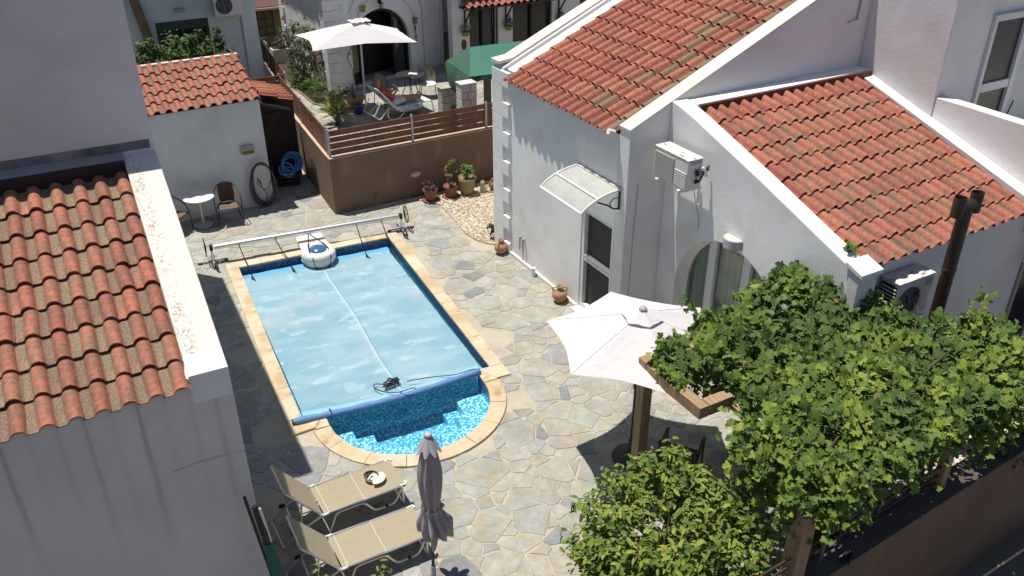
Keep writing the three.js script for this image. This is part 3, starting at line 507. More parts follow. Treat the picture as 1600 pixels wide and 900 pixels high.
{
  const rim = poolInner.map(([s, t]) => [EC[0] + (s - EC[0]) * 1.03, t < 3 ? t - 0.05 : t + 0.05]);
  const hole = rim.map(([s, t]) => pw(s, t));
  obj('mortar_bed', [prism([[0.6, -25.5], [13.2, -25.5], [13.2, -4.66], [0.6, -3.94]], 'y', -0.94, 0, [hole])], mortarMat, patio);
  // a stone under the coping is cut along its middle line
  const mid = []; { const o = [[-0.12, -0.12], [PW + 0.12, -0.12], [PW + 0.12, PL + 0.16], [EC[0] + EA + 0.13, PL + 0.17], ...romanArc(0.13), [EC[0] - EA - 0.13, PL + 0.17], [-0.12, PL + 0.16]];
    for (let i = 0; i < o.length; i++) { const a = o[i], b = o[(i + 1) % o.length], n = Math.max(1, Math.round(Math.hypot(b[0] - a[0], b[1] - a[1]) / 0.08)); for (let k = 0; k < n; k++) mid.push([a[0] + (b[0] - a[0]) * k / n, a[1] + (b[1] - a[1]) * k / n]); } }
  const midW = mid.map(([s, t]) => pw(s, t));
  const clip = (c, p) => {
    for (let it = 0; it < 5; it++) {
      // deepest vertex or edge midpoint inside the rim, cut there
      let bad = null;
      for (let i = 0; i < c.length; i++) { const a = c[i], b = c[(i + 1) % c.length]; for (const f of [0, 0.17, 0.33, 0.5, 0.67, 0.83]) { const q = [a[0] + (b[0] - a[0]) * f, a[1] + (b[1] - a[1]) * f]; if (inside(q, midW)) bad = q; } }
      if (!bad) return c;
      let m = null, bd = 1e9; for (const q of midW) { const d = (q[0] - p[0]) ** 2 + (q[1] - p[1]) ** 2; if (d < bd) { bd = d; m = q; } }
      if (it > 0) { let b2 = 1e9; for (const q of midW) { const d = (q[0] - bad[0]) ** 2 + (q[1] - bad[1]) ** 2; if (d < b2) { b2 = d; m = q; } } }
      const dx = m[0] - p[0], dz = m[1] - p[1], l = Math.hypot(dx, dz); if (l < 1e-4) return [];
      c = clipHalf(c, dx / l, dz / l, (m[0] * dx + m[1] * dz) / l);
      if (c.length < 3) return [];
    }
    return c.some((q) => inside(q, midW)) ? [] : c;
  };
  const keep = (p) => !inside([p[0], p[1]], midW) && !inside([p[0] + 0.06, p[1]], gravelPoly) && !(p[0] < 1.3 && p[1] > -19) && !(p[0] > 8.0 && p[1] < -10.2) && !(p[0] > 8.8 && p[1] < -6.6) && !(p[0] < 4.3 && p[1] < -19.5) && !(p[1] < -17.9 && p[0] > 5.45);
  const cells = crazyPaving(0.9, 9.6, -21.5, -4.4, keep, 0.40, 0.0075, clip);
  const V3 = camera.position;
  for (const c of cells) c.size = c.area * (8.5 / (8.5 ** 2 + c.c[0] ** 2 + c.c[1] ** 2)) / (c.c[0] ** 2 + c.c[1] ** 2 + 72);
  const seen = (c) => { const v = V(c.c[0], 0, c.c[1]).project(camera); return Math.abs(v.x) < 1.03 && Math.abs(v.y) < 1.03; };
  camera.updateMatrixWorld(); camera.updateProjectionMatrix();
  cells.forEach((c) => { if (!seen(c)) c.size *= 0.05; const [s, t] = [c.c[0], c.c[1]]; if (s > 6.3 && t > -6.6) c.size *= 0.2; });
  cells.sort((a, b) => b.size - a.size);
  const rest = new Map();
  cells.forEach((c, i) => {
    const big = c.area > 0.06, dark = rnd() < (c.c[1] > -11 ? 0.17 : 0.07);
    const mi = dark ? 6 + Math.floor(rnd() * 3) : pick([0, 0, 1, 1, 2, 2, 3, 4, 4, 4, 5, 9, 10, 11, 13, 13, 14, 14, 15]);
    const g = stoneGeom(c.poly, c.c, R(0.008, 0.014), R(-0.006, 0.006), R(-0.006, 0.006));
    if (i < 298) obj('paving_stone', g, stoneMats[mi], patio); else { if (!rest.has(mi)) rest.set(mi, []); rest.get(mi).push(g); }
  });
  const rs = pgroup('paving_stones', patio); rs.userData.kind = 'stuff';
  for (const [mi, gs] of rest) obj('paving_stones', gs, stoneMats[mi], rs).userData.kind = 'stuff';
}

// ------------------------------------------------------------------ pool
const copingTex = tex(512, 512, (u, v) => { const f = fbm(u, v, 3, 4), g = fbm(u + 0.4, v, 18, 3), s = fbm(u, v + 0.2, 7, 3); let c = mix([0.93, 0.855, 0.72], [0.87, 0.775, 0.61], sm(0.4, 0.7, f)); c = mix(c, [0.78, 0.64, 0.46], 0.7 * sm(0.62, 0.8, s)); const k = 0.93 + 0.1 * g; return c.map((x) => x * k); });
const copingMats = [[0.70, 0.70, 0.74], [0.76, 0.77, 0.83], [0.66, 0.65, 0.65], [0.72, 0.71, 0.74]].map((t) => std(lin(...t), 0.88, { map: rep(copingTex, 0.7), bumpMap: rep(slateBump, 2), bumpScale: 0.003 }));
function mosaic(colors, n = 24) {
  const cols = [...Array(n * n)].map(() => { const c = pick(colors), k = R(0.85, 1.12); return c.map((x) => x * k); });
  return tex(384, 384, (u, v) => { const a = u * n, b = v * n, i = Math.floor(a), j = Math.floor(b), e = Math.min(a - i, i + 1 - a, b - j, j + 1 - b); return e < 0.06 ? [0.62, 0.80, 0.86] : cols[j * n + i]; });
}
{
  const pool = thing('swimming_pool', 'blue mosaic swimming pool with a rounded stepped end and sandstone coping', 'pool', [PO[0], 0, PO[2]], PT);
  const blues = [[0.22, 0.60, 0.78], [0.17, 0.52, 0.74], [0.36, 0.74, 0.86], [0.55, 0.86, 0.92], [0.80, 0.95, 0.97], [0.26, 0.66, 0.80], [0.13, 0.46, 0.70], [0.46, 0.80, 0.88]];
  const mFloor = std(lin(1, 1, 1), 0.35, { map: rep(mosaic(blues), 1 / 0.72) });
  const mStep = std(lin(1, 1, 1), 0.35, { map: rep(mosaic([...blues, [0.82, 0.96, 0.98], [0.88, 0.97, 0.99], [0.55, 0.85, 0.92]]), 1 / 0.72) });
  const mBand = std(lin(0.9, 0.9, 0.95), 0.35, { map: rep(mosaic([[0.06, 0.16, 0.34], [0.10, 0.26, 0.48], [0.05, 0.12, 0.28], [0.22, 0.42, 0.60], [0.09, 0.30, 0.55]]), 1 / 0.72) });
  const wall = (y0, y1) => { const pos = [], uv = [], idx = []; let L = 0; const q = [...poolInner, poolInner[0]]; q.forEach((p, i) => { if (i) L += Math.hypot(p[0] - q[i - 1][0], p[1] - q[i - 1][1]); pos.push(p[0], y0, p[1], p[0], y1, p[1]); uv.push(L, y0, L, y1); }); for (let i = 0; i < q.length - 1; i++) { const a = i * 2; idx.push(a, a + 2, a + 1, a + 1, a + 2, a + 3); } const g = new THREE.BufferGeometry(); g.setAttribute('position', new THREE.Float32BufferAttribute(pos, 3)); g.setAttribute('uv', new THREE.Float32BufferAttribute(uv, 2)); g.setIndex(idx); const f = g.toNonIndexed(); f.computeVertexNormals(); return f; };
  obj('waterline_band', [wall(-0.24, 0.004)], mBand, pool);
  obj('basin_wall', [wall(-0.9, -0.24)], mFloor, pool);
  obj('basin_floor', [prism([[-0.02, -0.02], [PW + 0.02, -0.02], [PW + 0.02, 7.2], [-0.02, 7.2]], 'y', -0.70, -0.62)], mFloor, pool);
  // steps in the round end, with angular inner edges
  const ringStep = (outer, inner, y0, y1) => prism([...outer, ...[...inner].reverse()], 'y', y0, y1);
  const o0 = [[EC[0] + EA - 0.004, PL + 0.05], ...romanArc(-0.004), [EC[0] - EA + 0.004, PL + 0.05]];
  const i1 = [[2.52, 5.75], [2.52, 6.10], [2.35, 6.10], [2.35, 6.42], [1.95, 6.45], [1.95, 6.62], [1.35, 6.66], [1.35, 6.46], [0.98, 6.42], [0.98, 6.12], [0.74, 6.05], [0.74, 5.70]];
  const i2 = [[2.26, 5.72], [2.26, 6.05], [2.05, 6.16], [1.7, 6.32], [1.3, 6.18], [1.06, 6.0], [1.06, 5.68]];
  obj('step', [ringStep(o0, i1, -0.66, -0.30)], mStep, pool);
  obj('step', [ringStep(i1.map(([a, b]) => [a, b]), i2, -0.66, -0.46)], mFloor, pool);
  // coping stones
  const top = 0.042, cop = pgroup('coping', pool);
  const cs = (pts) => obj('coping_stone', [prism(pts, 'y', -0.004, top + R(-0.002, 0.002), [], 0.007)], pick(copingMats), cop);
  const W = 0.215, gpx = 0.0022, run = (a, b, n, f) => { const cuts = [a]; for (let i = 1; i < n; i++) cuts.push(a + (b - a) * (i + R(-0.12, 0.12)) / n); cuts.push(b); for (let i = 0; i < n; i++) f(cuts[i] + gpx, cuts[i + 1] - gpx); };
  run(-W, PW + W, 5, (a, b) => cs([[a, -W], [b, -W], [b, 0.02], [a, 0.02]]));
  run(0.024, PL - 0.06, 6, (a, b) => cs([[-W, a], [0.02, a], [0.02, b], [-W, b]]));
  run(0.024, PL - 0.06, 6, (a, b) => cs([[PW - 0.02, a], [PW + W, a], [PW + W, b], [PW - 0.02, b]]));
  const sl = EC[0] - EA + 0.015, sr = EC[0] + EA - 0.015, yb = PL + 0.32;
  cs([[-W, PL - 0.055], [sl - 0.012, PL - 0.055], [sl - 0.2, yb - 0.05], [-W, yb - 0.01]]);
  cs([[sl - 0.004, PL - 0.05], [sl, yb], [sl - 0.235, yb], [sl - 0.195, yb - 0.05]]);
  cs([[PW + W, PL - 0.055], [PW + W, yb - 0.03], [sr + 0.25, yb - 0.03], [sr + 0.005, PL - 0.055]]);
  cs([[sr + 0.001, PL - 0.045], [sr + 0.242, yb - 0.03], [sr + 0.24, yb], [sr, yb]]);
  const arcPt = (q, d) => [EC[0] + Math.cos(q) * (EA + d), EC[1] + Math.sin(q) * (EB + d)];
  run(0.02, Math.PI - 0.02, 8, (a, b) => { const o = [], i = []; for (let k = 0; k <= 4; k++) { const q = a + (b - a) * k / 4; o.push(arcPt(q, 0.245)); i.push(arcPt(q, -0.02)); } cs([...o, ...i.reverse()]); });
  // water
  const wb = tex(512, 512, (u, v) => 0.6 * fbm(u, v, 6, 3) + 0.4 * fbm(u + 0.3, v + 0.6, 14, 2), false);
  const shrink = poolInner.map(([s, t]) => [s, t]);
  const wgeo = new THREE.ShapeGeometry(new THREE.Shape(shrink.map((p) => new THREE.Vector2(p[0], p[1])))); wgeo.rotateX(Math.PI / 2);
  { const p = wgeo.attributes.position, uv = wgeo.attributes.uv; for (let i = 0; i < p.count; i++) uv.setXY(i, p.getX(i), p.getZ(i)); wgeo.computeVertexNormals(); }
  const water = obj('water', [wgeo], phys({ color: lin(0.80, 0.95, 0.985), transmission: 1, thickness: 0, roughness: 0.03, ior: 1.33, bumpMap: rep(wb, 0.8), bumpScale: 0.02 }), scene);
  water.position.set(PO[0], -0.13, PO[2]); water.rotation.y = PT; water.userData = { kind: 'structure' };

  // floating bubble cover
  const ct = tex(1024, 1792, (u, v) => {
    const x = u * 3.24, y = v * 5.3;
    const streak = fbm(u * 0.9, v, 5, 4, 22), s2 = fbm(u + 0.3, v + 0.1, 3, 3, 9), fine = fbm(u, v, 60, 2, 90);
    let c = mix([0.53, 0.71, 0.775], [0.63, 0.78, 0.83], sm(0.3, 0.7, 0.55 * streak + 0.45 * s2));
    const warp = 0.06 * (fbm(u, v, 4, 2) - 0.5);
    const pt = fbm(u * 0.85 + warp, v + 0.37 + warp * 0.4, 7, 3, 26); c = mix(c, [0.76, 0.86, 0.885], 0.6 * sm(0.655, 0.72, pt));
    const p2 = fbm(u + 0.61, v + 0.13, 10, 2, 16); c = mix(c, [0.76, 0.855, 0.87], 0.45 * sm(0.72, 0.78, p2));
    const pinkish = sm(0.55, 0.75, fbm(u + 0.5, v + 0.4, 4, 3)) * 0.5; c = mix(c, [0.70, 0.76, 0.79], pinkish);
    const seam = Math.exp(-Math.pow((x - 1.72 + 0.02 * Math.sin(y * 2)) / 0.012, 2)), sd = Math.exp(-Math.pow((x - 1.69 + 0.02 * Math.sin(y * 2)) / 0.03, 2)); c = mix(c, [0.80, 0.89, 0.91], 0.7 * sd); c = mix(c, [0.45, 0.62, 0.69], 0.8 * seam);
    const weld = Math.abs((x / 0.5) % 1 - 0.5) < 0.006 ? 0.12 : 0; c = mix(c, [0.55, 0.74, 0.8], weld);
    const stainr = Math.exp(-Math.pow((Math.hypot((x - 0.35) / 1.6, y - 4.95) - 0.13) / 0.025, 2)) * (y < 5.0 ? 1 : 0); c = mix(c, [0.42, 0.62, 0.70], stainr * 0.5);
    const k = 0.97 + 0.05 * fine; return c.map((q) => q * k);
  });
  const bub = tex(256, 256, (u, v) => { const a = (u * 16) % 1 - 0.5, b = (v * 16) % 1 - 0.5; return Math.sqrt(Math.max(0, 0.2 - a * a - b * b)) / 0.45; }, false);
  const cover = thing('pool_cover', 'pale blue bubble cover floating over most of the pool', 'pool cover', [PO[0], 0, PO[2]], PT);
  const cy = (s, t) => -0.112 + 0.02 * (fbm(s * 0.12, t * 0.17, 5, 4, 16) - 0.5) + 0.006 * (fbm(s * 0.11, t * 0.165, 11, 2, 40) - 0.5) + 0.010 * Math.exp(-(((s - 1.70) / 0.05) ** 2)) + Math.max(0, t - 5.1) ** 2 * 0.55;
  const cg = surf(60, 110, (u, v) => { const s = 0.03 + u * 3.1 + v * 0.06, t = 0.30 + v * 5.28 + 0.03 * u; return [s, cy(s, t), t]; });
  obj('sheet', cg, phys({ color: lin(1, 1, 1), roughness: 0.62, transmission: 0.2, thickness: 0, clearcoat: 0.35, clearcoatRoughness: 0.3, map: ct, bumpMap: rep(bub, 3.24 / 0.3, 5.3 / 0.3), bumpScale: 0.004 }), cover);
  const under = surf(30, 2, (u, v) => [0.02 + u * 3.1, -0.1, 0.12 + v * 0.11 + 0.03 * u]);
  obj('blue_edge', [surf(30, 3, (u, v) => [0.04 + u * 3.12, -0.118 + 0.004 * Math.sin(u * 40), 0.13 + v * 0.19 + 0.03 * u])], std(lin(0.13, 0.40, 0.68), 0.4, { map: rep(mottle, 3, 1) }), cover);
  const roll = []; for (let k = 0; k <= 24; k++) { const u = k / 24; roll.push([-0.10 + u * 3.12, 0.075 - 0.05 * Math.sin(u * Math.PI) * 0.9, 5.60 + 0.05 * Math.sin(u * Math.PI) + 0.0 * u]); }
  obj('edge_roll', rod(roll, roll.map((_, k) => 0.058 + 0.006 * Math.sin(k * 1.7)), 14), std(lin(0.11, 0.235, 0.47), 0.5, { map: rep(mottle, 4), bumpMap: rep(bumpPlaster, 3), bumpScale: 0.01 }), cover);
  obj('blue_hem', [surf(24, 2, (u, v) => [0.05 + u * 3.0, 0.045 + (v - 0.5) * 0.02 - 0.05 * Math.sin(u * Math.PI), 5.36 + v * 0.2 + 0.05 * Math.sin(u * Math.PI)])], std(lin(0.25, 0.47, 0.70), 0.5), cover);
  obj('tie', [place(new THREE.TorusGeometry(0.064, 0.01, 6, 16), 0.46, 0.065, 5.61, Math.PI / 2)], M.black, cover);
  obj('end_plug', [place(cyl(0.05, 0.05, 0.03), -0.115, 0.075, 5.60, 0, 0, Math.PI / 2)], std(lin(0.03, 0.045, 0.08), 0.6), cover);
}
// rope on the cover
{
  const t = thing('rope', 'black rope coiled in a loose heap on the pool cover', 'rope', [PO[0], 0, PO[2]], PT);
  const pts = [[2.98, 0.085, 5.66], [2.94, 0.13, 5.58], [2.6, 0.07, 5.50], [2.3, 0.03, 5.36], [2.0, -0.0, 5.26], [1.86, -0.02, 5.22]];
  obj('strand', tube(pts, 0.009, 60, 6), M.black, t);
  const coil = []; for (let k = 0; k < 90; k++) { const a = k * 0.62; coil.push([1.63 + Math.cos(a * 1.07) * R(0.05, 0.16) - 0.05 * Math.sin(k * 0.21), -0.055 + 0.03 * rnd() + k * 0.0005, 5.12 + Math.sin(a) * R(0.03, 0.10)]); }
  obj('coil', tube(coil, 0.008, 420, 5), M.black, t);
  obj('loop', tube([[1.5, -0.05, 5.1], [1.36, -0.05, 5.02], [1.32, -0.05, 5.12], [1.42, 0, 5.36], [1.6, 0.07, 5.56], [1.85, 0.1, 5.60], [1.86, 0.05, 5.68], [1.7, 0.06, 5.70], [1.6, 0.1, 5.60]], 0.009, 70, 6), M.black, t);
}
// cover reel
{
  const t = thing('cover_reel', 'long aluminium pool cover reel on two low stands with hand wheels', 'reel', [2.38, 0, -16.93], -0.138 + 0.0);
  // local x runs along the tube from the left stand to the right one
  t.rotation.y = -Math.atan2(0.53, 4.03);
  const L = 4.06, y = 0.36;
  obj('tube', rod([[0.06, y, 0], [L - 0.06, y, 0]], 0.056, 12), M.alu, t);
  obj('ridge', [box(L - 0.2, 0.012, 0.02, L / 2, y + 0.046, 0.0, 0.004)], M.whiteMetal, t);
  for (const x of [0, L]) {
    const st = pgroup('stand', t); const d = x ? 1 : -1;
    obj('upright', [rod([[x, 0.06, 0], [x, y - 0.02, 0]], 0.026, 10)], M.alu, st);
    obj('bearing', [box(0.07, 0.12, 0.1, x, y, 0, 0.015)], M.black, st);
    obj('foot', [rod([[x, 0.05, -0.28], [x, 0.05, 0.32]], 0.022, 8), rod([[x - 0.30, 0.05, -0.02], [x + 0.26, 0.05, -0.02]], 0.022, 8)], M.greyMetal, st);
    for (const [fx, fz] of [[0, 0.3], [0, -0.27], [-0.28, -0.02], [0.25, -0.02]]) obj('foot_pad', [box(0.08, 0.04, 0.07, x + fx, 0.03, fz, 0.012)], M.black, st);
    const wheel = [place(new THREE.TorusGeometry(0.19, 0.012, 7, 32), x + d * 0.12, y + 0.02, 0, Math.PI / 2)];
    for (let k = 0; k < 5; k++) { const a = k / 5 * Math.PI * 2 + 0.4; wheel.push(rod([[x + d * 0.1, y + 0.02, 0], [x + d * 0.12, y + 0.02 + Math.sin(a) * 0.19, Math.cos(a) * 0.19]], 0.009, 5)); }
    obj('hand_wheel', wheel, M.black, st);
    obj('castor', [place(new THREE.TorusGeometry(0.085, 0.016, 6, 18), x - 0.03 * d, 0.10, 0.42, Math.PI / 2 + 0.3)], M.black, st);
  }
  for (const [x, dx, k] of [[0.55, 0.12, 0], [1.30, 0.2, 1], [3.04, 0.03, 2], [3.60, 0.06, 3]]) {
    const z1 = 0.72 - x * 0.02;
    obj('strap', rod([[x, y + 0.05, 0.0], [x, y, 0.052], [x + 0.01, y - 0.06, 0.07], [x + dx * 0.4, 0.16, 0.30], [x + dx * 0.8, 0.05, 0.52], [x + dx, -0.07, z1 + 0.05], [x + dx + 0.04, -0.1, z1 + 0.2]], 0.011, 5), M.black, t);
    obj('buckle', [box(0.05, 0.02, 0.06, x + dx, -0.075, z1 + 0.1, 0.006)], M.black, t);
  }
}
// hang-over filter: white rounded body with a blue dome
{
  const t = thing('pool_filter', 'white rounded filter unit with blue dome lid hanging over the far pool edge', 'pool filter', [PO[0], 0, PO[2]], PT);
  const wp = std(lin(0.74, 0.73, 0.69), 0.35, { map: rep(mottle, 1) });
  const outline = (k) => { const o = []; for (let i = 0; i <= 20; i++) { const a = i / 20 * Math.PI; o.push([1.64 + Math.cos(a) * 0.33 * k, 0.22 + Math.sin(a) * 0.33 * k]); } o.push([1.64 - 0.30 * k, -0.62], [1.64 + 0.30 * k, -0.62]); return o; };
  obj('deck_shell', [prism([[1.36, -0.66], [1.92, -0.66], [1.95, 0.1], [1.33, 0.1]], 'y', 0.045, 0.155, [], 0.03)], wp, t);
  const b = lathe([[0.18, 0.24], [0.22, 0.275], [0.30, 0.27], [0.35, 0.22], [0.37, 0.12], [0.345, -0.05], [0.28, -0.2], [0, -0.24]], 40); b.scale(1, 0.74, 1.08); b.translate(1.64, 0.0, 0.20); obj('body', b, wp, t);
  const d = lathe([[0, 0.315], [0.08, 0.305], [0.15, 0.275], [0.19, 0.225], [0.195, 0.19]], 32); d.scale(1, 0.78, 1); d.translate(1.64, 0.0, 0.18); obj('dome_lid', d, std(lin(0.045, 0.13, 0.26), 0.22), t);
  obj('band', [place(new THREE.TorusGeometry(0.352, 0.012, 6, 40), 1.64, -0.02, 0.20, 0, Math.PI / 2)], std(lin(0.35, 0.5, 0.5), 0.5), t);
  for (const s of [-1, 1]) obj('strap', rod([[1.60, 0.40, -0.42], [1.60 + s * 0.02, 0.30, -0.3], [1.64 + s * 0.17, 0.225, 0.08], [1.64 + s * 0.2, 0.215, 0.3], [1.64 + s * 0.19, 0.14, 0.56], [1.64 + s * 0.16, -0.05, 0.52], [1.64 + s * 0.1, -0.1, 0.56]], 0.011, 5), M.black, t);
}

// ------------------------------------------------------------------ gravel beds
function gravel(name, poly, y, n, size, tones) {
  const g = struct(name);
  const sh = prism(poly, 'y', y - 0.06, y); obj('gravel_base', sh, std(lin(0.34, 0.28, 0.2), 1), g);
  let x0 = 1e9, x1 = -1e9, z0 = 1e9, z1 = -1e9; poly.forEach(([a, b]) => { x0 = Math.min(x0, a); x1 = Math.max(x1, a); z0 = Math.min(z0, b); z1 = Math.max(z1, b); });
  const geo = new THREE.IcosahedronGeometry(1, 0); const p = geo.attributes.position; const jig = new Map();
  for (let i = 0; i < p.count; i++) { const key = [p.getX(i), p.getY(i), p.getZ(i)].map((q) => q.toFixed(2)).join(); if (!jig.has(key)) jig.set(key, R(0.8, 1.15)); const k = jig.get(key); p.setXYZ(i, p.getX(i) * k, p.getY(i) * 0.62 * k, p.getZ(i) * 0.8 * k); } geo.computeVertexNormals();
  const m = new THREE.InstancedMesh(geo, std(lin(1, 1, 1), 0.9), n); m.name = 'pebbles'; m.userData.kind = 'stuff'; shade(m);
  const o = new THREE.Object3D();
  for (let i = 0; i < n;) { const q = [R(x0, x1), R(z0, z1)]; if (!inside(q, poly)) continue; o.position.set(q[0], y + size * 0.25, q[1]); o.rotation.set(R(-0.5, 0.5), R(0, 6.3), R(-0.5, 0.5)); o.scale.setScalar(size * R(0.55, 1.25)); o.updateMatrix(); m.setMatrixAt(i, o.matrix); const c = pick(tones), k = R(0.8, 1.1); m.setColorAt(i, lin(c[0] * k, c[1] * k, c[2] * k)); i++; }
  g.add(m); return g;
}
gravel('gravel_bed', gravelPoly, 0.02, 9000, 0.026, [[0.62, 0.54, 0.40], [0.68, 0.62, 0.50], [0.55, 0.45, 0.31], [0.72, 0.68, 0.58], [0.48, 0.38, 0.26]]);
gravel('white_gravel', [[8.75, -6.2], [13.2, -6.5], [13.2, -4.7], [9.3, -4.6], [8.9, -5.2]], 0.02, 5000, 0.032, [[0.66, 0.62, 0.54], [0.72, 0.69, 0.62], [0.58, 0.53, 0.45]]);

// ------------------------------------------------------------------ loungers; local x from the backrest hinge to the foot end, local z across
const slingTex = tex(256, 256, (u, v, x, y) => { const k = 0.9 + 0.06 * ((x + y) % 2) + 0.06 * fbm(u, v, 6, 3); return [k, k * 0.995, k * 0.98]; });
function lounger(label, p, turn) {
  const t = thing('sun_lounger', label, 'sun lounger', p, turn);
  const sling = std(lin(0.37, 0.32, 0.225), 0.85, { map: rep(slingTex, 3), bumpMap: rep(grain, 12), bumpScale: 0.002 });
  const L = 1.20, W = 0.58, y = 0.36, bx_ = -0.42, by = 0.58;
  const sag = (u, v, k) => -k * Math.sin(v * Math.PI) * Math.sin(Math.PI * clamp(u));
  obj('seat_sling', surf(20, 10, (u, v) => [0.06 + u * (L - 0.06), y + sag(u, v, 0.02) - 0.01 * Math.exp(-(((u - 0.05) / 0.1) ** 2)), (v - 0.5) * W]), sling, t);
  obj('back_sling', surf(14, 10, (u, v) => [0.04 + u * bx_, y + 0.0 + u * by + sag(u, v, 0.015), (v - 0.5) * W]), sling, t);
  for (const u of [0.06, 0.47]) obj('seam', [surf(2, 10, (a, v) => [L * u + a * 0.012 + 0.05, y + 0.0035 + sag(u, v, 0.02), (v - 0.5) * W])], std(lin(0.50, 0.45, 0.33), 0.9), t);
  for (const s of [-1, 1]) {
    const z = s * (W / 2 + 0.004);
    obj('side_rail', bent([[0.10, y, z], [L * 0.46, y, z], [L * 0.52, y - 0.01, z], [L * 0.54, y - 0.012, z]], 0.0145), M.alu, t);
    obj('side_rail', rod([[L * 0.5, y - 0.008, z], [L - 0.05, y - 0.008, z]], 0.0145), M.alu, t);
    obj('leg_frame', bent([[0.10, 0.01, z * 0.98], [0.22, y - 0.05, z], [L * 0.5, y - 0.05, z], [L * 0.62, 0.10, z], [L * 0.86, 0.10, z], [L * 0.965, y - 0.02, z], [L * 0.965, 0.02, z * 0.98]], 0.0145), M.alu, t);
    obj('side_link', [box(0.05, 0.04, 0.035, L * 0.76, 0.10, z, 0.008)], M.black, t);
    obj('hinge_handle', bent([[-0.01, y + 0.03, z], [0.04, y - 0.005, z * 1.03], [0.12, y, z * 1.03]], 0.017, 0.03), M.whiteMetal, t);
    obj('foot_handle', bent([[L - 0.07, y - 0.005, z * 0.96], [L + 0.015, y, z * 1.0], [L + 0.02, y, z * 0.80]], 0.016, 0.04), M.whiteMetal, t);
    obj('hinge', [box(0.035, 0.05, 0.03, 0.035, y - 0.005, z, 0.008)], M.greyMetal, t);
    obj('back_rail', bent([[0.03, y, z], [bx_ + 0.03, y + by - 0.02, z], [bx_ + 0.02, y + by, z * 0.9]], 0.0145), M.alu, t);
    obj('back_strut', bent([[bx_ * 0.5, y + by * 0.5, z * 1.02], [bx_ * 0.62, 0.30, z * 1.02], [bx_ * 0.7 - 0.05, 0.13, z * 0.98]], 0.012), M.alu, t);
    obj('rear_leg', bent([[0.03, y - 0.02, z * 0.96], [bx_ * 0.75, 0.20, z * 0.96], [bx_ - 0.10, 0.02, z * 0.96]], 0.013), M.alu, t);
    obj('ratchet', [box(0.08, 0.06, 0.03, bx_ * 0.7 - 0.06, 0.22, z * 0.96, 0.01)], M.black, t);
  }
  for (const g of [rod([[bx_ - 0.10, 0.02, -W / 2 * 0.96], [bx_ - 0.10, 0.02, W / 2 * 0.96]], 0.013), rod([[bx_ * 0.75, 0.20, -W / 2], [bx_ * 0.75, 0.20, W / 2]], 0.013), rod([[L * 0.965, 0.02, -W / 2 * 0.98], [L * 0.965, 0.02, W / 2 * 0.98]], 0.0145), rod([[0.1, 0.012, -W / 2 * 0.98], [0.1, 0.012, W / 2 * 0.98]], 0.0145)]) obj('cross_bar', g, M.alu, t);
  obj('top_bar', [rod([[bx_ + 0.02, y + by, -W / 2 * 0.9], [bx_ + 0.02, y + by, W / 2 * 0.9]], 0.0145)], M.alu, t);
  for (const s of [-1, 1]) obj('corner_cap', [box(0.03, 0.03, 0.03, L - 0.02, y - 0.01, s * (W / 2 + 0.01), 0.01)], M.black, t);
  return t;
}
lounger('beige sling lounger beside the pool with a cap on its seat', [1.86, 0.012, -8.70], 0.0);
lounger('empty beige sling lounger nearest the viewer, its foot end by the closed grey umbrella', [1.765, 0.012, -7.72], -0.02);
// cap on the lounger
{
  const t = thing('baseball_cap', 'white cap with black band lying upside down on the lounger seat', 'cap', [2.70, 0.372, -8.72], 0.7);
  const dome = lathe([[0.095, 0.075], [0.092, 0.04], [0.075, 0.014], [0.045, 0.004], [0, 0.002]], 24); dome.scale(1, 1, 1.12); obj('crown', dome, std(lin(0.62, 0.64, 0.60), 0.9), t);
  obj('brim', [surf(14, 5, (u, v) => { const a = (u - 0.5) * 2.1; const r = 0.09 + v * 0.085 * Math.cos(a * 0.7); return [Math.sin(a) * r, 0.078 - v * 0.02, Math.cos(a) * r * 1.08 + 0.01]; })], std(lin(0.60, 0.63, 0.58), 0.9), t);
  obj('sweat_band', [surf(24, 1, (u, v) => { const a = u * Math.PI * 2; return [Math.cos(a) * 0.089, 0.045 + v * 0.03, Math.sin(a) * 0.1]; })], M.black, t);
  obj('back_strap', [box(0.08, 0.012, 0.02, 0.0, 0.075, -0.095, 0.004), box(0.012, 0.05, 0.012, 0.03, 0.04, -0.07, 0.004)], M.black, t);
  obj('sunglasses', [rod([[-0.06, 0.07, -0.02], [0, 0.06, -0.045], [0.06, 0.07, -0.02]], 0.008, 5), box(0.05, 0.03, 0.01, -0.03, 0.06, -0.04, 0.004), box(0.05, 0.03, 0.01, 0.035, 0.06, -0.04, 0.004)], M.black, t);
}

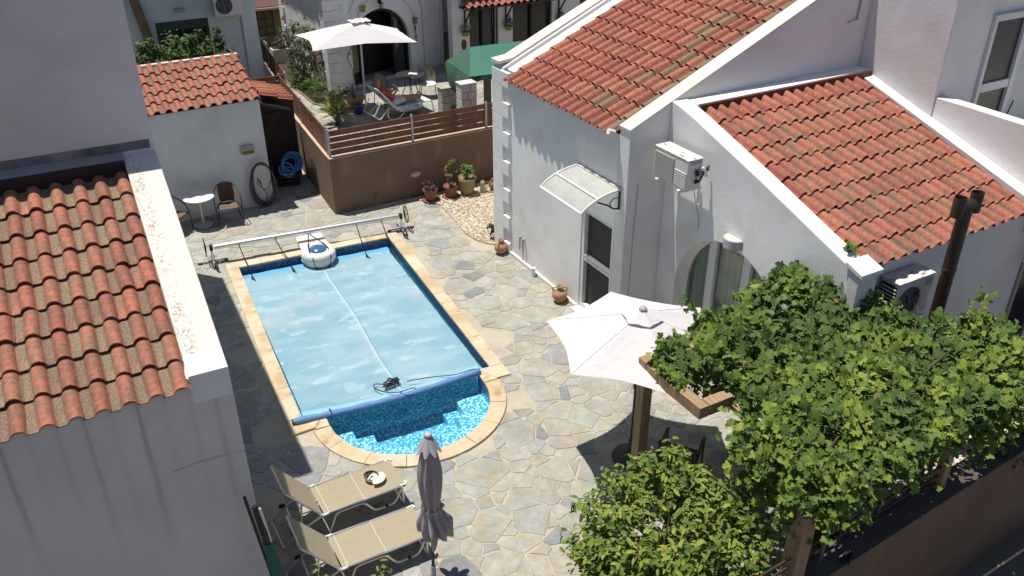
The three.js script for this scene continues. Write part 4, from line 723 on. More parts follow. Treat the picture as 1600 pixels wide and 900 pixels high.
// ------------------------------------------------------------------ closed grey umbrella
{
  const t = thing('closed_umbrella', 'closed grey umbrella tied around its dark pole beside the loungers', 'umbrella', [2.83, 0, -7.04], 0.3);
  t.rotation.z = -0.018;
  obj('pole', rod([[0, 0, 0], [0.02, 2.28, 0]], 0.019, 12), M.rubber, t);
  obj('ground_sleeve', lathe([[0.032, 0], [0.032, 0.22], [0.024, 0.24]], 16), M.greyMetal, t);
  const cloth = std(lin(0.37, 0.345, 0.365), 0.95, { map: rep(slingTex, 4), bumpMap: rep(grain, 8), bumpScale: 0.003 });
  const rr = (y) => y > 1.22 ? 0.058 + 0.060 * Math.sin(Math.PI * clamp((2.12 - y) / 0.95)) ** 0.8 + 0.02 * (2.12 - y) : y > 1.13 ? 0.104 : 0.104 + 0.062 * sm(1.13, 0.86, y) - 0.01 * sm(0.86, 0.72, y);
  obj('canopy', surf(64, 44, (u, v) => { const y = 2.12 - v * 1.34, a = u * Math.PI * 2; const p = 0.16 + 0.30 * sm(1.2, 0.75, y) + 0.1 * sm(2.0, 1.6, y); const r = rr(y) * (1 + p * Math.sin(a * 8 + 0.8 * Math.sin(y * 3)) * (0.7 + 0.3 * Math.sin(a * 3 + 1))) ; const sk = 0.07 * sm(1.15, 0.72, y); return [Math.cos(a) * r + sk * 0.8 + 0.018, y - (v > 0.97 ? 0.12 * (0.5 + 0.5 * Math.sin(a * 3)) : 0) * 1, Math.sin(a) * r + sk * 0.2]; }, 1, 1.6), cloth, t);
  const capc = std(lin(0.36, 0.34, 0.35), 0.9);
  obj('top_vent', surf(64, 8, (u, v) => { const a = u * Math.PI * 2; const r = 0.035 + v * 0.10 * (1 + 0.24 * Math.sin(a * 8)); return [Math.cos(a) * r + 0.018, 2.26 - v * 0.19 - 0.03 * v * Math.sin(a * 8), Math.sin(a) * r]; }), capc, t);
  obj('finial', [place(lathe([[0, 0.045], [0.03, 0.04], [0.048, 0.02], [0.05, 0], [0, 0]], 20), 0.02, 2.255, 0)], std(lin(0.42, 0.4, 0.41), 0.5), t);
  obj('tie_strap', [surf(40, 1, (u, v) => { const a = u * Math.PI * 2; const r = 0.118 + 0.01 * Math.sin(a * 8); return [Math.cos(a) * r + 0.02, 1.155 + v * 0.035, Math.sin(a) * r]; })], cloth, t);
  obj('strap_knot', [box(0.06, 0.05, 0.05, 0.13, 1.17, 0.06, 0.015)], cloth, t);
}

// ------------------------------------------------------------------ open white parasol on the patio
function canopySheet(n, Rr, rise, scallop, phase, seg = 14) {                 // pitched cloth between n ribs, edge pulled in between them
  const pos = [], uv = [], idx = []; const per = 8, N = n * per;
  for (let j = 0; j <= seg; j++) for (let i = 0; i <= N; i++) { const a = phase + i / N * Math.PI * 2, f = (i % per) / per, w = Math.sin(f * Math.PI), v = j / seg; const flat = Math.cos(Math.PI / n) / Math.cos((f - 0.5) * 2 * Math.PI / n); const r = Rr * v * flat * (1 - scallop * w * v); const y = rise * (1 - Math.pow(v, 1.12)) - 0.05 * w * Math.sin(v * Math.PI) * Rr * 0.55 + 0.006 * Math.sin(v * 40 + i) * w * v; pos.push(Math.cos(a) * r, y, Math.sin(a) * r); uv.push(Math.cos(a) * r, Math.sin(a) * r); }
  for (let j = 0; j < seg; j++) for (let i = 0; i < N; i++) { const a = j * (N + 1) + i, b = a + N + 1; idx.push(a, a + 1, b, a + 1, b + 1, b); }
  const g = new THREE.BufferGeometry(); g.setAttribute('position', new THREE.Float32BufferAttribute(pos, 3)); g.setAttribute('uv', new THREE.Float32BufferAttribute(uv, 2)); g.setIndex(idx); g.computeVertexNormals(); return g;
}
const clothBump = tex(256, 256, (u, v) => 0.7 * fbm(u, v, 5, 4, 9) + 0.3 * fbm(u, v, 60, 1), false);
const whiteCloth = phys({ color: lin(0.66, 0.635, 0.64), roughness: 0.95, transmission: 0.15, thickness: 0, bumpMap: rep(clothBump, 1.3), bumpScale: 0.014 });
{
  const t = thing('open_parasol', 'open white hexagonal parasol with a vented top standing on the patio by the vine', 'parasol', [6.30, 0, -7.66]);
  obj('pole', rod([[0, 0, 0], [0, 2.50, 0]], 0.021, 12), M.rubber, t);
  obj('base', lathe([[0.27, 0], [0.27, 0.05], [0.23, 0.09], [0.04, 0.12], [0.04, 0.34], [0.03, 0.36]], 32), std(lin(0.05, 0.05, 0.05), 0.7), t);
  const ph = -132 * Math.PI / 180; const tilt = pgroup('head', t); tilt.position.set(0, 2.10, 0); tilt.rotation.set(0.0, 0, -0.03);
  obj('canopy', canopySheet(6, 1.32, 0.40, 0.075, ph), whiteCloth, tilt);
  const can = canopySheet(6, 1.32, 0.40, 0.075, ph), cp = can.attributes.position;
  for (let k = 0; k < 6; k++) { const pts = []; for (let j = 1; j <= 14; j++) { const i = j * 49 + k * 8; pts.push([cp.getX(i), cp.getY(i) + 0.002, cp.getZ(i)]); } obj('seam', rod(pts, 0.0035, 5), M.brightWhite, tilt); }
  const vent = canopySheet(6, 0.29, 0.11, 0.05, ph, 6); vent.translate(0, 0.355, 0); obj('vent', vent, whiteCloth, tilt);
  obj('vent_mesh', [lathe([[0.15, 0.355], [0.19, 0.335]], 24)], M.black, tilt);
  obj('cap', [place(lathe([[0, 0.05], [0.03, 0.045], [0.055, 0.015], [0.055, 0], [0, 0]], 20), 0, 0.46, 0)], M.greyMetal, tilt);
  for (let k = 0; k < 6; k++) { const a = ph + k * Math.PI / 3; const x = Math.cos(a), z = Math.sin(a); const rb = obj('rib', rod([[x * 0.03, 0.37, z * 0.03], [x * 0.65, 0.17, z * 0.65], [x * 1.28, -0.02, z * 1.28]], 0.009, 5), M.rubber, tilt); obj('strut', rod([[x * 0.03, -0.12, z * 0.03], [x * 0.62, 0.16, z * 0.62]], 0.007, 5), M.rubber, rb); }
  obj('crank', [box(0.06, 0.1, 0.06, 0, 1.3, 0, 0.015), rod([[0, 1.3, 0.03], [0, 1.3, 0.12], [0.08, 1.25, 0.12]], 0.008, 5)], M.black, t);
  obj('cord', [rod([[0.02, 2.2, 0], [0.06, 2.0, 0.03], [0.02, 1.85, 0.02], [0.09, 2.05, -0.02]], 0.004, 4)], M.black, t);
}

// ------------------------------------------------------------------ dark sling chairs and table below the vine
function slingChair(label, p, turn) {
  const t = thing('garden_chair', label, 'chair', p, turn);
  const sl = std(lin(0.075, 0.062, 0.052), 0.85, { map: rep(slingTex, 4) });
  obj('seat_sling', surf(8, 8, (u, v) => [(u - 0.5) * 0.5, 0.42 - 0.03 * Math.sin(u * Math.PI) - v * 0.03, 0.22 - v * 0.46]), sl, t);
  obj('back_sling', surf(8, 10, (u, v) => [(u - 0.5) * (0.5 - 0.10 * v * v), 0.39 + v * 0.62 - 0.06 * (2 * u - 1) ** 2 * v, -0.24 - v * 0.24 - 0.02 * Math.sin(u * Math.PI)]), sl, t);
  for (const s of [-1, 1]) { const x = s * 0.26; obj('side_frame', bent([[x, 0, 0.26], [x, 0.64, 0.24], [x, 0.66, -0.18], [x, 0.62, -0.33]], 0.013), M.black, t); obj('back_post', bent([[x, 0, -0.42], [x, 0.40, -0.24], [x * 0.8, 1.0, -0.49]], 0.013), M.black, t); obj('arm_rest', [box(0.05, 0.02, 0.42, x, 0.67, 0.03, 0.01)], M.black, t); }
  obj('cross_bar', [rod([[-0.26, 0.38, -0.24], [0.26, 0.38, -0.24]], 0.012), rod([[-0.26, 0.41, 0.22], [0.26, 0.41, 0.22]], 0.012)], M.black, t);
  return t;
}
slingChair('dark sling garden chair with high back in the shade below the white parasol', [6.62, 0.012, -6.95], 2.2);
slingChair('dark garden chair half hidden in the shade by the pergola railing', [7.2, 0.012, -4.95], 2.9);
// ------------------------------------------------------------------ foliage tools
function leafShape(kind) {
  const pos = [], uv = [], idx = []; let rim;
  if (kind === 'grape') { const r = [[-90, 0.16], [-70, 0.50], [-48, 0.58], [-30, 0.40], [-12, 0.66], [4, 0.76], [22, 0.55], [38, 0.47], [58, 0.74], [78, 0.86], [90, 0.98], [102, 0.86], [122, 0.74], [142, 0.47], [158, 0.55], [176, 0.76], [192, 0.66], [210, 0.40], [228, 0.58], [250, 0.50]]; rim = r.map(([a, q]) => [Math.cos(a * Math.PI / 180) * q, Math.sin(a * Math.PI / 180) * q]); }
  else if (kind === 'oval') { rim = []; for (let k = 0; k < 10; k++) { const a = k / 10 * Math.PI * 2 - Math.PI / 2; rim.push([Math.cos(a) * 0.44 * (1 - 0.15 * Math.sin(a)), Math.sin(a) * 1.0]); } }
  else { rim = [[0, -1], [0.12, -0.4], [0.12, 0.3], [0, 1], [-0.12, 0.3], [-0.12, -0.4]]; }
  const h = (x, y) => kind === 'grape' ? 0.16 * Math.abs(x) - 0.22 * (x * x + y * y) + 0.05 * Math.sin(7 * Math.atan2(y, x)) : 0.35 * Math.abs(x) - 0.16 * y * y;
  pos.push(0, 0, h(0, 0)); uv.push(0.5, 0.5);
  for (const [x, y] of rim) { pos.push(x, y, h(x, y)); uv.push(0.5 + x / 2, 0.5 + y / 2); }
  for (let i = 0; i < rim.length; i++) idx.push(0, 1 + i, 1 + (i + 1) % rim.length);
  const g = new THREE.BufferGeometry(); g.setAttribute('position', new THREE.Float32BufferAttribute(pos, 3)); g.setAttribute('uv', new THREE.Float32BufferAttribute(uv, 2)); g.setIndex(idx); g.rotateX(-Math.PI / 2); g.computeVertexNormals(); return g;
}
const leafTex = tex(128, 128, (u, v) => { const x = (u - 0.5) * 2, y = (v - 0.5) * 2, a = Math.atan2(x, y), r = Math.hypot(x, y); const vein = Math.max(0, 1 - Math.abs(((a / (Math.PI / 3.6)) % 1 + 1.5) % 1 - 0.5) * 12 * r); const k = 0.78 + 0.22 * fbm(u, v, 8, 3); return mix([k, k, k], [1, 1, 0.85], vein * 0.5); });
const leafMat = (c, tr = 0.3, rough = 0.5) => phys({ color: lin(...c), roughness: 0.84, transmission: tr, thickness: 0, map: leafTex });
const LEAF = { grape: leafShape('grape'), oval: leafShape('oval'), blade: leafShape('blade') };
// leaves = [{p, n, s, turn}]; the `single` largest in the picture become meshes, the rest one instanced part
function foliage(t, leaves, kind, tones, single, { tr = 0.3, rough = 0.5, name = 'leaf' } = {}) {
  const mats = tones.map((c) => leafMat(c, tr, rough)), o = new THREE.Object3D(), q = new THREE.Quaternion(), up = V(0, 1, 0);
  t.updateMatrixWorld(true); camera.updateMatrixWorld();
  const cp = camera.position;
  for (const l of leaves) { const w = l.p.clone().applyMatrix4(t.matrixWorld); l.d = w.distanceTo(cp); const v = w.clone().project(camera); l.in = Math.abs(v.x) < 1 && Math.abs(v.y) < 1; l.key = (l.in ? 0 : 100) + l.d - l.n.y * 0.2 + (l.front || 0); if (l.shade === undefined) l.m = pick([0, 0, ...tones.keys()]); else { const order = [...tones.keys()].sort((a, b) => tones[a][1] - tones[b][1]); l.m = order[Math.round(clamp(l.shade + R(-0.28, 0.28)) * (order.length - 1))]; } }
  const sorted = single ? [...leaves].sort((a, b) => a.key - b.key) : leaves;
  const set = (l) => { q.setFromUnitVectors(up, l.n); o.position.copy(l.p); o.quaternion.copy(q); o.rotateY(l.turn); o.scale.set(l.s, l.s * (l.b || 1), l.s); };
  for (let i = 0; i < single; i++) { const l = sorted[i]; if (!l) break; set(l); const m = obj(name, LEAF[kind], mats[l.m], t); m.position.copy(o.position); m.quaternion.copy(o.quaternion); m.scale.copy(o.scale); }
  const restN = leaves.length - single; if (restN <= 0) return;
  const im = new THREE.InstancedMesh(LEAF[kind], leafMat([1, 1, 1], tr, rough), restN); im.name = single ? 'leaves' : 'leaves'; im.userData.kind = 'stuff'; shade(im);
  for (let i = 0; i < restN; i++) { const l = sorted[i + single]; set(l); o.updateMatrix(); im.setMatrixAt(i, o.matrix); const c = tones[l.m], k = R(0.75, 1.2); im.setColorAt(i, lin(c[0] * k, c[1] * k, c[2] * k)); }
  t.add(im);
}
const rndDir = (up = 0.6) => V(R(-1, 1), R(-0.4, 1) + up, R(-1, 1)).normalize();
// crown of clumps: leaves near the surface of many small balls placed in an ellipsoid
function crownLeaves(c, r, clumps, per, cr, size, up = 0.5, shell = 0.55) {
  const L = [];
  for (let k = 0; k < clumps; k++) {
    let d; do d = V(R(-1, 1), R(-1, 1), R(-1, 1)); while (d.lengthSq() > 1 || d.lengthSq() < shell * shell * 0.5);
    const q = V(c[0] + d.x * r[0], c[1] + d.y * r[1], c[2] + d.z * r[2]), rr = cr * R(0.6, 1.25);
    for (let i = 0; i < per; i++) { const e = rndDir(0.15), f = rr * Math.pow(rnd(), 0.5); L.push({ p: q.clone().addScaledVector(e, f), n: e.clone().add(rndDir(up)).normalize(), s: size * R(0.6, 1.25), turn: R(0, 6.3) }); }
  }
  return L;
}
function branchSet(base, ends, r0) {
  return ends.map((e) => { const b = V(...base), f = V(...e), m = b.clone().lerp(f, 0.5).add(V(R(-0.12, 0.12), R(0, 0.15), R(-0.12, 0.12))); const pts = [b, b.clone().lerp(m, 0.5).add(V(R(-0.04, 0.04), 0, R(-0.04, 0.04))), m, m.clone().lerp(f, 0.5).add(V(R(-0.05, 0.05), 0.03, R(-0.05, 0.05))), f]; return rod(pts, [r0, r0 * 0.8, r0 * 0.6, r0 * 0.42, r0 * 0.25], 6); });
}

// ------------------------------------------------------------------ perimeter wall, railing, pergola
const PWALL = 3.3 * Math.PI / 180;                     // the wall runs a little off the house axis
{
  const w = thing('perimeter_wall', 'brown rendered boundary wall with a flat top under the vine, bottom right', 'wall', [6.36, -0.95, -4.09], PWALL);
  const t2 = std(lin(0.215, 0.145, 0.10), 0.95, { map: rep(tex(512, 512, (u, v) => { const k = 0.72 + 0.28 * fbm(u, v, 3, 4, 5); const s = sm(0.55, 0.75, fbm(u + v * 0.4, v, 9, 3, 3)); return mix([k, k, k], [k * 1.1, k * 1.06, k], s); }), 0.35), bumpMap: rep(bumpPlaster, 1.3), bumpScale: 0.008 });
  obj('wall', [bx(-6, 9, -0.4, 1.95, -0.34, 0, 0.01)], t2, w);
  obj('cap', [bx(-6, 9, 1.94, 1.955, -0.335, -0.002, 0.004)], std(lin(0.10, 0.085, 0.08), 0.95, { map: rep(mottle, 0.6) }), w);
}
{
  const t = thing('railing', 'low dark metal railing on the boundary wall under the vine', 'railing', [6.36, 1.005, -4.30], PWALL);
  const posts = [-1.2, 0.02, 0.95, 2.2];
  const rm = std(lin(0.05, 0.042, 0.036), 0.5, { metalness: 0.3 });
  posts.forEach((x, i) => obj('post', [i === 1 ? box(0.06, 0.42, 0.05, x, 0.21, 0, 0.006) : box(0.04, 0.38, 0.04, x, 0.19, 0, 0.006)], i === 1 ? std(lin(0.16, 0.12, 0.085), 0.7) : rm, t));
  for (const y of [0.36, 0.22, 0.09]) for (let i = 0; i < 3; i++) obj('rail', [bx(posts[i] + 0.03, posts[i + 1] - 0.03, y - 0.015, y + 0.015, -0.012, 0.012, 0.004)], rm, t);
  for (const x of [-0.85, -0.5, -0.2, 0.3, 0.6]) obj('baluster', [bx(x - 0.012, x + 0.012, 0.01, 0.36, -0.014, 0.014, 0.004)], rm, t);
}
{ const t = thing('solar_light', 'flat black box lying on top of the boundary wall', 'solar light', [6.66, 1.005, -4.16], 0.45);
  obj('body', [box(0.19, 0.035, 0.10, 0, 0.02, 0, 0.01)], M.black, t); obj('panel', [box(0.15, 0.006, 0.075, 0, 0.038, 0, 0.002)], std(lin(0.02, 0.022, 0.03), 0.25), t); obj('clip', [box(0.03, 0.02, 0.11, 0.05, 0.012, 0, 0.004)], M.rubber, t); }
{ const t = thing('bamboo_cane', 'long pale bamboo cane leaning across the dark ground outside the boundary wall', 'cane', [9.05, -0.62, -3.93], -0.02);
  obj('stem', rod([[-0.3, -0.02, 0], [1.8, 0.1, -0.05]], 0.016, 8), std(lin(0.55, 0.44, 0.24), 0.6), t); for (const x of [0.1, 0.6, 1.1, 1.55]) obj('node', [place(new THREE.TorusGeometry(0.017, 0.004, 5, 12), x, 0.003 + x * 0.056, -0.008 - x * 0.02, Math.PI / 2)], std(lin(0.4, 0.3, 0.16), 0.7), t); }
{
  const t = thing('pergola', 'brown timber pergola carrying the vine at the patio edge', 'pergola', [0, 0, 0]);
  const post = (x, z, y0, y1, s) => obj('post', [bx(x - s, x + s, y0, y1, z - s, z + s, 0.008)], M.timber, t);
  post(5.90, -7.0, 0, 2.31, 0.075); post(5.92, -4.28, 1.005, 2.0, 0.095); post(8.55, -4.42, 1.005, 2.0, 0.06); post(8.95, -6.85, 0, 2.05, 0.07);
  const beam = (x0, x1, z0, z1, y0, y1) => obj('beam', [bx(x0, x1, y0, y1, z0, z1, 0.006)], M.timber, t);
  beam(5.98, 8.95, -7.065, -6.93, 2.12, 2.28); beam(5.83, 5.975, -6.92, -5.89, 2.12, 2.28); beam(5.985, 6.35, -6.04, -5.89, 2.12, 2.28); beam(5.83, 9.6, -4.36, -4.22, 2.003, 2.12);
  for (const z of [-6.4, -5.4, -4.9]) beam(6.36, 9.8, z - 0.03, z + 0.03, 1.95, 2.03);
  for (const x of [6.4, 7.3, 8.2, 9.1]) obj('rafter', [bx(x - 0.03, x + 0.03, 2.035, 2.1, -6.92, -4.37, 0.005)], M.timber, t);
  for (const [x, y, z] of [[5.86, 2.2, -6.925], [5.91, 2.2, -5.885], [6.1, 2.2, -5.885], [5.82, 2.18, -7.0]]) obj('bolt', [place(cyl(0.008, 0.008, 0.01, 0, 0, 0, 8), x, y, z, 0, Math.PI / 2)], M.greyMetal, t);
}
// ------------------------------------------------------------------ grape vine on the pergola
{
  const t = thing('grape_vine', 'grape vine with broad lobed leaves spread over the pergola', 'vine', [8.3, 0, -4.6]);
  obj('trunk', rod([[0.05, 0.0, -0.1], [0.0, 0.6, -0.06], [0.12, 1.1, 0.02], [-0.02, 1.6, -0.03], [0.1, 2.0, -0.08], [-0.3, 2.34, -0.3]], [0.06, 0.05, 0.045, 0.04, 0.035, 0.03], 9), M.bark, t);
  const arms = []; for (const [x, z] of [[-2.2, -1.9], [-1.6, -0.6], [0.9, -0.5], [0.4, -2.2], [-2.3, 0.2], [1.4, -1.4]]) arms.push(...branchSet([-0.3, 2.34, -0.3], [[x, 2.45, z]], 0.028));
  obj('branches', arms, M.bark, t);
  const outline = [[5.93, -6.83], [6.25, -6.98], [6.62, -7.15], [7.2, -7.42], [8.3, -7.42], [9.45, -7.5], [9.25, -6.85], [9.62, -6.3], [9.42, -5.8], [9.95, -5.25], [10.2, -4.85], [10.0, -4.3], [8.6, -4.02], [7.6, -4.08], [6.9, -4.12], [6.2, -4.2], [5.95, -4.35], [5.92, -4.75], [6.1, -5.2], [6.45, -5.9], [6.15, -6.2]];
  const L = []; let n = 0;
  const hgt = (x, z) => { const mound = 0.40 * fbm(x * 0.23, z * 0.23, 4, 3) + 0.34 * (fbm(x * 0.5 + 0.3, z * 0.5, 6, 2) - 0.2); return 2.2 + mound + 0.30 * Math.exp(-((x - 8.7) ** 2 + (z + 6.8) ** 2) / 0.5) + 0.12 * Math.sin(x * 2.3 + z * 1.1) * Math.sin(z * 2.9 + 0.5) - 0.34 * sm(9.0, 9.5, x) * sm(5.5, 6.2, -z); };
  while (n < 9800) {
    const p = [R(5.8, 10.3), R(-7.6, -4.0)]; if (!inside(p, outline)) continue;
    let ed = 9; for (const q of outline) ed = Math.min(ed, Math.hypot(q[0] - p[0], q[1] - p[1]));
    const gap = fbm(p[0] * 0.41, p[1] * 0.41, 9, 3); if (gap < 0.27 && rnd() < 0.9) continue;
    const depth = Math.pow(rnd(), 1.6) * 0.5; const y = hgt(p[0], p[1]) - depth + R(-0.03, 0.05);
    const nr = V(R(-1.1, 0.9) - 0.2, R(0.2, 1.2), R(-0.9, 1.1) + 0.25).normalize();
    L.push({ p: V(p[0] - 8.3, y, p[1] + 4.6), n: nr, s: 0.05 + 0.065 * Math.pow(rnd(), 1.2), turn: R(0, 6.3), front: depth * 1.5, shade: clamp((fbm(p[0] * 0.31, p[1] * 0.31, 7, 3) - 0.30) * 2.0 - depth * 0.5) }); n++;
  }
  // shoots that hang over the near side and stand up from the top
  const strand = (a, b, k, sag, w = 0.1) => { for (let i = 0; i < k; i++) { const u = rnd(); L.push({ p: V(a[0] + (b[0] - a[0]) * u + R(-w, w) - 8.3, a[1] + (b[1] - a[1]) * u + sag * Math.sin(u * 3.14) + R(-w, w), a[2] + (b[2] - a[2]) * u + R(-w, w) + 4.6), n: V(R(-0.9, 0.5), R(0.2, 1), R(-0.3, 1)).normalize(), s: R(0.045, 0.08), turn: R(0, 6.3) }); } };
  for (let k = 0; k < 26; k++) { const x = R(5.95, 9.7), len = R(0.2, 0.62); strand([x, 2.45, -4.2 + R(-0.1, 0.05)], [x + R(-0.25, 0.25), 2.35 - len, -4.02 + R(-0.05, 0.05)], 26, 0.04); }
  for (let k = 0; k < 8; k++) { const z = R(-5.6, -4.4); strand([6.0, 2.4, z], [5.85 + R(-0.1, 0.1), 2.4 - R(0.2, 0.6), z + R(-0.1, 0.2)], 26, 0.03); }
  strand([5.95, 2.42, -6.85], [6.5, 2.45, -7.05], 60, 0.0, 0.09); strand([5.9, 2.4, -6.9], [5.95, 2.15, -6.75], 26, 0, 0.07); strand([6.3, 2.35, -5.7], [6.0, 1.5, -5.3], 120, 0, 0.2); strand([6.2, 2.2, -5.0], [5.8, 1.25, -4.9], 120, 0, 0.2); strand([6.4, 1.9, -5.4], [6.0, 0.9, -5.2], 90, 0, 0.22); strand([6.4, 2.5, -4.5], [5.9, 1.75, -4.3], 110, 0.0, 0.16); strand([6.1, 2.3, -4.9], [5.9, 1.6, -4.8], 80, 0, 0.15); strand([5.72, 2.12, -4.4], [6.15, 2.0, -4.1], 110, 0.05, 0.12); strand([5.85, 2.45, -4.45], [6.4, 2.45, -4.2], 90, 0.02, 0.14); strand([6.3, 2.4, -4.15], [6.0, 1.85, -4.1], 70, 0, 0.12); strand([5.85, 2.35, -4.4], [5.75, 1.75, -4.35], 60, 0, 0.1); strand([6.05, 2.3, -5.3], [5.95, 1.9, -5.3], 60, 0, 0.12);
  strand([9.2, 2.5, -7.2], [9.05, 3.15, -6.9], 60, 0.05, 0.12); strand([9.1, 2.6, -6.9], [8.95, 3.3, -6.65], 40, 0.05, 0.08); strand([9.6, 2.5, -5.2], [9.95, 2.95, -5.3], 50, 0.05, 0.12); strand([9.0, 2.4, -6.1], [9.1, 2.65, -6.0], 45, 0, 0.12); strand([5.9, 2.36, -6.8], [5.9, 2.32, -6.3], 80, 0.03, 0.07); strand([6.9, 2.5, -7.2], [6.7, 2.75, -7.3], 14, 0, 0.06); strand([6.2, 2.4, -6.95], [6.1, 2.55, -7.05], 10, 0, 0.05);
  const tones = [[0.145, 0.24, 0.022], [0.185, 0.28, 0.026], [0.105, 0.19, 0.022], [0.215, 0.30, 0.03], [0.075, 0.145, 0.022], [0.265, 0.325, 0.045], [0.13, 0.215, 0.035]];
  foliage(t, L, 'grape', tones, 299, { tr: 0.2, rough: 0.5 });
  const dry = []; for (let k = 0; k < 14; k++) { const p = [R(5.95, 9.2), R(-7.0, -4.2)]; dry.push({ p: V(p[0] - 8.3, hgt(p[0], p[1]) + 0.03, p[1] + 4.6), n: rndDir(0.5), s: R(0.04, 0.06), turn: R(0, 6) }); }
  foliage(t, dry, 'grape', [[0.33, 0.13, 0.06], [0.40, 0.26, 0.12]], 14, { tr: 0.1, rough: 0.8, name: 'dry_leaf' });
}
// dark fine bush at the right edge
{
  const t = thing('dark_bush', 'dark fine leaved bush spilling over the boundary wall at the right edge', 'bush', [10.6, 0, -5.0]);
  obj('trunk', branchSet([0, 0, 0], [[0.1, 1.6, 0.1], [-0.4, 1.5, 0.2], [0.5, 1.5, -0.3]], 0.04), M.bark, t);
  foliage(t, [...crownLeaves([0, 1.55, 0.1], [0.85, 0.6, 0.75], 70, 80, 0.22, 0.024, 0.3), ...crownLeaves([-0.3, 1.0, 0.65], [0.7, 0.3, 0.18], 22, 60, 0.15, 0.022, 0.3)], 'oval', [[0.05, 0.085, 0.028], [0.065, 0.10, 0.03], [0.09, 0.12, 0.035]], 0);
}
// lemon bush, bottom centre right
{
  const t = thing('lemon_bush', 'dense green lemon bush with yellowing leaves beside the pergola post', 'bush', [5.05, 0, -5.35]);
  const ends = []; for (let k = 0; k < 22; k++) { const a = R(0, 6.28), r = R(0.3, 0.95); ends.push([Math.cos(a) * r, R(0.7, 1.55), Math.sin(a) * r * 0.9]); }
  obj('trunk', [rod([[0, 0, 0], [0.03, 0.35, 0.02]], [0.06, 0.05], 9)], M.bark, t);
  obj('branches', branchSet([0.02, 0.32, 0.01], ends, 0.024), M.bark, t);
  const L = [...crownLeaves([0.02, 1.05, -0.08], [1.05, 0.64, 0.95], 185, 27, 0.20, 0.052, 0.55, 0.75), ...crownLeaves([-0.6, 0.72, 0.1], [0.78, 0.52, 0.78], 80, 22, 0.18, 0.046, 0.5, 0.65), ...crownLeaves([0.55, 0.9, 0.35], [0.6, 0.6, 0.6], 40, 22, 0.18, 0.05, 0.5, 0.6), ...crownLeaves([0.35, 1.35, -0.5], [0.45, 0.35, 0.5], 30, 24, 0.17, 0.05, 0.6, 0.6)];
  foliage(t, L, 'oval', [[0.19, 0.29, 0.026], [0.235, 0.335, 0.03], [0.15, 0.25, 0.026], [0.31, 0.38, 0.04], [0.115, 0.20, 0.026], [0.37, 0.39, 0.06]], 292, { tr: 0.3, rough: 0.42 });
  const yl = []; for (let k = 0; k < 8; k++) { const a = R(0, 6.28); yl.push({ p: V(Math.cos(a) * R(0.5, 0.9), R(0.9, 1.5), Math.sin(a) * R(0.4, 0.8)), n: rndDir(0.6), s: R(0.045, 0.06), turn: R(0, 6) }); }
  foliage(t, yl, 'oval', [[0.55, 0.40, 0.05], [0.5, 0.42, 0.10]], 8, { tr: 0.25, name: 'yellow_leaf' });
}
// tips of a shrub at the bottom edge
{
  const t = thing('potted_shrub', 'lime green shrub whose two leafy tips reach into the bottom edge by the loungers', 'shrub', [1.75, 0, -6.62]);
  obj('pot', lathe([[0, 0], [0.16, 0], [0.21, 0.34], [0.23, 0.36], [0.2, 0.36], [0.19, 0.32], [0, 0.31]], 24), M.clay, t);
  const tips = [[-0.36, 1.0, -0.36], [0.34, 1.05, 0.0], [0, 0.8, 0.15], [-0.2, 0.85, 0.2]];
  obj('stems', branchSet([0, 0.3, 0], tips, 0.014), M.bark, t);
  const L = []; for (const e of tips) for (let k = 0; k < 34; k++) { const u = Math.pow(rnd(), 0.5); const d = rndDir(0.3); L.push({ p: V(e[0] * u, 0.3 + (e[1] - 0.3) * u, e[2] * u).addScaledVector(d, R(0.02, 0.12)), n: d.clone().add(V(0, 0.7, 0.1)).normalize(), s: R(0.03, 0.055), turn: R(0, 6.3) }); }
  foliage(t, L, 'oval', [[0.22, 0.30, 0.04], [0.28, 0.34, 0.05], [0.17, 0.26, 0.04]], 90, { tr: 0.35 });
}
// furled green parasol and pole against the left house wall
{ const t = thing('furled_parasol', 'furled dark green parasol leaning by the corner of the left house wall', 'parasol', [1.13, 0, -7.06], 0);
  obj('pole', rod([[0, 0, 0.1], [-0.16, 2.02, -0.06]], 0.016, 8), M.whiteMetal, t);
  obj('sleeve', rod([[-0.205, 2.04, -0.09], [-0.17, 1.72, -0.05], [-0.15, 1.5, -0.03]], [0.03, 0.045, 0.042], 12), M.black, t);
  obj('canopy', surf(24, 16, (u, v) => { const a = u * 6.283, r = 0.045 + 0.02 * Math.sin(v * 3) + 0.008 * Math.sin(a * 6); const y = 1.55 - v * 1.15; return [Math.cos(a) * r - 0.155 + v * 0.09, y, Math.sin(a) * r - 0.03 + v * 0.08]; }), std(lin(0.02, 0.13, 0.085), 0.85), t); }
{ const t = thing('broom', 'black broom handle standing upright behind the furled green parasol', 'broom', [1.06, 0, -7.3], 0);
  obj('handle', rod([[0, 0, 0], [-0.20, 2.12, 0.05]], 0.019, 8), M.black, t); obj('head', [box(0.3, 0.07, 0.06, 0, 0.09, 0, 0.015)], M.darkBrown, t); obj('bristles', [box(0.28, 0.07, 0.05, 0, 0.035, 0, 0.01)], M.black, t); }

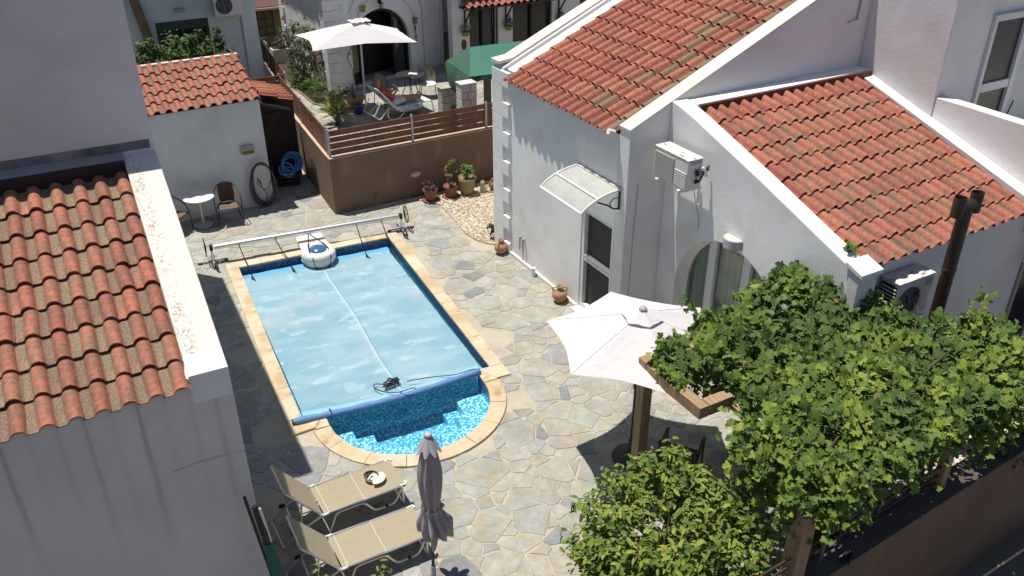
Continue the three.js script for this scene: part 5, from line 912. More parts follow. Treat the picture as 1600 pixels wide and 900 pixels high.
// ------------------------------------------------------------------ brown retaining wall with slat fence, neighbour's terrace
const YT = 0.5, BZ = -17.94;
{
  const t = struct('terrace');
  obj('terrace_slab', [prism([[5.75, -18.25], [24, -18.25], [24, -44], [6.3, -44]], 'y', -0.94, YT)], std(lin(0.30, 0.27, 0.22), 0.95, { map: rep(mottle, 0.7) }), t);
  const keep = (p) => !(p[0] < 5.85 + (-18 - p[1]) * 0.02);
  const cells = crazyPaving(5.7, 12.6, -27.5, -18.4, keep, 0.5, 0.012, null);
  const rest = new Map(); cells.forEach((c) => { const mi = pick([0, 1, 2, 3, 4, 5, 13, 14, 10, 6]); const g = stoneGeom(c.poly, c.c, 0.01, R(-0.005, 0.005), R(-0.005, 0.005)); g.translate(0, YT, 0); if (!rest.has(mi)) rest.set(mi, []); rest.get(mi).push(g); });
  const rs = pgroup('terrace_paving', t); rs.userData.kind = 'stuff';
  for (const [mi, gs] of rest) obj('terrace_paving', gs, stoneMats[mi], rs).userData.kind = 'stuff';
}
{
  const w = thing('retaining_wall', 'brown rendered retaining wall with pale top edge at the far side of the patio', 'wall', [5.40, 0, BZ]);
  obj('front_face', [bx(0, 6.5, -0.9, 1.36, -0.26, 0, 0.008)], M.brownWall, w);
  obj('side_face', [prism([[0, -0.262], [0.25, -0.262], [0.60, -5.4], [0.33, -5.4]], 'y', -0.9, 1.358, [], 0.006)], M.brownWall, w);
  obj('cap', [bx(-0.004, 6.5, 1.36, 1.378, -0.264, 0.004, 0.004), prism([[-0.005, -0.265], [0.255, -0.265], [0.605, -5.4], [0.325, -5.4]], 'y', 1.358, 1.376, [], 0.003)], M.brownCap, w);
}
function slatFence(label, p, turn, len, posts, h, postMat) {
  const t = thing('slat_fence', label, 'fence', p, turn);
  const n = 4, sh = (h - 0.02) / n;
  for (let i = 0; i < posts.length - 1; i++) for (let k = 0; k < n; k++) {
    const a = posts[i] + 0.027, b = posts[i + 1] - 0.027;
    const s = obj('slat', [box(b - a, sh - R(0.012, 0.034), 0.022, 0, 0, 0, 0.004)], pick([M.slat, M.slat, M.slatDark, M.slatWorn]), t);
    s.position.set((a + b) / 2, 0.02 + (k + 0.5) * sh, R(-0.004, 0.004)); s.rotation.z = R(-0.003, 0.003);
  }
  for (const x of posts) { obj('post', [box(0.05, h + 0.04, 0.05, x, (h + 0.04) / 2, 0, 0.006)], postMat || M.greyMetal, t); }
  return t;
}
const paleMetal = std(lin(0.42, 0.42, 0.42), 0.45, { metalness: 0.4 });
slatFence('brown slat fence along the brown wall facing the pool', [5.43, 1.378, BZ - 0.10], 0, 6.2, [0.02, 2.06, 4.02, 6.1], 0.62, paleMetal);
slatFence('brown slat fence on the short side of the brown wall beside the passage', [5.47, 1.376, BZ - 0.30], Math.PI / 2 - 0.068, 4.9, [0.0, 2.4, 4.75], 0.62, paleMetal);
slatFence('dark brown slat fence crossing behind the shed and its lean-to roof', [4.5, 1.38, -22.95], 0, 1.5, [0, 1.44], 0.62, paleMetal);
slatFence('brown slat fence running back along the neighbour house wall past the flower bed', [5.98, 1.38, -23.05], Math.PI / 2 - 0.11, 5.4, [0, 1.3, 2.6, 4.0], 0.62, paleMetal);
{ const w = thing('low_wall', 'low white topped wall below the farther slat fence', 'wall', [5.86, 0, -23.2], 0.0);
  obj('wall', [prism([[-0.1, 0], [0.1, 0], [0.62, -4.6], [0.42, -4.6]], 'y', 0, 1.36)], M.shadeWhite, w); obj('cap', [prism([[-0.2, 0], [0.06, 0], [0.58, -4.6], [0.32, -4.6]], 'y', 1.361, 1.375)], M.cream, w);
  obj('cross_wall', [bx(-1.4, -0.11, 0, 1.37, 0.1, 0.3)], M.shadeWhite, w); }
// oval bulkhead lamp on the brown wall
{ const t = thing('bulkhead_lamp', 'oval grey bulkhead lamp on the brown wall', 'lamp', [7.46, 0.60, BZ]);
  const g = lathe([[0.09, 0], [0.09, 0.02], [0.075, 0.055], [0.04, 0.075], [0, 0.08]], 24); g.rotateX(Math.PI / 2); g.scale(1.25, 0.8, 1); obj('lens', g, std(lin(0.42, 0.44, 0.45), 0.3), t);
  const r = new THREE.TorusGeometry(0.092, 0.014, 8, 28); r.scale(1.25, 0.8, 1); r.translate(0, 0, 0.012); obj('rim', r, std(lin(0.33, 0.34, 0.35), 0.5), t); obj('visor', [box(0.15, 0.012, 0.05, 0, 0.06, 0.05, 0.005)], std(lin(0.3, 0.31, 0.32), 0.5), t); }
// brown step against the far end of the wall
{ const t = thing('wooden_step', 'dark brown wooden step in the corner beyond the gravel', 'step', [9.85, 0, -17.45]); obj('tread', [box(0.9, 0.04, 0.36, 0.3, 0.24, 0, 0.008)], M.slatDark, t); obj('riser', [box(0.9, 0.22, 0.03, 0.3, 0.11, 0.15, 0.005), box(0.9, 0.5, 0.04, 0.3, 0.30, -0.42, 0.005)], M.darkBrown, t); }

// ------------------------------------------------------------------ pots, jugs
function pot(name, label, p, prof, mat, category = 'flower pot') { const t = thing(name, label, category, p, R(0, 6)); obj('pot', lathe(prof, 28), mat, t); return t; }
const potProf = (r0, r1, h) => [[0, 0], [r0, 0], [r1 * 0.96, h * 0.82], [r1 * 1.06, h * 0.83], [r1 * 1.08, h], [r1 * 0.96, h], [r1 * 0.9, h * 0.86], [0, h * 0.85]];
{ const t = pot('flower_pot', 'low terracotta pot with dark purple trailing plant at the foot of the brown wall', [7.66, 0.012, -17.56], potProf(0.12, 0.17, 0.3), M.clayDark);
  obj('saucer', lathe([[0, 0], [0.19, 0], [0.21, 0.03], [0.2, 0.035], [0, 0.02]], 24), M.clayDark, t);
  foliage(t, crownLeaves([0, 0.36, 0], [0.2, 0.1, 0.2], 20, 12, 0.08, 0.03, 0.3), 'oval', [[0.06, 0.025, 0.045], [0.05, 0.045, 0.035], [0.10, 0.04, 0.06]], 0, { tr: 0.1 }); }
{ const t = pot('flower_pot', 'terracotta pot with tall yellow green succulent, middle of the pots at the brown wall', [8.17, 0.02, -17.5], potProf(0.13, 0.17, 0.3), M.clayDark);
  obj('saucer', lathe([[0, 0], [0.2, 0], [0.22, 0.03], [0.21, 0.035], [0, 0.02]], 24), M.clayDark, t);
  const e = [[-0.16, 0.62, 0], [0.02, 0.72, -0.04], [0.12, 0.86, 0.03], [0.1, 0.62, 0.1]]; obj('stems', branchSet([0, 0.25, 0], e, 0.016), M.bark, t);
  foliage(t, e.flatMap((q) => crownLeaves(q, [0.06, 0.09, 0.06], 6, 9, 0.06, 0.032, 0.6)), 'oval', [[0.22, 0.20, 0.05], [0.17, 0.17, 0.045], [0.27, 0.24, 0.08]], 0); }
{ const t = pot('stone_pot', 'stone planter with bright green jade plant, right of the pots at the brown wall', [8.58, 0.02, -17.45], [[0, 0], [0.15, 0], [0.18, 0.15], [0.21, 0.38], [0.235, 0.39], [0.235, 0.44], [0.2, 0.44], [0.19, 0.38], [0, 0.37]], M.stonePot);
  const e = [[-0.1, 0.62, 0.02], [0.08, 0.66, -0.04], [0.02, 0.6, 0.1], [0.13, 0.58, 0.06]]; obj('stems', branchSet([0, 0.34, 0], e, 0.02), M.bark, t);
  foliage(t, crownLeaves([0, 0.62, 0], [0.17, 0.13, 0.15], 26, 14, 0.07, 0.034, 0.6), 'oval', [[0.13, 0.27, 0.035], [0.18, 0.33, 0.05], [0.10, 0.21, 0.03]], 0, { tr: 0.25 }); }
{ const t = thing('cactus', 'small pale columnar cactus standing in the gravel by the brown wall', 'cactus', [8.95, 0.02, -17.32]);
  obj('stem', surf(40, 14, (u, v) => { const a = u * 6.283, r = (0.055 + 0.007 * Math.cos(a * 10)) * Math.sqrt(Math.max(0, 1 - Math.pow(clamp((v - 0.75) / 0.25), 2))) + 0.0005; return [Math.cos(a) * r, v * 0.33, Math.sin(a) * r]; }), std(lin(0.36, 0.36, 0.25), 0.9), t);
  obj('rib_spines', [...Array(10)].map((_, k) => { const a = k / 10 * 6.283; return rod([[Math.cos(a) * 0.062, 0.01, Math.sin(a) * 0.062], [Math.cos(a) * 0.062, 0.25, Math.sin(a) * 0.062], [Math.cos(a) * 0.03, 0.32, Math.sin(a) * 0.03]], 0.004, 4); }), std(lin(0.55, 0.5, 0.36), 0.9), t); }
const amph = [[0, 0], [0.055, 0], [0.075, 0.02], [0.125, 0.10], [0.135, 0.155], [0.115, 0.205], [0.065, 0.235], [0.045, 0.255], [0.045, 0.285], [0.065, 0.31], [0.06, 0.318], [0.04, 0.30], [0.035, 0.26], [0, 0.25]];
function jar(label, p, s, mat, turn) { const t = thing('clay_jar', label, 'jar', p, turn); const g = lathe(amph, 32); g.scale(s, s, s); obj('body', g, mat, t); for (const k of [-1, 1]) obj('handle', rod([[k * 0.05 * s, 0.285 * s, 0], [k * 0.115 * s, 0.285 * s, 0], [k * 0.13 * s, 0.25 * s, 0], [k * 0.11 * s, 0.205 * s, 0]], 0.011 * s, 7), mat, t); return t; }
jar('terracotta jar with two handles beside the quoined house corner and gravel', [7.79, 0.012, -14.30], 1.05, M.clay, 0.6);
jar('terracotta jar with two handles by the wall near the glazed side door', [7.80, 0.012, -11.98], 1.1, M.clay, -0.5);
jar('small weathered clay jar on a dish among the gravel by the brown step', [9.25, 0.05, -17.34], 0.85, std(lin(0.26, 0.17, 0.10), 0.9), 0.2);
{ const t = thing('clay_dish', 'shallow clay dish under the small weathered jar', 'dish', [9.27, 0.02, -17.33]); obj('dish', lathe([[0, 0], [0.19, 0], [0.22, 0.03], [0.2, 0.035], [0.17, 0.015], [0, 0.012]], 26), std(lin(0.24, 0.17, 0.12), 0.9), t); obj('foot_ring', lathe([[0.12, -0.004], [0.14, -0.004], [0.14, 0.004], [0.12, 0.004]], 20), M.clayDark, t); }
{ const t = thing('small_plant', 'small dark plant growing against the quoins behind the jar', 'plant', [7.93, 0.02, -14.95]); obj('stems', branchSet([0, 0, 0], [[-0.05, 0.3, 0.05], [0.05, 0.34, -0.05]], 0.01), M.bark, t); foliage(t, crownLeaves([0, 0.28, 0], [0.1, 0.16, 0.1], 14, 12, 0.07, 0.03, 0.4), 'oval', [[0.06, 0.09, 0.03], [0.1, 0.12, 0.04]], 0); }
// ------------------------------------------------------------------ shed with tiled roof
{
  const h = thing('shed', 'small white outbuilding with a red tiled roof behind the bistro set', 'shed', [0, 0, 0]);
  obj('front_wall', [bx(-1.5, 4.36, -0.9, 2.54, -19.55, -19.34, 0.01)], plaster(lin(0.64, 0.66, 0.67), 0.004), h);
  obj('side_wall', [prism([[-21.0, -0.9], [-19.551, -0.9], [-19.551, 2.54], [-21.0, 3.0]], 'x', 4.16, 4.36)], M.shadeWhite, h);
  obj('back_wall', [bx(-1.5, 4.36, -0.9, 3.02, -21.2, -21.0, 0.01)], M.shadeWhite, h);
  obj('roof_deck', [prism([[-19.36, 2.53], [-21.1, 3.10], [-21.1, 3.02], [-19.36, 2.45]], 'x', -1.5, 4.38)], M.darkBrown, h);
  obj('ridge_mortar', [bx(-1.5, 4.40, 3.02, 3.20, -21.10, -21.0, 0.02)], M.cream, h);
  tileRoof(h, 'tiled_roof', 4.36 - 14 * PITCH, 2.56, -19.24, 0, 0.32, 14, 5, () => pick(TM.mid.slice(0, 8)));
}
{ const t = thing('lean_to_roof', 'narrow red tiled lean-to roof between shed and slat fence', 'roof', [4.36, 2.56, -19.62], 0);
  tileRoof(t, 'tiles', 0.84, -0.30, -0.06, Math.PI / 2, 0.36, 5, 2, () => pick(TM.fresh.slice(8, 12)));
  obj('support_board', [box(0.86, 0.03, 1.25, 0.43, -0.2, -0.62, 0.005)].map((g) => { g.rotateZ(-0.34); g.translate(-0.02, 0.05, 0); return g; }), M.darkBrown, t);
  obj('brace', [rod([[0.0, -1.0, -0.02], [0.55, -0.42, -0.02]], 0.02, 6)], M.darkBrown, t);
  obj('edge_beam', [box(0.9, 0.06, 0.05, 0.43, -0.22, 0.02, 0.006)].map((g) => { g.rotateZ(-0.34); g.translate(-0.02, 0.04, 0); return g; }), M.darkBrown, t); }
{ const t = thing('passage_gate', 'dark brown boarded gate closing the passage beside the shed', 'gate', [4.38, 0, -20.75]);
  for (let k = 0; k < 6; k++) obj('board', [box(0.181, 2.1, 0.03, 0.09 + k * 0.185, 1.05, R(-0.004, 0.004), 0.005)], M.darkBrown, t);
  obj('rail', [box(1.1, 0.08, 0.03, 0.55, 1.7, 0.03, 0.005), box(1.1, 0.08, 0.03, 0.55, 0.4, 0.03, 0.005)], M.darkBrown, t); obj('handle', [box(0.03, 0.12, 0.03, 0.95, 1.0, 0.04, 0.008)], M.rubber, t); }
// wall light on the shed
{ const t = thing('shed_light', 'pale box light with green glass on the shed wall over the hose', 'lamp', [3.92, 1.34, -19.34]);
  obj('housing', [prism([[0, 0], [0.08, 0.02], [0.11, 0.12], [0.06, 0.2], [0, 0.2]], 'x', -0.15, 0.15, [], 0.006)], std(lin(0.40, 0.38, 0.27), 0.6), t);
  obj('glass', [box(0.25, 0.11, 0.012, 0, 0.07, 0.098, 0.004)].map((g) => { return g; }), std(lin(0.07, 0.085, 0.035), 0.3), t); obj('lower_frame', [box(0.28, 0.025, 0.03, 0, 0.008, 0.085, 0.006)], std(lin(0.42, 0.40, 0.28), 0.6), t); }
// coiled hose on the shed wall
{ const t = thing('garden_hose', 'long dark hose coiled on a white wall holder by the shed corner', 'hose', [4.12, 0.56, -19.26]);
  const hm = std(lin(0.045, 0.046, 0.043), 0.55); const pts = [];
  for (let k = 0; k <= 150; k++) { const a = k / 150 * Math.PI * 2 * 5.2 + 1.2, turnN = a / 6.283; const wob = 0.03 * Math.sin(turnN * 7); pts.push([Math.cos(a) * (0.225 + wob * 1.2 + 0.016 * turnN), (Math.sin(a) > 0 ? 0.50 + 0.012 * turnN : 0.48 + wob * 1.6) * Math.sin(a) + 0.02 * wob, 0.03 + 0.02 * (turnN % 2) + 0.006 * turnN]); }
  obj('coil', tube(pts, 0.0165, 520, 6), hm, t);
  obj('loose_end', tube([[0.2, 0.1, 0.1], [0.05, -0.1, 0.12], [-0.12, 0.05, 0.11], [-0.1, 0.16, 0.12], [-0.05, 0.0, 0.13], [0.05, -0.25, 0.12], [-0.02, -0.45, 0.12], [-0.25, -0.56, 0.14]], 0.010, 80, 6), hm, t);
  obj('nozzle', [rod([[-0.12, 0.22, 0.12], [-0.07, 0.12, 0.13], [-0.05, 0.03, 0.13]], [0.012, 0.022, 0.012], 8)], std(lin(0.12, 0.05, 0.04), 0.5), t);
  obj('holder', [surf(20, 2, (u, v) => { const a = (0.2 + 0.6 * u) * Math.PI; return [Math.cos(a) * 0.2, 0.34 + Math.sin(a) * 0.16, 0.0 + v * 0.09]; })], std(lin(0.6, 0.58, 0.5), 0.6), t); }
// crate with blue pool hose
{ const t = thing('crate', 'black plastic crate standing in the shaded passage', 'crate', [5.02, 0.012, -20.3], -0.25);
  const cm = std(lin(0.014, 0.017, 0.015), 0.5), w = 0.5, d = 0.38, hh = 0.27;
  obj('base', [box(w, 0.02, d, 0, 0.012, 0)], cm, t);
  for (const [x, z, a] of [[0, d / 2, 0], [0, -d / 2, 0], [w / 2, 0, 1], [-w / 2, 0, 1]]) { const L = a ? d : w; obj('side', [0.04, 0.13, hh - 0.02].map((y) => a ? box(0.016, 0.045, L, x, y, z, 0.004) : box(L, 0.045, 0.016, x, y, z, 0.004)).concat([-0.4, -0.2, 0, 0.2, 0.4].map((k) => a ? box(0.014, hh - 0.02, 0.03, x, hh / 2, k * L, 0.004) : box(0.03, hh - 0.02, 0.014, k * L, hh / 2, z, 0.004))), cm, t); }
  obj('handle', [box(0.12, 0.03, 0.024, 0, hh + 0.004, d / 2, 0.008), box(0.12, 0.03, 0.024, 0, hh + 0.004, -d / 2, 0.008)], cm, t); }
{ const t = thing('pool_hose', 'bright blue corrugated pool hose coiled and heaped in the black crate', 'hose', [5.05, 0.28, -20.32], -0.25);
  const bm = std(lin(0.07, 0.28, 0.66), 0.4); const loop = (cx, cz, r, tiltX, tiltZ, y) => { const p = []; for (let k = 0; k < 26; k++) { const a = k / 26 * 6.283; p.push(V(Math.cos(a) * r, Math.sin(a) * r * 0.95, 0).applyEuler(new THREE.Euler(tiltX, tiltZ, 0)).add(V(cx, y, cz))); } const g = tube(p, 0.027, 120, 8, true); const ps = g.attributes.position; return g; };
  obj('coil', [loop(0.06, -0.02, 0.24, -0.15, 0.5, 0.24), loop(0.12, -0.05, 0.25, -0.3, 0.35, 0.26), loop(0.02, 0.02, 0.23, 0.1, 0.7, 0.2)], bm, t);
  obj('front_loop', [loop(-0.06, 0.08, 0.17, -0.5, 0.1, 0.12), loop(-0.02, 0.1, 0.15, -0.9, 0.0, 0.06)], bm, t);
  obj('white_cuff', [rod([[-0.16, 0.02, 0.12], [-0.02, 0.0, 0.2], [0.05, 0.02, 0.16]], 0.032, 8)], std(lin(0.5, 0.6, 0.68), 0.4), t); }
// bistro set
{ const t = thing('bistro_table', 'round white topped bistro table on a metal column between two dark chairs', 'table', [2.60, 0.012, -18.87]);
  obj('top', lathe([[0, 0.72], [0.335, 0.72], [0.35, 0.71], [0.345, 0.69], [0, 0.69]], 40), M.whiteMetal, t); obj('column', [cyl(0.03, 0.028, 0.68, 0, 0.02, 0, 14)], std(lin(0.55, 0.52, 0.42), 0.4, { metalness: 0.4 }), t);
  obj('base', lathe([[0, 0.06], [0.05, 0.06], [0.2, 0.03], [0.22, 0.0], [0, 0]], 30), M.greyMetal, t); }
const weave = tex(128, 128, (u, v, x, y) => { const a = Math.sin(u * Math.PI * 32), b = Math.sin(v * Math.PI * 32); const k = 0.45 + 0.55 * Math.abs((Math.floor(u * 16) + Math.floor(v * 16)) % 2 ? a : b); return [k, k, k]; });
function bistroChair(label, p, turn) {
  const t = thing('bistro_chair', label, 'chair', p, turn);
  const wk = std(lin(0.105, 0.06, 0.036), 0.7, { map: rep(weave, 3) }), sk = std(lin(0.22, 0.14, 0.085), 0.75, { map: rep(weave, 3) });
  obj('seat', surf(8, 8, (u, v) => [(u - 0.5) * (0.42 - 0.06 * v), 0.44 - 0.02 * Math.sin(u * 3.14), 0.2 - v * 0.40]), sk, t);
  obj('backrest', surf(10, 10, (u, v) => [(u - 0.5) * (0.30 + 0.05 * Math.sin(v * 3.1)), 0.44 + v * 0.40, -0.19 - v * 0.10 - 0.05 * (1 - (2 * u - 1) ** 2)]), wk, t);
  obj('back_hoop', tube([[-0.27, 0.0, 0.24], [-0.28, 0.40, 0.22], [-0.29, 0.62, 0.12], [-0.24, 0.78, -0.12], [-0.12, 0.86, -0.27], [0, 0.875, -0.30], [0.12, 0.86, -0.27], [0.24, 0.78, -0.12], [0.29, 0.62, 0.12], [0.28, 0.40, 0.22], [0.27, 0.0, 0.24]], 0.0125, 60, 7), M.black, t);
  for (const s of [-1, 1]) obj('rear_leg', rod([[s * 0.20, 0.43, -0.12], [s * 0.24, 0.0, -0.28]], 0.0115, 7), M.black, t);
  obj('seat_ring', [rod([[-0.275, 0.42, 0.21], [0.275, 0.42, 0.21]], 0.011), rod([[-0.2, 0.43, -0.14], [-0.275, 0.42, 0.2]], 0.011), rod([[0.2, 0.43, -0.14], [0.275, 0.42, 0.2]], 0.011), rod([[-0.2, 0.43, -0.14], [0.2, 0.43, -0.14]], 0.011)], M.black, t);
  return t;
}
bistroChair('dark woven bistro chair right of the white bistro table, facing the viewer', [3.18, 0.012, -18.72], -0.15);
bistroChair('dark woven bistro chair left of the white bistro table, half hidden by the parapet', [1.98, 0.012, -18.75], 0.75);

// ------------------------------------------------------------------ neighbour house, left rear (pale blue-grey)
{
  const h = thing('rear_house', 'pale blue grey house with a dark window behind the orange tree', 'house', [0, 0, 0]);
  const wm = plaster(lin(0.50, 0.57, 0.57), 0.004);
  obj('front_wall', [prism([[-2, -0.9], [5.66, -0.9], [5.66, 6.5], [-2, 6.5]], 'z', -25.3, -25.0, [[[3.22, 1.7], [4.60, 1.7], [4.60, 3.25], [3.22, 3.25]]])], wm, h);
  obj('corner_pilaster', [bx(5.50, 5.90, -0.9, 6.5, -25.3, -24.96, 0.01)], plaster(lin(0.56, 0.63, 0.64), 0.004), h);
  obj('side_wall', [bx(5.6, 5.88, -0.9, 6.5, -31, -25.31, 0.01)], wm, h);
  obj('back_wall', [bx(-2, 5.6, -0.9, 6.5, -31.2, -31.0)], wm, h); obj('left_wall', [bx(-2.2, -2, -0.9, 6.5, -31, -25)], wm, h); obj('roof_slab', [bx(-2.2, 5.9, 6.5, 6.7, -31.2, -24.8)], M.cream, h);
  const w = pgroup('window', h); const fm = std(lin(0.02, 0.045, 0.04), 0.5);
  obj('frame', [bx(3.22, 4.60, 3.0, 3.25, -25.16, -25.06), bx(3.22, 3.30, 1.7, 3.0, -25.15, -25.07), bx(4.52, 4.60, 1.7, 3.0, -25.15, -25.07), bx(3.88, 3.94, 1.7, 3.0, -25.15, -25.07)], fm, w); obj('pane', [bx(3.30, 4.52, 1.7, 3.0, -25.2, -25.19, 0.001)], M.darkGlass, w);
  obj('corner_pipe', [rod([[2.70, 5.2, -24.86], [2.80, 4.0, -24.86], [3.02, 2.55, -24.86]], 0.12, 10)], std(lin(0.20, 0.14, 0.09), 0.7, { map: rep(woodTex, 2) }), h);
  obj('drain_line', [rod([[5.46, 3.3, -24.985], [5.46, 1.4, -24.985]], 0.012, 6)], M.greyMetal, h);
}
airCon('air_conditioner', 'cream air conditioner unit with dark fan on the pale blue grey house', 0.74, 0.60, 0.3, [5.12, 3.24, -24.98], 0, 'fan');
{ const t = thing('eyelid_lamp', 'half dome grey lamp over the dark window of the pale blue grey house', 'lamp', [3.90, 3.46, -25.0]); const g = lathe([[0.15, 0.1], [0.145, 0.06], [0.1, 0.015], [0, 0]], 24); obj('bowl', g, std(lin(0.35, 0.36, 0.38), 0.6), t); obj('plate', [box(0.22, 0.1, 0.012, 0, 0.06, 0.002, 0.004)], M.greyMetal, t); }
{ const t = thing('orange_tree', 'glossy dark green orange tree behind the shed roof', 'tree', [3.45, 0.28, -23.1]);
  obj('trunk', rod([[0, 0, 0], [0.05, 0.8, 0.02], [0, 1.6, 0]], [0.11, 0.09, 0.07], 10), M.bark, t);
  const ends = []; for (let k = 0; k < 14; k++) { const a = R(0, 6.28); ends.push([Math.cos(a) * R(0.4, 1.1), R(1.9, 2.9), Math.sin(a) * R(0.3, 0.9)]); } obj('branches', branchSet([0, 1.5, 0], ends, 0.035), M.bark, t);
  foliage(t, [...crownLeaves([0.05, 2.15, 0], [1.45, 0.75, 1.1], 120, 26, 0.24, 0.065, 0.55, 0.8), ...crownLeaves([-0.75, 2.75, 0], [0.22, 0.3, 0.2], 8, 22, 0.16, 0.06, 0.5), ...crownLeaves([0.35, 2.9, 0], [0.25, 0.22, 0.2], 8, 22, 0.16, 0.06, 0.5), ...crownLeaves([0.95, 2.8, -0.1], [0.16, 0.34, 0.16], 8, 20, 0.14, 0.06, 0.5)], 'oval', [[0.05, 0.11, 0.014], [0.065, 0.13, 0.016], [0.038, 0.085, 0.014], [0.12, 0.19, 0.02]], 0, { tr: 0.15, rough: 0.38 }); }

// ------------------------------------------------------------------ far olive wall, lattice, blocks
{ const h = thing('olive_outbuilding', 'olive green rendered wall under a dark brown roof edge at the back', 'outbuilding', [0, 0, 0]);
  obj('wall', [bx(5.95, 9.6, -0.9, 2.2, -32.3, -32.0, 0.01)], std(lin(0.135, 0.13, 0.055), 0.95, { map: rep(mottle, 0.5), bumpMap: rep(bumpPlaster, 1), bumpScale: 0.006 }), h);
  obj('roof_edge', [prism([[-31.7, 1.98], [-32.4, 2.5], [-32.4, 2.4], [-31.7, 1.90]], 'x', 5.9, 9.5)], M.oxide, h); obj('gutter', [bx(5.9, 9.5, 1.86, 1.95, -31.76, -31.66, 0.02)], std(lin(0.42, 0.33, 0.24), 0.6), h);
  obj('side_wall', [bx(9.3, 9.6, -0.9, 2.2, -32.0, -30.2, 0.01)], M.shadeWhite, h); }
{ const t = thing('wall_lattice', 'black metal lattice fixed to the olive green wall', 'lattice', [7.3, 0.92, -31.96]); for (const x of [0, 0.28, 0.56, 0.84]) obj('upright', [bx(x - 0.02, x + 0.02, 0, 0.86, 0, 0.03, 0.004)], M.black, t); for (const y of [0.0, 0.28, 0.57, 0.84]) obj('cross_bar', [bx(-0.02, 0.86, y, y + 0.04, 0.031, 0.055, 0.004)], M.black, t); }
for (const [x, y, z, w, hh, l] of [[7.05, 0.5, -30.3, 0.62, 0.62, 'white block planter left of two below the olive wall'], [7.75, 0.5, -29.7, 0.8, 0.5, 'white block planter right of two below the olive wall']]) {
  const t = thing('block_planter', l, 'planter', [x, y, z]); obj('body', [box(w, hh, 0.4, 0, hh / 2, 0, 0.02)], plaster(lin(0.5, 0.46, 0.4), 0.01), t); obj('soil', [box(w * 0.86, 0.02, 0.3, 0, hh + 0.002, 0, 0.004)], M.soil, t);
  foliage(t, crownLeaves([0, hh + 0.16, 0], [w * 0.5, 0.2, 0.22], 18, 14, 0.12, 0.04, 0.4), 'oval', [[0.07, 0.06, 0.05], [0.06, 0.08, 0.035], [0.10, 0.05, 0.06]], 0); }

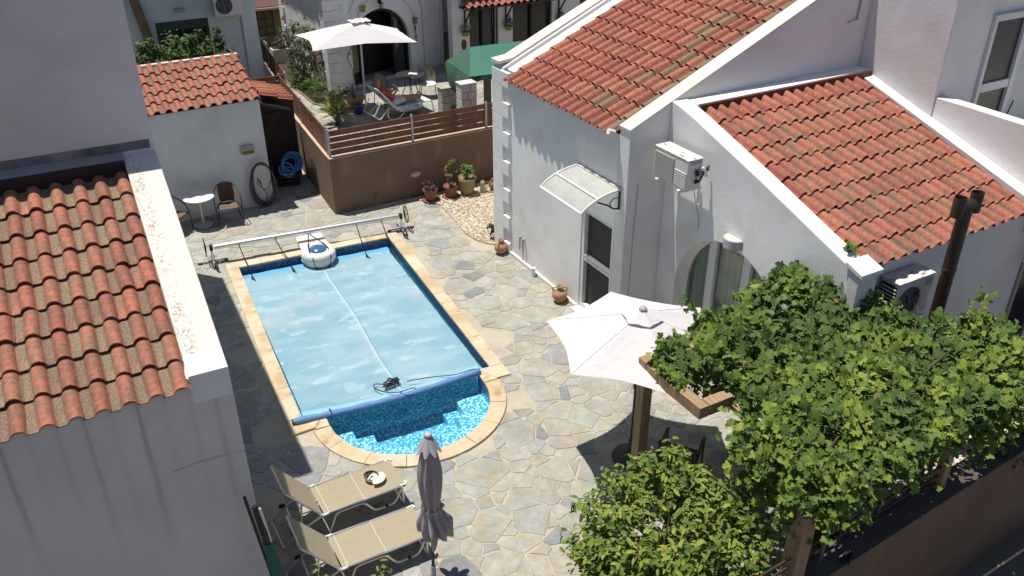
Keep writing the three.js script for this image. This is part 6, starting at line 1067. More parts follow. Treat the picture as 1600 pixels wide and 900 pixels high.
// ------------------------------------------------------------------ rear white house with the arched door
const AW = 17 * Math.PI / 180;                          // its arch wall stands askew
{
  const h = thing('rear_house', 'white rear house with a dark arched doorway and a small tiled door canopy', 'house', [0, 0, 0]);
  obj('quoined_wall', [bx(8.0, 8.28, -0.9, 3.62, -30.2, -25.45, 0.01)], M.white, h);
  const q = pgroup('quoins', h); for (let k = 0; k < 10; k++) { const y0 = 0.48 + k * 0.31, wide = k % 2; obj('quoin', [bx(7.95, 8.05, y0, y0 + 0.30, -25.75 - (wide ? 0.12 : 0), -25.40, 0.008), bx(8.05, 8.30 + (wide ? 0.1 : 0), y0, y0 + 0.30, -25.449, -25.40, 0.008)], M.white, q); obj('quoin', [bx(7.95, 8.0, y0, y0 + 0.30, -30.2, -29.85 + (wide ? 0.12 : 0), 0.008)], M.white, q); }
  obj('return_wall', [bx(8.28, 8.75, -0.9, 3.62, -25.7, -25.45, 0.005)], M.white, h);
  // tile eave over the quoined wall
  tileRoof(h, 'side_eave', 7.86, 3.60, -30.2, -Math.PI / 2, 0.44, 20, 2, () => pick(TM.fresh));
  // arch wall, local frame
  const a = pgroup('arch_wall', h); a.position.set(8.62, 0, -25.50); a.rotation.y = AW;
  const cx = 1.32, ry = 1.55, r = 1.20, hole = []; for (let k = 0; k <= 24; k++) { const q2 = Math.PI - k / 24 * Math.PI; hole.push([cx + Math.cos(q2) * r, ry + Math.sin(q2) * r]); } hole.push([cx + r, YT + 0.02], [cx - r, YT + 0.02]);
  obj('wall', [prism([[0, -0.9], [3.75, -0.9], [3.75, 4.6], [0, 4.6]], 'z', -0.3, 0, [hole], 0.006)], M.white, a);
  const ringp = (r0, r1, z0, z1) => { const o = [], i = []; for (let k = 0; k <= 24; k++) { const q2 = Math.PI - k / 24 * Math.PI; o.push([cx + Math.cos(q2) * r1, ry + Math.sin(q2) * r1]); i.push([cx + Math.cos(q2) * r0, ry + Math.sin(q2) * r0]); } return prism([[cx - r1, YT], ...o, [cx + r1, YT], [cx + r0, YT], ...i.reverse(), [cx - r0, YT]], 'z', z0, z1); };
  obj('door_frame', [ringp(1.12, 1.198, -0.22, -0.12)], M.black, a);
  for (const x of [cx - 0.72, cx + 0.62]) obj('door_post', [bx(x - 0.05, x + 0.05, YT, ry + Math.sqrt(r * r - (x - cx) ** 2) - 0.05, -0.21, -0.13, 0.004)], M.black, a);
  obj('curtain', [surf(30, 1, (u, v) => [cx - 1.15 + u * 0.42, YT + v * 1.95, -0.3 + 0.025 * Math.sin(u * 34)]), surf(30, 1, (u, v) => [cx + 0.66 + u * 0.48, YT + v * 2.0, -0.3 + 0.025 * Math.sin(u * 34)])], std(lin(0.34, 0.35, 0.34), 0.95), a);
  for (const [x0, x1] of [[cx - 1.13, cx - 0.76], [cx + 0.66, cx + 1.13]]) obj('pane', [bx(x0, x1, YT, 2.5, -0.18, -0.175, 0.001)], phys({ color: lin(0.6, 0.64, 0.62), transmission: 1, thickness: 0, roughness: 0.04, ior: 1.5 }), a);
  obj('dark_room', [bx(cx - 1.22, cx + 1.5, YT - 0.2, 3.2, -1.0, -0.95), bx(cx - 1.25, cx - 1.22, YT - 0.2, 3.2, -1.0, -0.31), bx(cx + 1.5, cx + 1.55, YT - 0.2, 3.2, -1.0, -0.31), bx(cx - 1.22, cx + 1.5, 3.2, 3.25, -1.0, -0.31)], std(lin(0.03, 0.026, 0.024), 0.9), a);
  // cable runs on the wall
  obj('cable', [rod([[0.02, 2.6, 0.01], [0.5, 3.3, 0.01], [0.9, 3.62, 0.012]], 0.010, 5), rod([[0.42, 2.55, 0.01], [0.7, 2.95, 0.01], [1.1, 3.16, 0.012], [1.9, 3.14, 0.012], [2.5, 2.7, 0.012], [2.72, 2.3, 0.012], [2.72, 2.0, 0.012]], 0.009, 5), rod([[2.2, 3.6, 0.01], [2.35, 3.0, 0.01], [2.9, 2.88, 0.01], [3.05, 2.6, 0.01], [3.08, 0.6, 0.01]], 0.016, 6)], M.greyMetal, a);
  obj('meter_box', [bx(-0.15, 0.06, 2.85, 3.12, -0.02, 0.05, 0.01)], M.brightWhite, a);
  obj('right_return', [bx(3.72, 3.95, -0.9, 4.6, -0.9, 0.02, 0.008)], M.white, a);
  // door wall on the right, facing the pool
  obj('door_wall', [prism([[12.1, -0.9], [20, -0.9], [20, 4.6], [12.1, 4.6]], 'z', -25.6, -25.3, [[[12.72, YT], [13.78, YT], [13.78, 2.55], [12.72, 2.55]], [[14.32, YT], [15.85, YT], [15.85, 2.55], [14.32, 2.55]], [[16.95, YT], [17.9, YT], [17.9, 3.3], [16.95, 3.3]]])], M.shadeWhite, h);
  const d1 = pgroup('glazed_door', h); obj('frame', [bx(12.72, 12.80, YT, 2.55, -25.46, -25.38), bx(13.66, 13.78, YT, 2.55, -25.46, -25.38), bx(12.8, 13.66, 2.45, 2.55, -25.46, -25.38), bx(13.2, 13.24, YT, 2.45, -25.46, -25.38)], M.black, d1); obj('pane', [bx(12.8, 13.66, YT, 2.45, -25.5, -25.49, 0.001)], M.darkGlass, d1); obj('white_stile', [bx(13.69, 13.72, YT, 2.5, -25.378, -25.37, 0.001)], M.greyMetal, d1);
  const d2 = pgroup('glazed_door', h); obj('frame', [bx(14.32, 14.38, YT, 2.55, -25.46, -25.38), bx(15.05, 15.12, YT, 2.55, -25.46, -25.38), bx(15.78, 15.85, YT, 2.55, -25.46, -25.38), bx(14.38, 15.78, 2.48, 2.55, -25.46, -25.38)], M.black, d2); obj('pane', [bx(14.38, 15.78, YT, 2.48, -25.5, -25.49, 0.001)], M.darkGlass, d2);
  obj('far_door', [bx(16.95, 17.9, YT, 3.3, -25.5, -25.45)], M.oxide, h);
  const dc = pgroup('door_canopy', h); obj('canopy_board', [bx(12.35, 16.25, 2.62, 2.66, -25.29, -24.75, 0.005)].map((g) => g), M.darkBrown, dc);
  tileRoof(dc, 'canopy_tiles', 12.42, 2.66, -24.82, 0, 0.45, 16, 2, () => pick(TM.fresh));
  for (const x of [12.55, 14.05, 16.1]) obj('canopy_bracket', [rod([[x, 2.1, -25.28], [x, 2.6, -24.85]], 0.03, 6), rod([[x, 1.95, -25.285], [x, 2.6, -25.285]], 0.03, 6)], M.darkBrown, dc);
  obj('back_wall', [bx(8.3, 20, -0.9, 4.6, -31, -30.8)], M.white, h); obj('roof_slab', [prism([[8.0, -31], [20, -31], [20, -25.3], [12.1, -25.3], [8.9, -25.75], [8.0, -25.5]], 'y', 4.6, 4.75)], M.cream, h);
}
// lantern, wall ornaments
{ const t = thing('wall_lantern', 'black iron lantern on the wall over the dark arched doorway', 'lantern', [9.88, 2.78, -25.80], AW); obj('mount', [box(0.12, 0.2, 0.06, 0, 0.26, 0.03, 0.01)], M.black, t); obj('cage', [-0.07, -0.025, 0.025, 0.07].map((x) => rod([[x, 0, 0.1], [x * 0.7, 0.16, 0.1]], 0.008, 5)).concat([box(0.16, 0.02, 0.14, 0, 0, 0.1, 0.004), box(0.12, 0.025, 0.12, 0, 0.17, 0.1, 0.004), rod([[0, 0.2, 0.1], [0, 0.3, 0.04]], 0.01, 5)]), M.black, t); obj('glass', [box(0.09, 0.14, 0.08, 0, 0.085, 0.1, 0.004)], std(lin(0.3, 0.3, 0.27), 0.3), t); }
{ const t = thing('wall_ornament', 'yellow butterfly shaped ornament on the wall beside the lantern', 'ornament', [9.28, 2.85, -25.66], AW); for (const s of [-1, 1]) { obj('wing', [box(0.13, 0.09, 0.014, s * 0.07, 0.05, 0.02, 0.006), box(0.09, 0.08, 0.014, s * 0.05, -0.04, 0.02, 0.006)], std(lin(0.42, 0.34, 0.06), 0.6), t); } obj('body', [box(0.03, 0.2, 0.03, 0, 0, 0.02, 0.01)], M.darkBrown, t); }
{ const t = thing('wind_chime', 'small bird house with a hanging chain on the wall right of the arch', 'wind chime', [11.22, 1.95, -26.28], AW); obj('bird_house', [box(0.13, 0.14, 0.08, 0, 0.2, 0.05, 0.01), box(0.18, 0.04, 0.12, 0, 0.29, 0.05, 0.01)], std(lin(0.3, 0.17, 0.07), 0.8), t); obj('chain', [rod([[0, 0.13, 0.04], [0.01, -0.4, 0.04]], 0.01, 5), box(0.05, 0.1, 0.03, 0, -0.02, 0.04, 0.01), box(0.05, 0.08, 0.03, 0.01, -0.28, 0.04, 0.01), box(0.05, 0.12, 0.04, 0.01, -0.46, 0.04, 0.01)], M.darkBrown, t); }
{ const t = thing('wall_plaque', 'small dark red oval plaque hanging below the flower basket', 'plaque', [12.50, 1.45, -25.295]); const g = lathe([[0, 0.03], [0.05, 0.025], [0.08, 0]], 20); g.rotateX(Math.PI / 2); g.scale(1, 1.9, 1); obj('face', g, std(lin(0.16, 0.035, 0.025), 0.6), t); obj('rim', [place(new THREE.TorusGeometry(0.08, 0.012, 6, 24), 0, 0, 0.004)].map((q) => { q.scale(1, 1.9, 1); return q; }), M.darkBrown, t); }
// flower baskets by the doors
for (const [x, tone, label] of [[12.5, [[0.7, 0.68, 0.62], [0.12, 0.2, 0.05], [0.6, 0.55, 0.2]], 'green hanging basket with white flowers left of the first dark door'], [14.08, [[0.25, 0.26, 0.25], [0.07, 0.09, 0.05], [0.4, 0.4, 0.4]], 'hanging basket with grey white flowers between the two dark doors'], [16.1, [[0.3, 0.3, 0.32], [0.08, 0.10, 0.07], [0.2, 0.2, 0.2]], 'hanging basket with sparse flowers right of the second dark door']]) {
  const t = thing('hanging_basket', label, 'basket', [x, 1.75, -25.16], 0, 'hanging baskets by the doors'); obj('basket', lathe([[0, 0], [0.1, 0.01], [0.15, 0.14], [0.16, 0.15], [0.14, 0.14], [0, 0.12]], 20), std(lin(0.20, 0.25, 0.07), 0.7), t);
  obj('hanger', [-0.13, 0.13].map((k) => rod([[k, 0.15, 0], [0, 0.55, 0]], 0.006, 4)), M.black, t);
  foliage(t, crownLeaves([0, 0.24, 0], [0.22, 0.12, 0.16], 18, 12, 0.08, 0.03, 0.5), 'oval', tone, 0); }

// ------------------------------------------------------------------ white parasol over the terrace
{
  const t = thing('terrace_parasol', 'large square white parasol shading the sunbather on the terrace', 'parasol', [8.30, YT, -23.30]);
  obj('pole', rod([[0.15, 0, -0.5], [0.15, 1.9, -0.45], [0.0, 2.5, 0]], 0.03, 10), M.whiteMetal, t);
  obj('foot', [box(0.5, 0.08, 0.5, 0.15, 0.04, -0.5, 0.02)], M.greyMetal, t);
  const C4 = [[-1.50, -1.22], [1.32, -0.50], [1.18, 1.26], [-1.62, 0.72]];     // corners in x, z
  const canopy = surf(32, 32, (u, v) => { const a = u * 2 - 1, b = v * 2 - 1; const w = [(1 - u) * (1 - v), u * (1 - v), u * v, (1 - u) * v]; let x = 0, z = 0; C4.forEach((c, i) => { x += c[0] * w[i]; z += c[1] * w[i]; }); const e = Math.max(Math.abs(a), Math.abs(b)), m = Math.min(Math.abs(a), Math.abs(b)); const pull = 1 - 0.09 * e * e * (1 - (m / (e + 1e-6)) ** 2); const dg = m / (e + 1e-6); return [x * pull, 2.56 - 0.46 * Math.pow(e, 1.15) * (0.86 + 0.14 * dg) - 0.03 * Math.sin(e * 3.1) * (1 - dg), z * pull]; });
  obj('canopy', canopy, whiteCloth, t); 
  obj('vent', [surf(12, 12, (u, v) => { const a = u * 2 - 1, b = v * 2 - 1, e = Math.max(Math.abs(a), Math.abs(b)); return [a * 0.27 + 0.0, 2.64 - 0.07 * e + 0.015 * Math.sin(u * 20), b * 0.22]; })], whiteCloth, t);
  C4.forEach((c) => obj('rib', rod([[0, 2.52, 0], [c[0] * 0.5, 2.28, c[1] * 0.5], [c[0] * 0.98, 2.07, c[1] * 0.98]], 0.012, 5), M.greyMetal, t));
}
// ------------------------------------------------------------------ green pavilion cover on stone pillars
{
  const t = thing('green_canopy', 'green tarpaulin canopy with a sagging side flap over stone pillars', 'canopy', [0, 0, 0]);
  const gm = phys({ color: lin(0.035, 0.19, 0.135), roughness: 0.7, transmission: 0.12, thickness: 0, bumpMap: rep(clothBump, 2), bumpScale: 0.012, map: rep(slingTex, 4) });
  const Y = 2.26, YR = 2.70;
  const A = [9.72, Y, -19.42], B = [13.6, Y, -18.98], C = [14.2, YR, -20.2], D = [10.30, YR, -20.5], E = [9.86, Y + 0.02, -21.05];
  const sheet = (a, b, c, d, nu, nv, sag) => surf(nu, nv, (u, v) => { const p = [0, 1, 2].map((k) => (a[k] * (1 - u) + b[k] * u) * (1 - v) + (d[k] * (1 - u) + c[k] * u) * v); p[1] -= sag * Math.sin(u * Math.PI) * Math.sin(v * Math.PI) + 0.012 * Math.sin(u * 23 + v * 5) * Math.sin(v * 3.1); return p; }, 3, 1.5);
  obj('front_sheet', sheet(A, B, C, D, 30, 10, 0.06), gm, t);
  obj('back_sheet', sheet(D, C, [14.3, Y, -21.4], [10.6, Y, -21.7], 20, 8, 0.05), gm, t);
  const dk = phys({ color: lin(0.024, 0.11, 0.062), roughness: 0.75, transmission: 0.15, thickness: 0, bumpMap: rep(clothBump, 2), bumpScale: 0.02 });
  obj('side_sheet', surf(14, 12, (u, v) => { const a = A.map((q, k) => q * (1 - u) + E[k] * u), d = D; const p = a.map((q, k) => q * v + (u < 0.5 ? d[k] : d[k]) * (1 - v)); return p; }), dk, t);
  obj('side_flap', surf(20, 14, (u, v) => { const a = A.map((q, k) => q * (1 - u) + E[k] * u); const drop = (0.25 + 0.55 * Math.sin(u * Math.PI * 0.9 + 0.35)) * v; return [a[0] - 0.10 * Math.sin(v * 3.1) * (1 - u * 0.5) + 0.05 * Math.sin(u * 15) * v, a[1] - drop, a[2] - 0.12 * v + 0.05 * Math.sin(u * 11 + 1) * v]; }, 2, 1), dk, t);
  obj('front_valance', surf(40, 3, (u, v) => [A[0] + (B[0] - A[0]) * u, Y - v * (0.13 + 0.02 * Math.sin(u * 40)), A[2] + (B[2] - A[2]) * u + 0.02 * v]), dk, t);
  obj('corner_cap', [box(0.14, 0.16, 0.12, 9.86, 2.0, -19.55, 0.02)], std(lin(0.09, 0.12, 0.11), 0.4), t);
  for (const p of [A, B, E]) obj('pole', [rod([[p[0] + 0.1, YT, p[2] - 0.05], [p[0] + 0.1, Y - 0.02, p[2] - 0.05]], 0.03, 8)], M.rubber, t);
}
function stonePillar(label, x, z, w, d, h, mat, y0 = YT) {
  const t = thing('stone_pillar', label, 'pillar', [x, y0, z]); const rows = Math.round(h / 0.2);
  obj('core', [box(w - 0.03, h - 0.01, d - 0.03, 0, h / 2, 0, 0.004)], std(lin(0.4, 0.38, 0.34), 0.95), t);
  for (let k = 0; k < rows; k++) { const n = 2, y = (k + 0.5) * h / rows; for (let i = 0; i < n; i++) { const sp = k % 2 ? 0.42 : 0.58; const x0 = i ? -w / 2 + w * sp : -w / 2, x1 = i ? w / 2 : -w / 2 + w * sp; const s = obj('stone', [box(x1 - x0 - 0.014, h / rows - 0.014, d + R(0, 0.03), 0, 0, 0, 0.018)], mat, t); s.position.set((x0 + x1) / 2, y, 0); } }
  obj('top_slab', [box(w + 0.02, 0.03, d + 0.02, 0, h + 0.012, 0, 0.01)], mat, t);
  return t;
}
const pillarStone = std(lin(0.62, 0.60, 0.57), 0.95, { map: rep(mottle, 1.5), bumpMap: rep(bumpPlaster, 3), bumpScale: 0.012 });
stonePillar('white painted stone pillar in the sun under the green canopy corner', 9.44, -19.05, 0.44, 0.32, 1.74, pillarStone);
stonePillar('beige stone pillar in the shade with a small lantern beneath the green flap', 9.72, -20.75, 0.5, 0.3, 1.15, std(lin(0.42, 0.38, 0.31), 0.95, { map: rep(mottle, 1.5), bumpMap: rep(bumpPlaster, 3), bumpScale: 0.012 }));
{ const t = thing('small_lantern', 'small black lantern on the shaded pillar beneath the green flap', 'lantern', [9.78, 0.95, -20.585]); obj('cage', [box(0.11, 0.02, 0.09, 0, 0, 0.05, 0.004), box(0.11, 0.03, 0.09, 0, 0.2, 0.05, 0.008), ...[-0.045, 0.045].flatMap((x) => [0.015, 0.085].map((z) => rod([[x, 0, z], [x, 0.2, z]], 0.006, 4)))], M.black, t); obj('glass', [box(0.07, 0.18, 0.06, 0, 0.1, 0.05, 0.004)], std(lin(0.1, 0.09, 0.07), 0.2), t); }
{ const t = thing('canopy_post', 'plain brown grey post supporting the green canopy behind the white pillar', 'post', [10.72, YT, -20.35]); obj('shaft', [box(0.16, 1.75, 0.16, 0, 0.875, 0, 0.01)], std(lin(0.22, 0.19, 0.14), 0.9, { map: rep(mottle, 2) }), t); obj('foot', [box(0.24, 0.06, 0.24, 0, 0.03, 0, 0.01)], M.stonePot, t); }
// terrace table and chairs in front of the arch
{ const t = thing('terrace_table', 'dark round terrace table with a white paper on it before the arch', 'table', [9.90, YT, -23.75]); obj('top', lathe([[0, 0.73], [0.44, 0.73], [0.46, 0.715], [0.44, 0.70], [0, 0.70]], 36), std(lin(0.03, 0.03, 0.03), 0.4), t); for (let k = 0; k < 4; k++) { const a = k * 1.571 + 0.5; obj('leg', rod([[Math.cos(a) * 0.12, 0.7, Math.sin(a) * 0.12], [Math.cos(a) * 0.18, 0.3, Math.sin(a) * 0.18], [Math.cos(a) * 0.34, 0, Math.sin(a) * 0.34]], 0.014, 6), M.black, t); } }
{ const t = thing('paper', 'white folded paper lying on the dark terrace table', 'paper', [9.98, YT + 0.734, -23.72], -0.5); obj('sheet', [surf(6, 4, (u, v) => [u * 0.26 - 0.13, 0.004 + 0.012 * Math.sin(u * 3.1), v * 0.18 - 0.09])], std(lin(0.7, 0.69, 0.64), 0.9), t); obj('fold', [surf(4, 4, (u, v) => [u * 0.13 - 0.13, 0.012 + 0.015 * Math.sin(u * 3.1), v * 0.18 - 0.09])], std(lin(0.66, 0.65, 0.6), 0.9), t); }
function roundChair(label, p, turn, seatMat) {
  const t = thing('terrace_chair', label, 'chair', p, turn);
  obj('backrest', surf(14, 12, (u, v) => { const a = (u - 0.5) * 2, w = 0.26 * Math.sqrt(Math.max(0.02, 1 - Math.pow(Math.max(0, v - 0.35) / 0.66, 2))); return [a * w, 0.44 + v * 0.48, -0.2 - 0.10 * v + 0.05 * a * a]; }), std(lin(0.34, 0.30, 0.25), 0.85, { map: rep(weave, 3) }), t);
  obj('back_frame', tube([[-0.26, 0.42, -0.14], [-0.27, 0.64, -0.2], [-0.2, 0.86, -0.25], [0, 0.935, -0.3], [0.2, 0.86, -0.25], [0.27, 0.64, -0.2], [0.26, 0.42, -0.14]], 0.012, 40, 6), M.black, t);
  obj('seat', lathe([[0, 0.45], [0.24, 0.45], [0.26, 0.43], [0.24, 0.41], [0, 0.41]], 28), seatMat, t);
  for (const [x, z] of [[-0.2, 0.2], [0.2, 0.2], [-0.22, -0.2], [0.22, -0.2]]) obj('leg', rod([[x, 0.42, z], [x * 1.15, 0, z * 1.15]], 0.012, 6), M.black, t); return t;
}
roundChair('round backed terrace chair with a white seat right of the dark table', [10.38, YT, -23.55], -0.35, M.brightWhite);
roundChair('round backed wicker terrace chair behind the head of the sunbather', [8.95, YT, -23.45], 0.35, std(lin(0.5, 0.44, 0.36), 0.85));

// ------------------------------------------------------------------ sunbather on a patterned lounger
const towelTex = tex(512, 256, (() => { const sp = [...Array(170)].map(() => [rnd(), rnd(), R(0.006, 0.017), R(0.010, 0.026), R(0, 3.14)]); return (u, v) => { for (const [x, y, a, b, q] of sp) { let dx = u - x, dy = (v - y) * 0.5; const c = Math.cos(q), s = Math.sin(q), p = dx * c + dy * s, r = -dx * s + dy * c; if ((p / a) ** 2 + (r / b) ** 2 < 1) return [0.05, 0.05, 0.09]; } return [0.86, 0.87, 0.92]; }; })(), true);
const LG = [8.33, YT, -22.42], LT = -0.02 + Math.atan2(-0.30, 1.45);      // local x from the hip end to the foot end
{
  const t = thing('patterned_lounger', 'white framed lounger with a black spotted white towel on the terrace', 'sun lounger', [8.72, YT, -22.42], 0.14);
  const W = 0.62;
  obj('towel', [surf(20, 8, (u, v) => [-0.52 + u * 0.52, 0.36 + (1 - u) * 0.58 - 0.03 * Math.sin(u * 3.1), (v - 0.5) * W], 0.7, 0.8), surf(20, 8, (u, v) => [u * 0.80, 0.36 - 0.05 * Math.sin(u * 2.4), (v - 0.5) * W], 0.9, 0.8)], std(lin(0.85, 0.85, 0.88), 0.95, { map: towelTex }), t);
  obj('towel_drop', [surf(20, 4, (u, v) => [-0.5 + u * 0.5, 0.355 + (1 - u) * 0.57 - 0.03 * Math.sin(u * 3.1) - v * 0.10, W / 2 + 0.012 + 0.02 * v], 0.7, 0.3), surf(20, 4, (u, v) => [u * 0.8, 0.355 - 0.05 * Math.sin(u * 2.4) - v * 0.12, W / 2 + 0.012 + 0.02 * v], 0.9, 0.3)], std(lin(0.85, 0.85, 0.88), 0.95, { map: towelTex }), t);
  obj('foot_sling', surf(6, 4, (u, v) => [0.78 + u * 0.36, 0.335 + 0.01 * u, (v - 0.5) * (W - 0.04)]), M.brightWhite, t);
  for (const s of [-1, 1]) { const z = s * W / 2; obj('side_tube', bent([[-0.56, 0.96, z], [0, 0.34, z], [1.16, 0.34, z], [1.22, 0.0, z]], 0.017), M.whiteMetal, t); obj('rocker', tube([[-0.28, 0.30, z], [-0.30, 0.16, z], [-0.22, 0.05, z], [-0.05, 0.02, z], [0.12, 0.08, z], [0.36, 0.32, z]], 0.019, 30, 7), M.whiteMetal, t); obj('rear_leg', bent([[-0.50, 0.58, z], [-0.72, 0.24, z * 0.98], [-0.56, 0.10, z], [-0.24, 0.40, z]], 0.014), M.whiteMetal, t); }
  obj('cross_tube', [rod([[-0.72, 0.24, -W / 2], [-0.72, 0.24, W / 2]], 0.014), rod([[-0.56, 0.10, -W / 2], [-0.56, 0.10, W / 2]], 0.014), rod([[1.14, 0.335, -W / 2], [1.14, 0.335, W / 2]], 0.017), rod([[-0.56, 0.96, -W / 2], [-0.56, 0.96, W / 2]], 0.017)], M.whiteMetal, t);
}
function blob(bones, res, k = 0.03) {                       // smooth union of tapered capsules -> geometry
  let lo = V(1e9, 1e9, 1e9), hi = V(-1e9, -1e9, -1e9);
  const B = bones.map(([a, b, ra, rb]) => { const A = V(...a), C = V(...b); const m = Math.max(ra, rb) + 0.03; for (const q of [A, C]) { lo.min(q.clone().subScalar(m)); hi.max(q.clone().addScalar(m)); } return { A, D: C.clone().sub(A), L: Math.max(1e-9, C.distanceToSquared(A)), ra, rb }; });
  const c = lo.clone().add(hi).multiplyScalar(0.5), half = Math.max(hi.x - lo.x, hi.y - lo.y, hi.z - lo.z) / 2 * 1.06;
  const mc = new MarchingCubes(res, M.white, false, false, 200000); mc.isolation = 0; const hs = res / 2, p = V(), w = V();
  for (let z = 0; z < res; z++) for (let y = 0; y < res; y++) for (let x = 0; x < res; x++) {
    p.set((x - hs) / hs * half + c.x, (y - hs) / hs * half + c.y, (z - hs) / hs * half + c.z); let d = 1e9;
    for (const b of B) { w.copy(p).sub(b.A); const t = clamp(w.dot(b.D) / b.L); const e = w.addScaledVector(b.D, -t).length() - (b.ra + (b.rb - b.ra) * t); if (d > 1e8) d = e; else { const h = clamp(0.5 + 0.5 * (d - e) / k); d = d + (e - d) * h - k * h * (1 - h); } }
    mc.field[x + y * res + z * res * res] = -d;
  }
  mc.update(); const n = mc.count; const g = new THREE.BufferGeometry(); const pos = new Float32Array(n * 3), nor = new Float32Array(n * 3);
  for (let i = 0; i < n * 3; i += 3) { for (let q = 0; q < 3; q++) { pos[i + q] = mc.positionArray[i + q] * half + [c.x, c.y, c.z][q]; nor[i + q] = mc.normalArray[i + q]; } }
  g.setAttribute('position', new THREE.BufferAttribute(pos, 3)); g.setAttribute('normal', new THREE.BufferAttribute(nor, 3)); g.setAttribute('uv', new THREE.BufferAttribute(new Float32Array(n * 2), 2)); return g;
}
{
  const t = thing('person', 'person with fair hair reclining on the patterned lounger in red top and white shorts, reading', 'person', [8.72, YT, -22.42], 0.14);
  // hips at the origin end of the seat, torso along the backrest, legs along +x
  const hip = [0.06, 0.45, 0], chest = [-0.26, 0.80, 0], neck = [-0.37, 0.95, 0], head = [-0.40, 1.08, 0];
  const body = [[[0.06, 0.46, -0.09], [0.06, 0.46, 0.09], 0.125, 0.125], [hip, [-0.10, 0.62, 0], 0.125, 0.115], [[-0.10, 0.62, 0], chest, 0.115, 0.13], [[-0.27, 0.82, -0.10], [-0.27, 0.82, 0.10], 0.085, 0.085], [chest, neck, 0.09, 0.052], [neck, [-0.385, 1.0, 0], 0.05, 0.05]];
  for (const s of [-1, 1]) {
    body.push([[0.08, 0.45, s * 0.09], [0.50, s > 0 ? 0.50 : 0.47, s * 0.10], 0.092, 0.058]);
    body.push([[0.50, s > 0 ? 0.50 : 0.47, s * 0.10], [0.86, s > 0 ? 0.44 : 0.42, s * 0.07], 0.056, 0.036], [[0.62, s > 0 ? 0.475 : 0.45, s * 0.095], [0.70, s > 0 ? 0.46 : 0.435, s * 0.09], 0.058, 0.05]);
    body.push([[0.86, s > 0 ? 0.44 : 0.42, s * 0.07], [0.93, s > 0 ? 0.44 : 0.42, s * 0.075], 0.036, 0.034], [[0.91, s > 0 ? 0.43 : 0.41, s * 0.075], [0.945, s > 0 ? 0.55 : 0.53, s * 0.09], 0.032, 0.024]);
    body.push([[-0.28, 0.85, s * 0.17], [-0.08, 0.66, s * 0.225], 0.05, 0.04], [[-0.08, 0.66, s * 0.225], [0.11, 0.72, s * 0.10], 0.038, 0.026]);
  }
  const skin = std(lin(0.46, 0.235, 0.15), 0.6);
  const headB = [[[-0.41, 1.10, 0], [-0.405, 1.12, 0], 0.085, 0.085], [[-0.37, 1.06, 0], [-0.35, 1.04, 0], 0.058, 0.045], [[-0.325, 1.085, 0], [-0.31, 1.07, 0], 0.014, 0.016], [[-0.41, 1.09, -0.083], [-0.415, 1.105, -0.086], 0.016, 0.012], [[-0.41, 1.09, 0.083], [-0.415, 1.105, 0.086], 0.016, 0.012], [[-0.385, 1.0, 0], [-0.40, 1.06, 0], 0.048, 0.05], [[-0.345, 1.12, -0.035], [-0.345, 1.12, 0.035], 0.022, 0.022]];
  const hands = []; for (const s of [-1, 1]) { const hb = [[[0.11, 0.72, s * 0.10], [0.165, 0.745, s * 0.075], 0.026, 0.028]]; for (let f = 0; f < 4; f++) { const o = (f - 1.5) * 0.018, l = [0.9, 1, 0.95, 0.78][f]; const a = [0.168 + o * 0.2, 0.748 + o, s * 0.072], b = [0.196, 0.76 + o, s * (0.072 - 0.018 * l)], c = [0.200, 0.765 + o, s * (0.06 - 0.038 * l)]; hb.push([a, b, 0.0095, 0.009], [b, c, 0.009, 0.0075]); } hb.push([[0.135, 0.75, s * 0.085], [0.16, 0.785, s * 0.07], 0.011, 0.0095], [[0.16, 0.785, s * 0.07], [0.182, 0.792, s * 0.05], 0.0095, 0.008]); hands.push(blob(hb, 44, 0.008)); }
  obj('body', [blob(body, 112, 0.035), blob(headB, 60, 0.025), ...hands], skin, t);
  const grow = (l, r) => l.map(([a, b, ra, rb]) => [a, b, ra + r, rb + r]);
  const shirt = [[[-0.02, 0.54, 0], [-0.10, 0.62, 0], 0.125, 0.115], [[-0.02, 0.54, -0.07], [-0.02, 0.54, 0.07], 0.10, 0.10], [[-0.10, 0.62, 0], chest, 0.115, 0.13], [[-0.27, 0.82, -0.10], [-0.27, 0.82, 0.10], 0.085, 0.085], [chest, [-0.32, 0.885, 0], 0.09, 0.075], ...[-1, 1].map((s) => [[-0.28, 0.85, s * 0.17], [-0.10, 0.68, s * 0.222], 0.05, 0.044])];
  obj('red_top', blob(grow(shirt, 0.012), 84, 0.035), std(lin(0.36, 0.075, 0.05), 0.9), t);
  const shorts = [[[0.06, 0.46, -0.09], [0.06, 0.46, 0.09], 0.125, 0.125], [hip, [-0.01, 0.53, 0], 0.125, 0.12], ...[-1, 1].map((s) => [[0.08, 0.45, s * 0.09], [0.33, 0.475, s * 0.098], 0.092, 0.076])];
  obj('white_shorts', blob(grow(shorts, 0.013), 70, 0.03), std(lin(0.66, 0.65, 0.65), 0.9), t);
  obj('hair', blob([[[-0.435, 1.14, 0], [-0.42, 1.15, 0], 0.088, 0.082], [[-0.46, 1.08, -0.03], [-0.46, 1.08, 0.03], 0.07, 0.07], [[-0.45, 1.02, -0.05], [-0.45, 1.02, 0.05], 0.045, 0.045], [[-0.40, 1.13, -0.07], [-0.40, 1.13, 0.07], 0.03, 0.03]], 44, 0.025), std(lin(0.20, 0.13, 0.075), 0.85), t);
  const eyes = [-1, 1].map((s) => { const g = new THREE.SphereGeometry(0.010, 8, 6); g.translate(-0.327, 1.10, s * 0.032); return g; }); obj('eyes', eyes, M.black, t);
  obj('mouth', [box(0.008, 0.010, 0.04, -0.308, 1.035, 0, 0.003)], std(lin(0.30, 0.09, 0.07), 0.6), t);
}
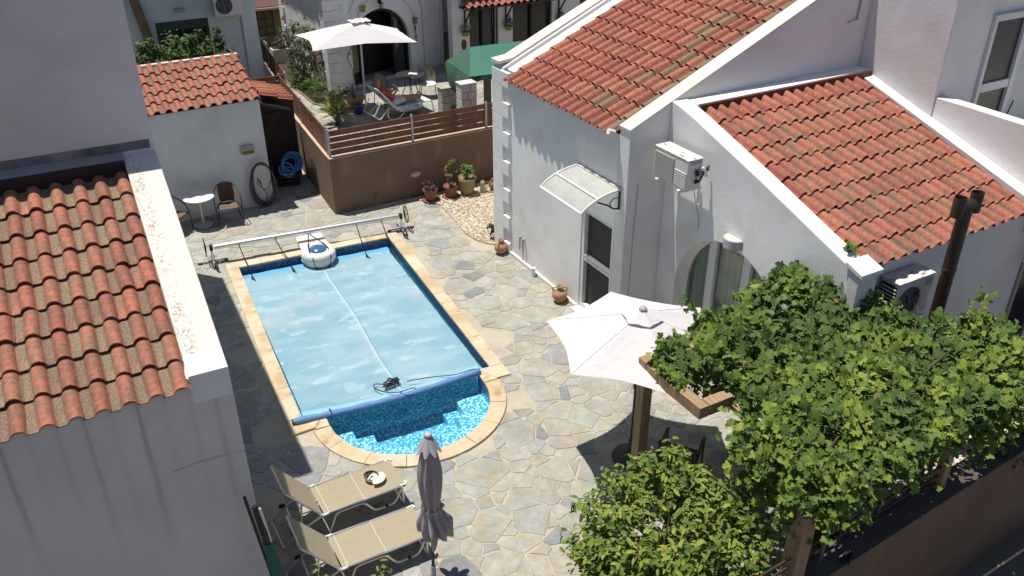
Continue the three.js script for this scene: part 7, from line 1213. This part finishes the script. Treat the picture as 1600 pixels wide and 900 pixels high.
{ const t = thing('book', 'open book with pale cover held up by the reclining person', 'book', [8.72, YT, -22.42], 0.14); const g0 = box(0.016, 0.20, 0.14, 0, 0, -0.072, 0.004), g1 = box(0.016, 0.20, 0.14, 0, 0, 0.072, 0.004); g0.rotateY(0.35); g1.rotateY(-0.35); for (const g of [g0, g1]) { g.rotateZ(0.45); g.translate(0.225, 0.82, 0); } obj('cover', [g0, g1], std(lin(0.46, 0.42, 0.35), 0.8), t); const p0 = box(0.012, 0.185, 0.13, -0.013, 0, -0.07, 0.003), p1 = box(0.012, 0.185, 0.13, -0.013, 0, 0.07, 0.003); p0.rotateY(0.35); p1.rotateY(-0.35); for (const g of [p0, p1]) { g.rotateZ(0.45); g.translate(0.225, 0.82, 0); } obj('pages', [p0, p1], std(lin(0.66, 0.63, 0.55), 0.9), t); }

// ------------------------------------------------------------------ terrace planting
{ const t = thing('yucca', 'spiky yellow green yucca at the bend of the terrace path', 'yucca', [7.12, YT, -22.5]);
  obj('trunk', rod([[0, 0, 0], [0.02, 0.3, 0.01]], [0.07, 0.06], 9), M.bark, t); const L = []; for (let k = 0; k < 84; k++) { const a = R(0, 6.28), e = R(-0.1, 1.35), l = R(0.24, 0.34); const d = V(Math.cos(a) * Math.cos(e), Math.sin(e), Math.sin(a) * Math.cos(e)); L.push({ p: V(0, 0.34, 0).addScaledVector(d, l), d, l }); }
  const mats = [[0.30, 0.32, 0.06], [0.22, 0.28, 0.06], [0.38, 0.37, 0.10]].map((c) => leafMat(c, 0.2, 0.5)); const bl = LEAF.blade;
  for (const l of L) { const m = obj('leaf', bl, pick(mats), t); m.position.copy(l.p); const z = l.d.clone(), x = V(0, 1, 0).cross(z).normalize(), y = z.clone().cross(x); m.quaternion.setFromRotationMatrix(new THREE.Matrix4().makeBasis(x, y, z)); m.scale.set(0.20, 0.2, l.l); } }
{ const t = thing('geranium', 'geranium with red flowers beside the yucca and path', 'geranium', [7.75, YT, -24.0]); obj('stems', branchSet([0, 0, 0], [[-0.1, 0.4, 0], [0.12, 0.45, 0.05], [0, 0.5, -0.1]], 0.014), M.bark, t);
  foliage(t, crownLeaves([0, 0.32, 0], [0.3, 0.22, 0.28], 34, 14, 0.11, 0.04, 0.6), 'oval', [[0.14, 0.22, 0.05], [0.2, 0.26, 0.07], [0.11, 0.18, 0.04]], 0); const fl = []; for (const q of [[-0.02, 0.62, 0.1], [0.2, 0.55, 0.12], [0.1, 0.5, 0.25]]) fl.push(...crownLeaves(q, [0.04, 0.03, 0.04], 3, 10, 0.04, 0.022, 0.4)); foliage(t, fl, 'oval', [[0.5, 0.02, 0.03], [0.42, 0.015, 0.03]], 0, { name: 'petal' }); }
{ const t = thing('low_hedge', 'bright green low bush along the flower bed by the path', 'bush', [7.35, YT, -25.9]); obj('stems', branchSet([0, 0, 0], [[-0.2, 0.4, 0.3], [0.2, 0.45, -0.3], [0.1, 0.4, 0.5]], 0.016), M.bark, t); foliage(t, [...crownLeaves([0.1, 0.36, 0.7], [0.38, 0.3, 0.65], 60, 18, 0.14, 0.045, 0.6), ...crownLeaves([-0.1, 0.3, -0.6], [0.34, 0.3, 0.7], 50, 18, 0.14, 0.045, 0.6)], 'blade', [[0.13, 0.24, 0.035], [0.17, 0.28, 0.04], [0.09, 0.18, 0.03]], 0); }
{ const t = thing('rose_bush', 'tall loose rose bush with pink blooms against the quoined wall', 'rose bush', [7.62, YT, -26.95]); const e = []; for (let k = 0; k < 16; k++) e.push([R(-0.5, 0.4), R(0.7, 2.2), R(-0.7, 1.1)]); obj('stems', branchSet([0, 0, 0], e, 0.016), M.bark, t);
  foliage(t, [...e.flatMap((q) => crownLeaves(q, [0.22, 0.3, 0.25], 7, 14, 0.14, 0.042, 0.5)), ...crownLeaves([0, 0.6, 0.3], [0.6, 0.5, 1.0], 60, 16, 0.18, 0.045, 0.5)], 'oval', [[0.07, 0.11, 0.02], [0.10, 0.14, 0.025], [0.11, 0.07, 0.03], [0.05, 0.08, 0.02]], 0);
  foliage(t, [[0.0, 2.3, -1.0], [-0.1, 1.5, -0.3], [0.3, 1.7, 0.6], [0.2, 1.0, 1.0], [-0.3, 1.9, -0.6]].flatMap((q) => crownLeaves(q, [0.05, 0.05, 0.05], 3, 10, 0.06, 0.03, 0.4)), 'oval', [[0.55, 0.06, 0.16], [0.45, 0.12, 0.16], [0.6, 0.3, 0.3]], 0, { name: 'petal' }); }
{ const t = thing('climber', 'bare stemmed climbing plant with yellow leaves on the wall left of the arch', 'climber', [8.55, YT, -25.25]); obj('stems', [tube([[0, 0, 0], [0.1, 0.6, 0.05], [-0.05, 1.1, 0.06], [0.15, 1.5, 0.05], [-0.2, 1.75, 0.05]], 0.016, 30, 5), tube([[0.05, 0.5, 0.05], [0.2, 1.0, 0.05], [0.25, 1.4, 0.05], [0.05, 1.9, 0.05]], 0.012, 30, 5)], std(lin(0.25, 0.17, 0.08), 0.9), t); foliage(t, [...crownLeaves([-0.15, 1.7, 0.08], [0.25, 0.2, 0.08], 10, 10, 0.09, 0.045, 0.4), ...crownLeaves([0.15, 1.2, 0.08], [0.15, 0.3, 0.06], 6, 8, 0.08, 0.04, 0.4)], 'oval', [[0.32, 0.28, 0.05], [0.22, 0.2, 0.05]], 0); }
{ const t = thing('terracotta_planter', 'wide terracotta bowl planter with dark stems left of the patterned lounger', 'planter', [8.05, YT, -23.55]); obj('bowl', lathe([[0, 0], [0.16, 0], [0.26, 0.32], [0.30, 0.33], [0.30, 0.38], [0.25, 0.38], [0.24, 0.33], [0, 0.32]], 28), M.clay, t); obj('stems', branchSet([0, 0.3, 0], [[-0.05, 0.8, 0], [0.1, 0.9, 0.05], [0.15, 0.7, -0.05], [-0.12, 0.65, 0.05]], 0.012), M.bark, t); foliage(t, crownLeaves([0.03, 0.6, 0], [0.18, 0.2, 0.14], 14, 10, 0.09, 0.035, 0.5), 'blade', [[0.06, 0.08, 0.04], [0.09, 0.10, 0.05]], 0); }
{ const t = thing('blue_pot', 'small blue pot on the terrace paving behind the yucca', 'flower pot', [7.98, YT, -23.15]); obj('pot', lathe([[0, 0], [0.1, 0], [0.13, 0.24], [0.14, 0.25], [0.12, 0.25], [0, 0.22]], 22), std(lin(0.04, 0.09, 0.22), 0.4), t); obj('rim', [place(new THREE.TorusGeometry(0.132, 0.012, 6, 24), 0, 0.25, 0, 0, Math.PI / 2)], std(lin(0.05, 0.11, 0.26), 0.4), t); }
{ const t = thing('flower_bed', 'flower bed soil strip along the quoined wall', 'flower bed', [0, 0, 0]); t.userData = { kind: 'structure' }; obj('soil', [prism([[7.1, -29.8], [7.98, -29.8], [7.98, -24.2], [7.55, -23.7], [7.15, -24.6]], 'y', YT - 0.02, YT + 0.03)], M.soil, t); obj('edging', [prism([[7.06, -29.8], [7.10, -29.8], [7.15, -24.6], [7.55, -23.7], [7.52, -23.66], [7.11, -24.6]], 'y', YT, YT + 0.06)], M.stonePot, t); }
{ const t = thing('fence_side_shrub', 'small pale shrub between the pale blue grey house and the slat fence', 'shrub', [5.2, 0, -24.0]); obj('stems', branchSet([0, 0, 0], [[-0.1, 1.0, 0], [0.15, 1.1, 0.1]], 0.02), M.bark, t); foliage(t, crownLeaves([0.05, 1.05, 0], [0.35, 0.3, 0.3], 26, 14, 0.13, 0.04, 0.5), 'oval', [[0.12, 0.16, 0.07], [0.16, 0.19, 0.09]], 0); }

renderer.render(scene, camera);
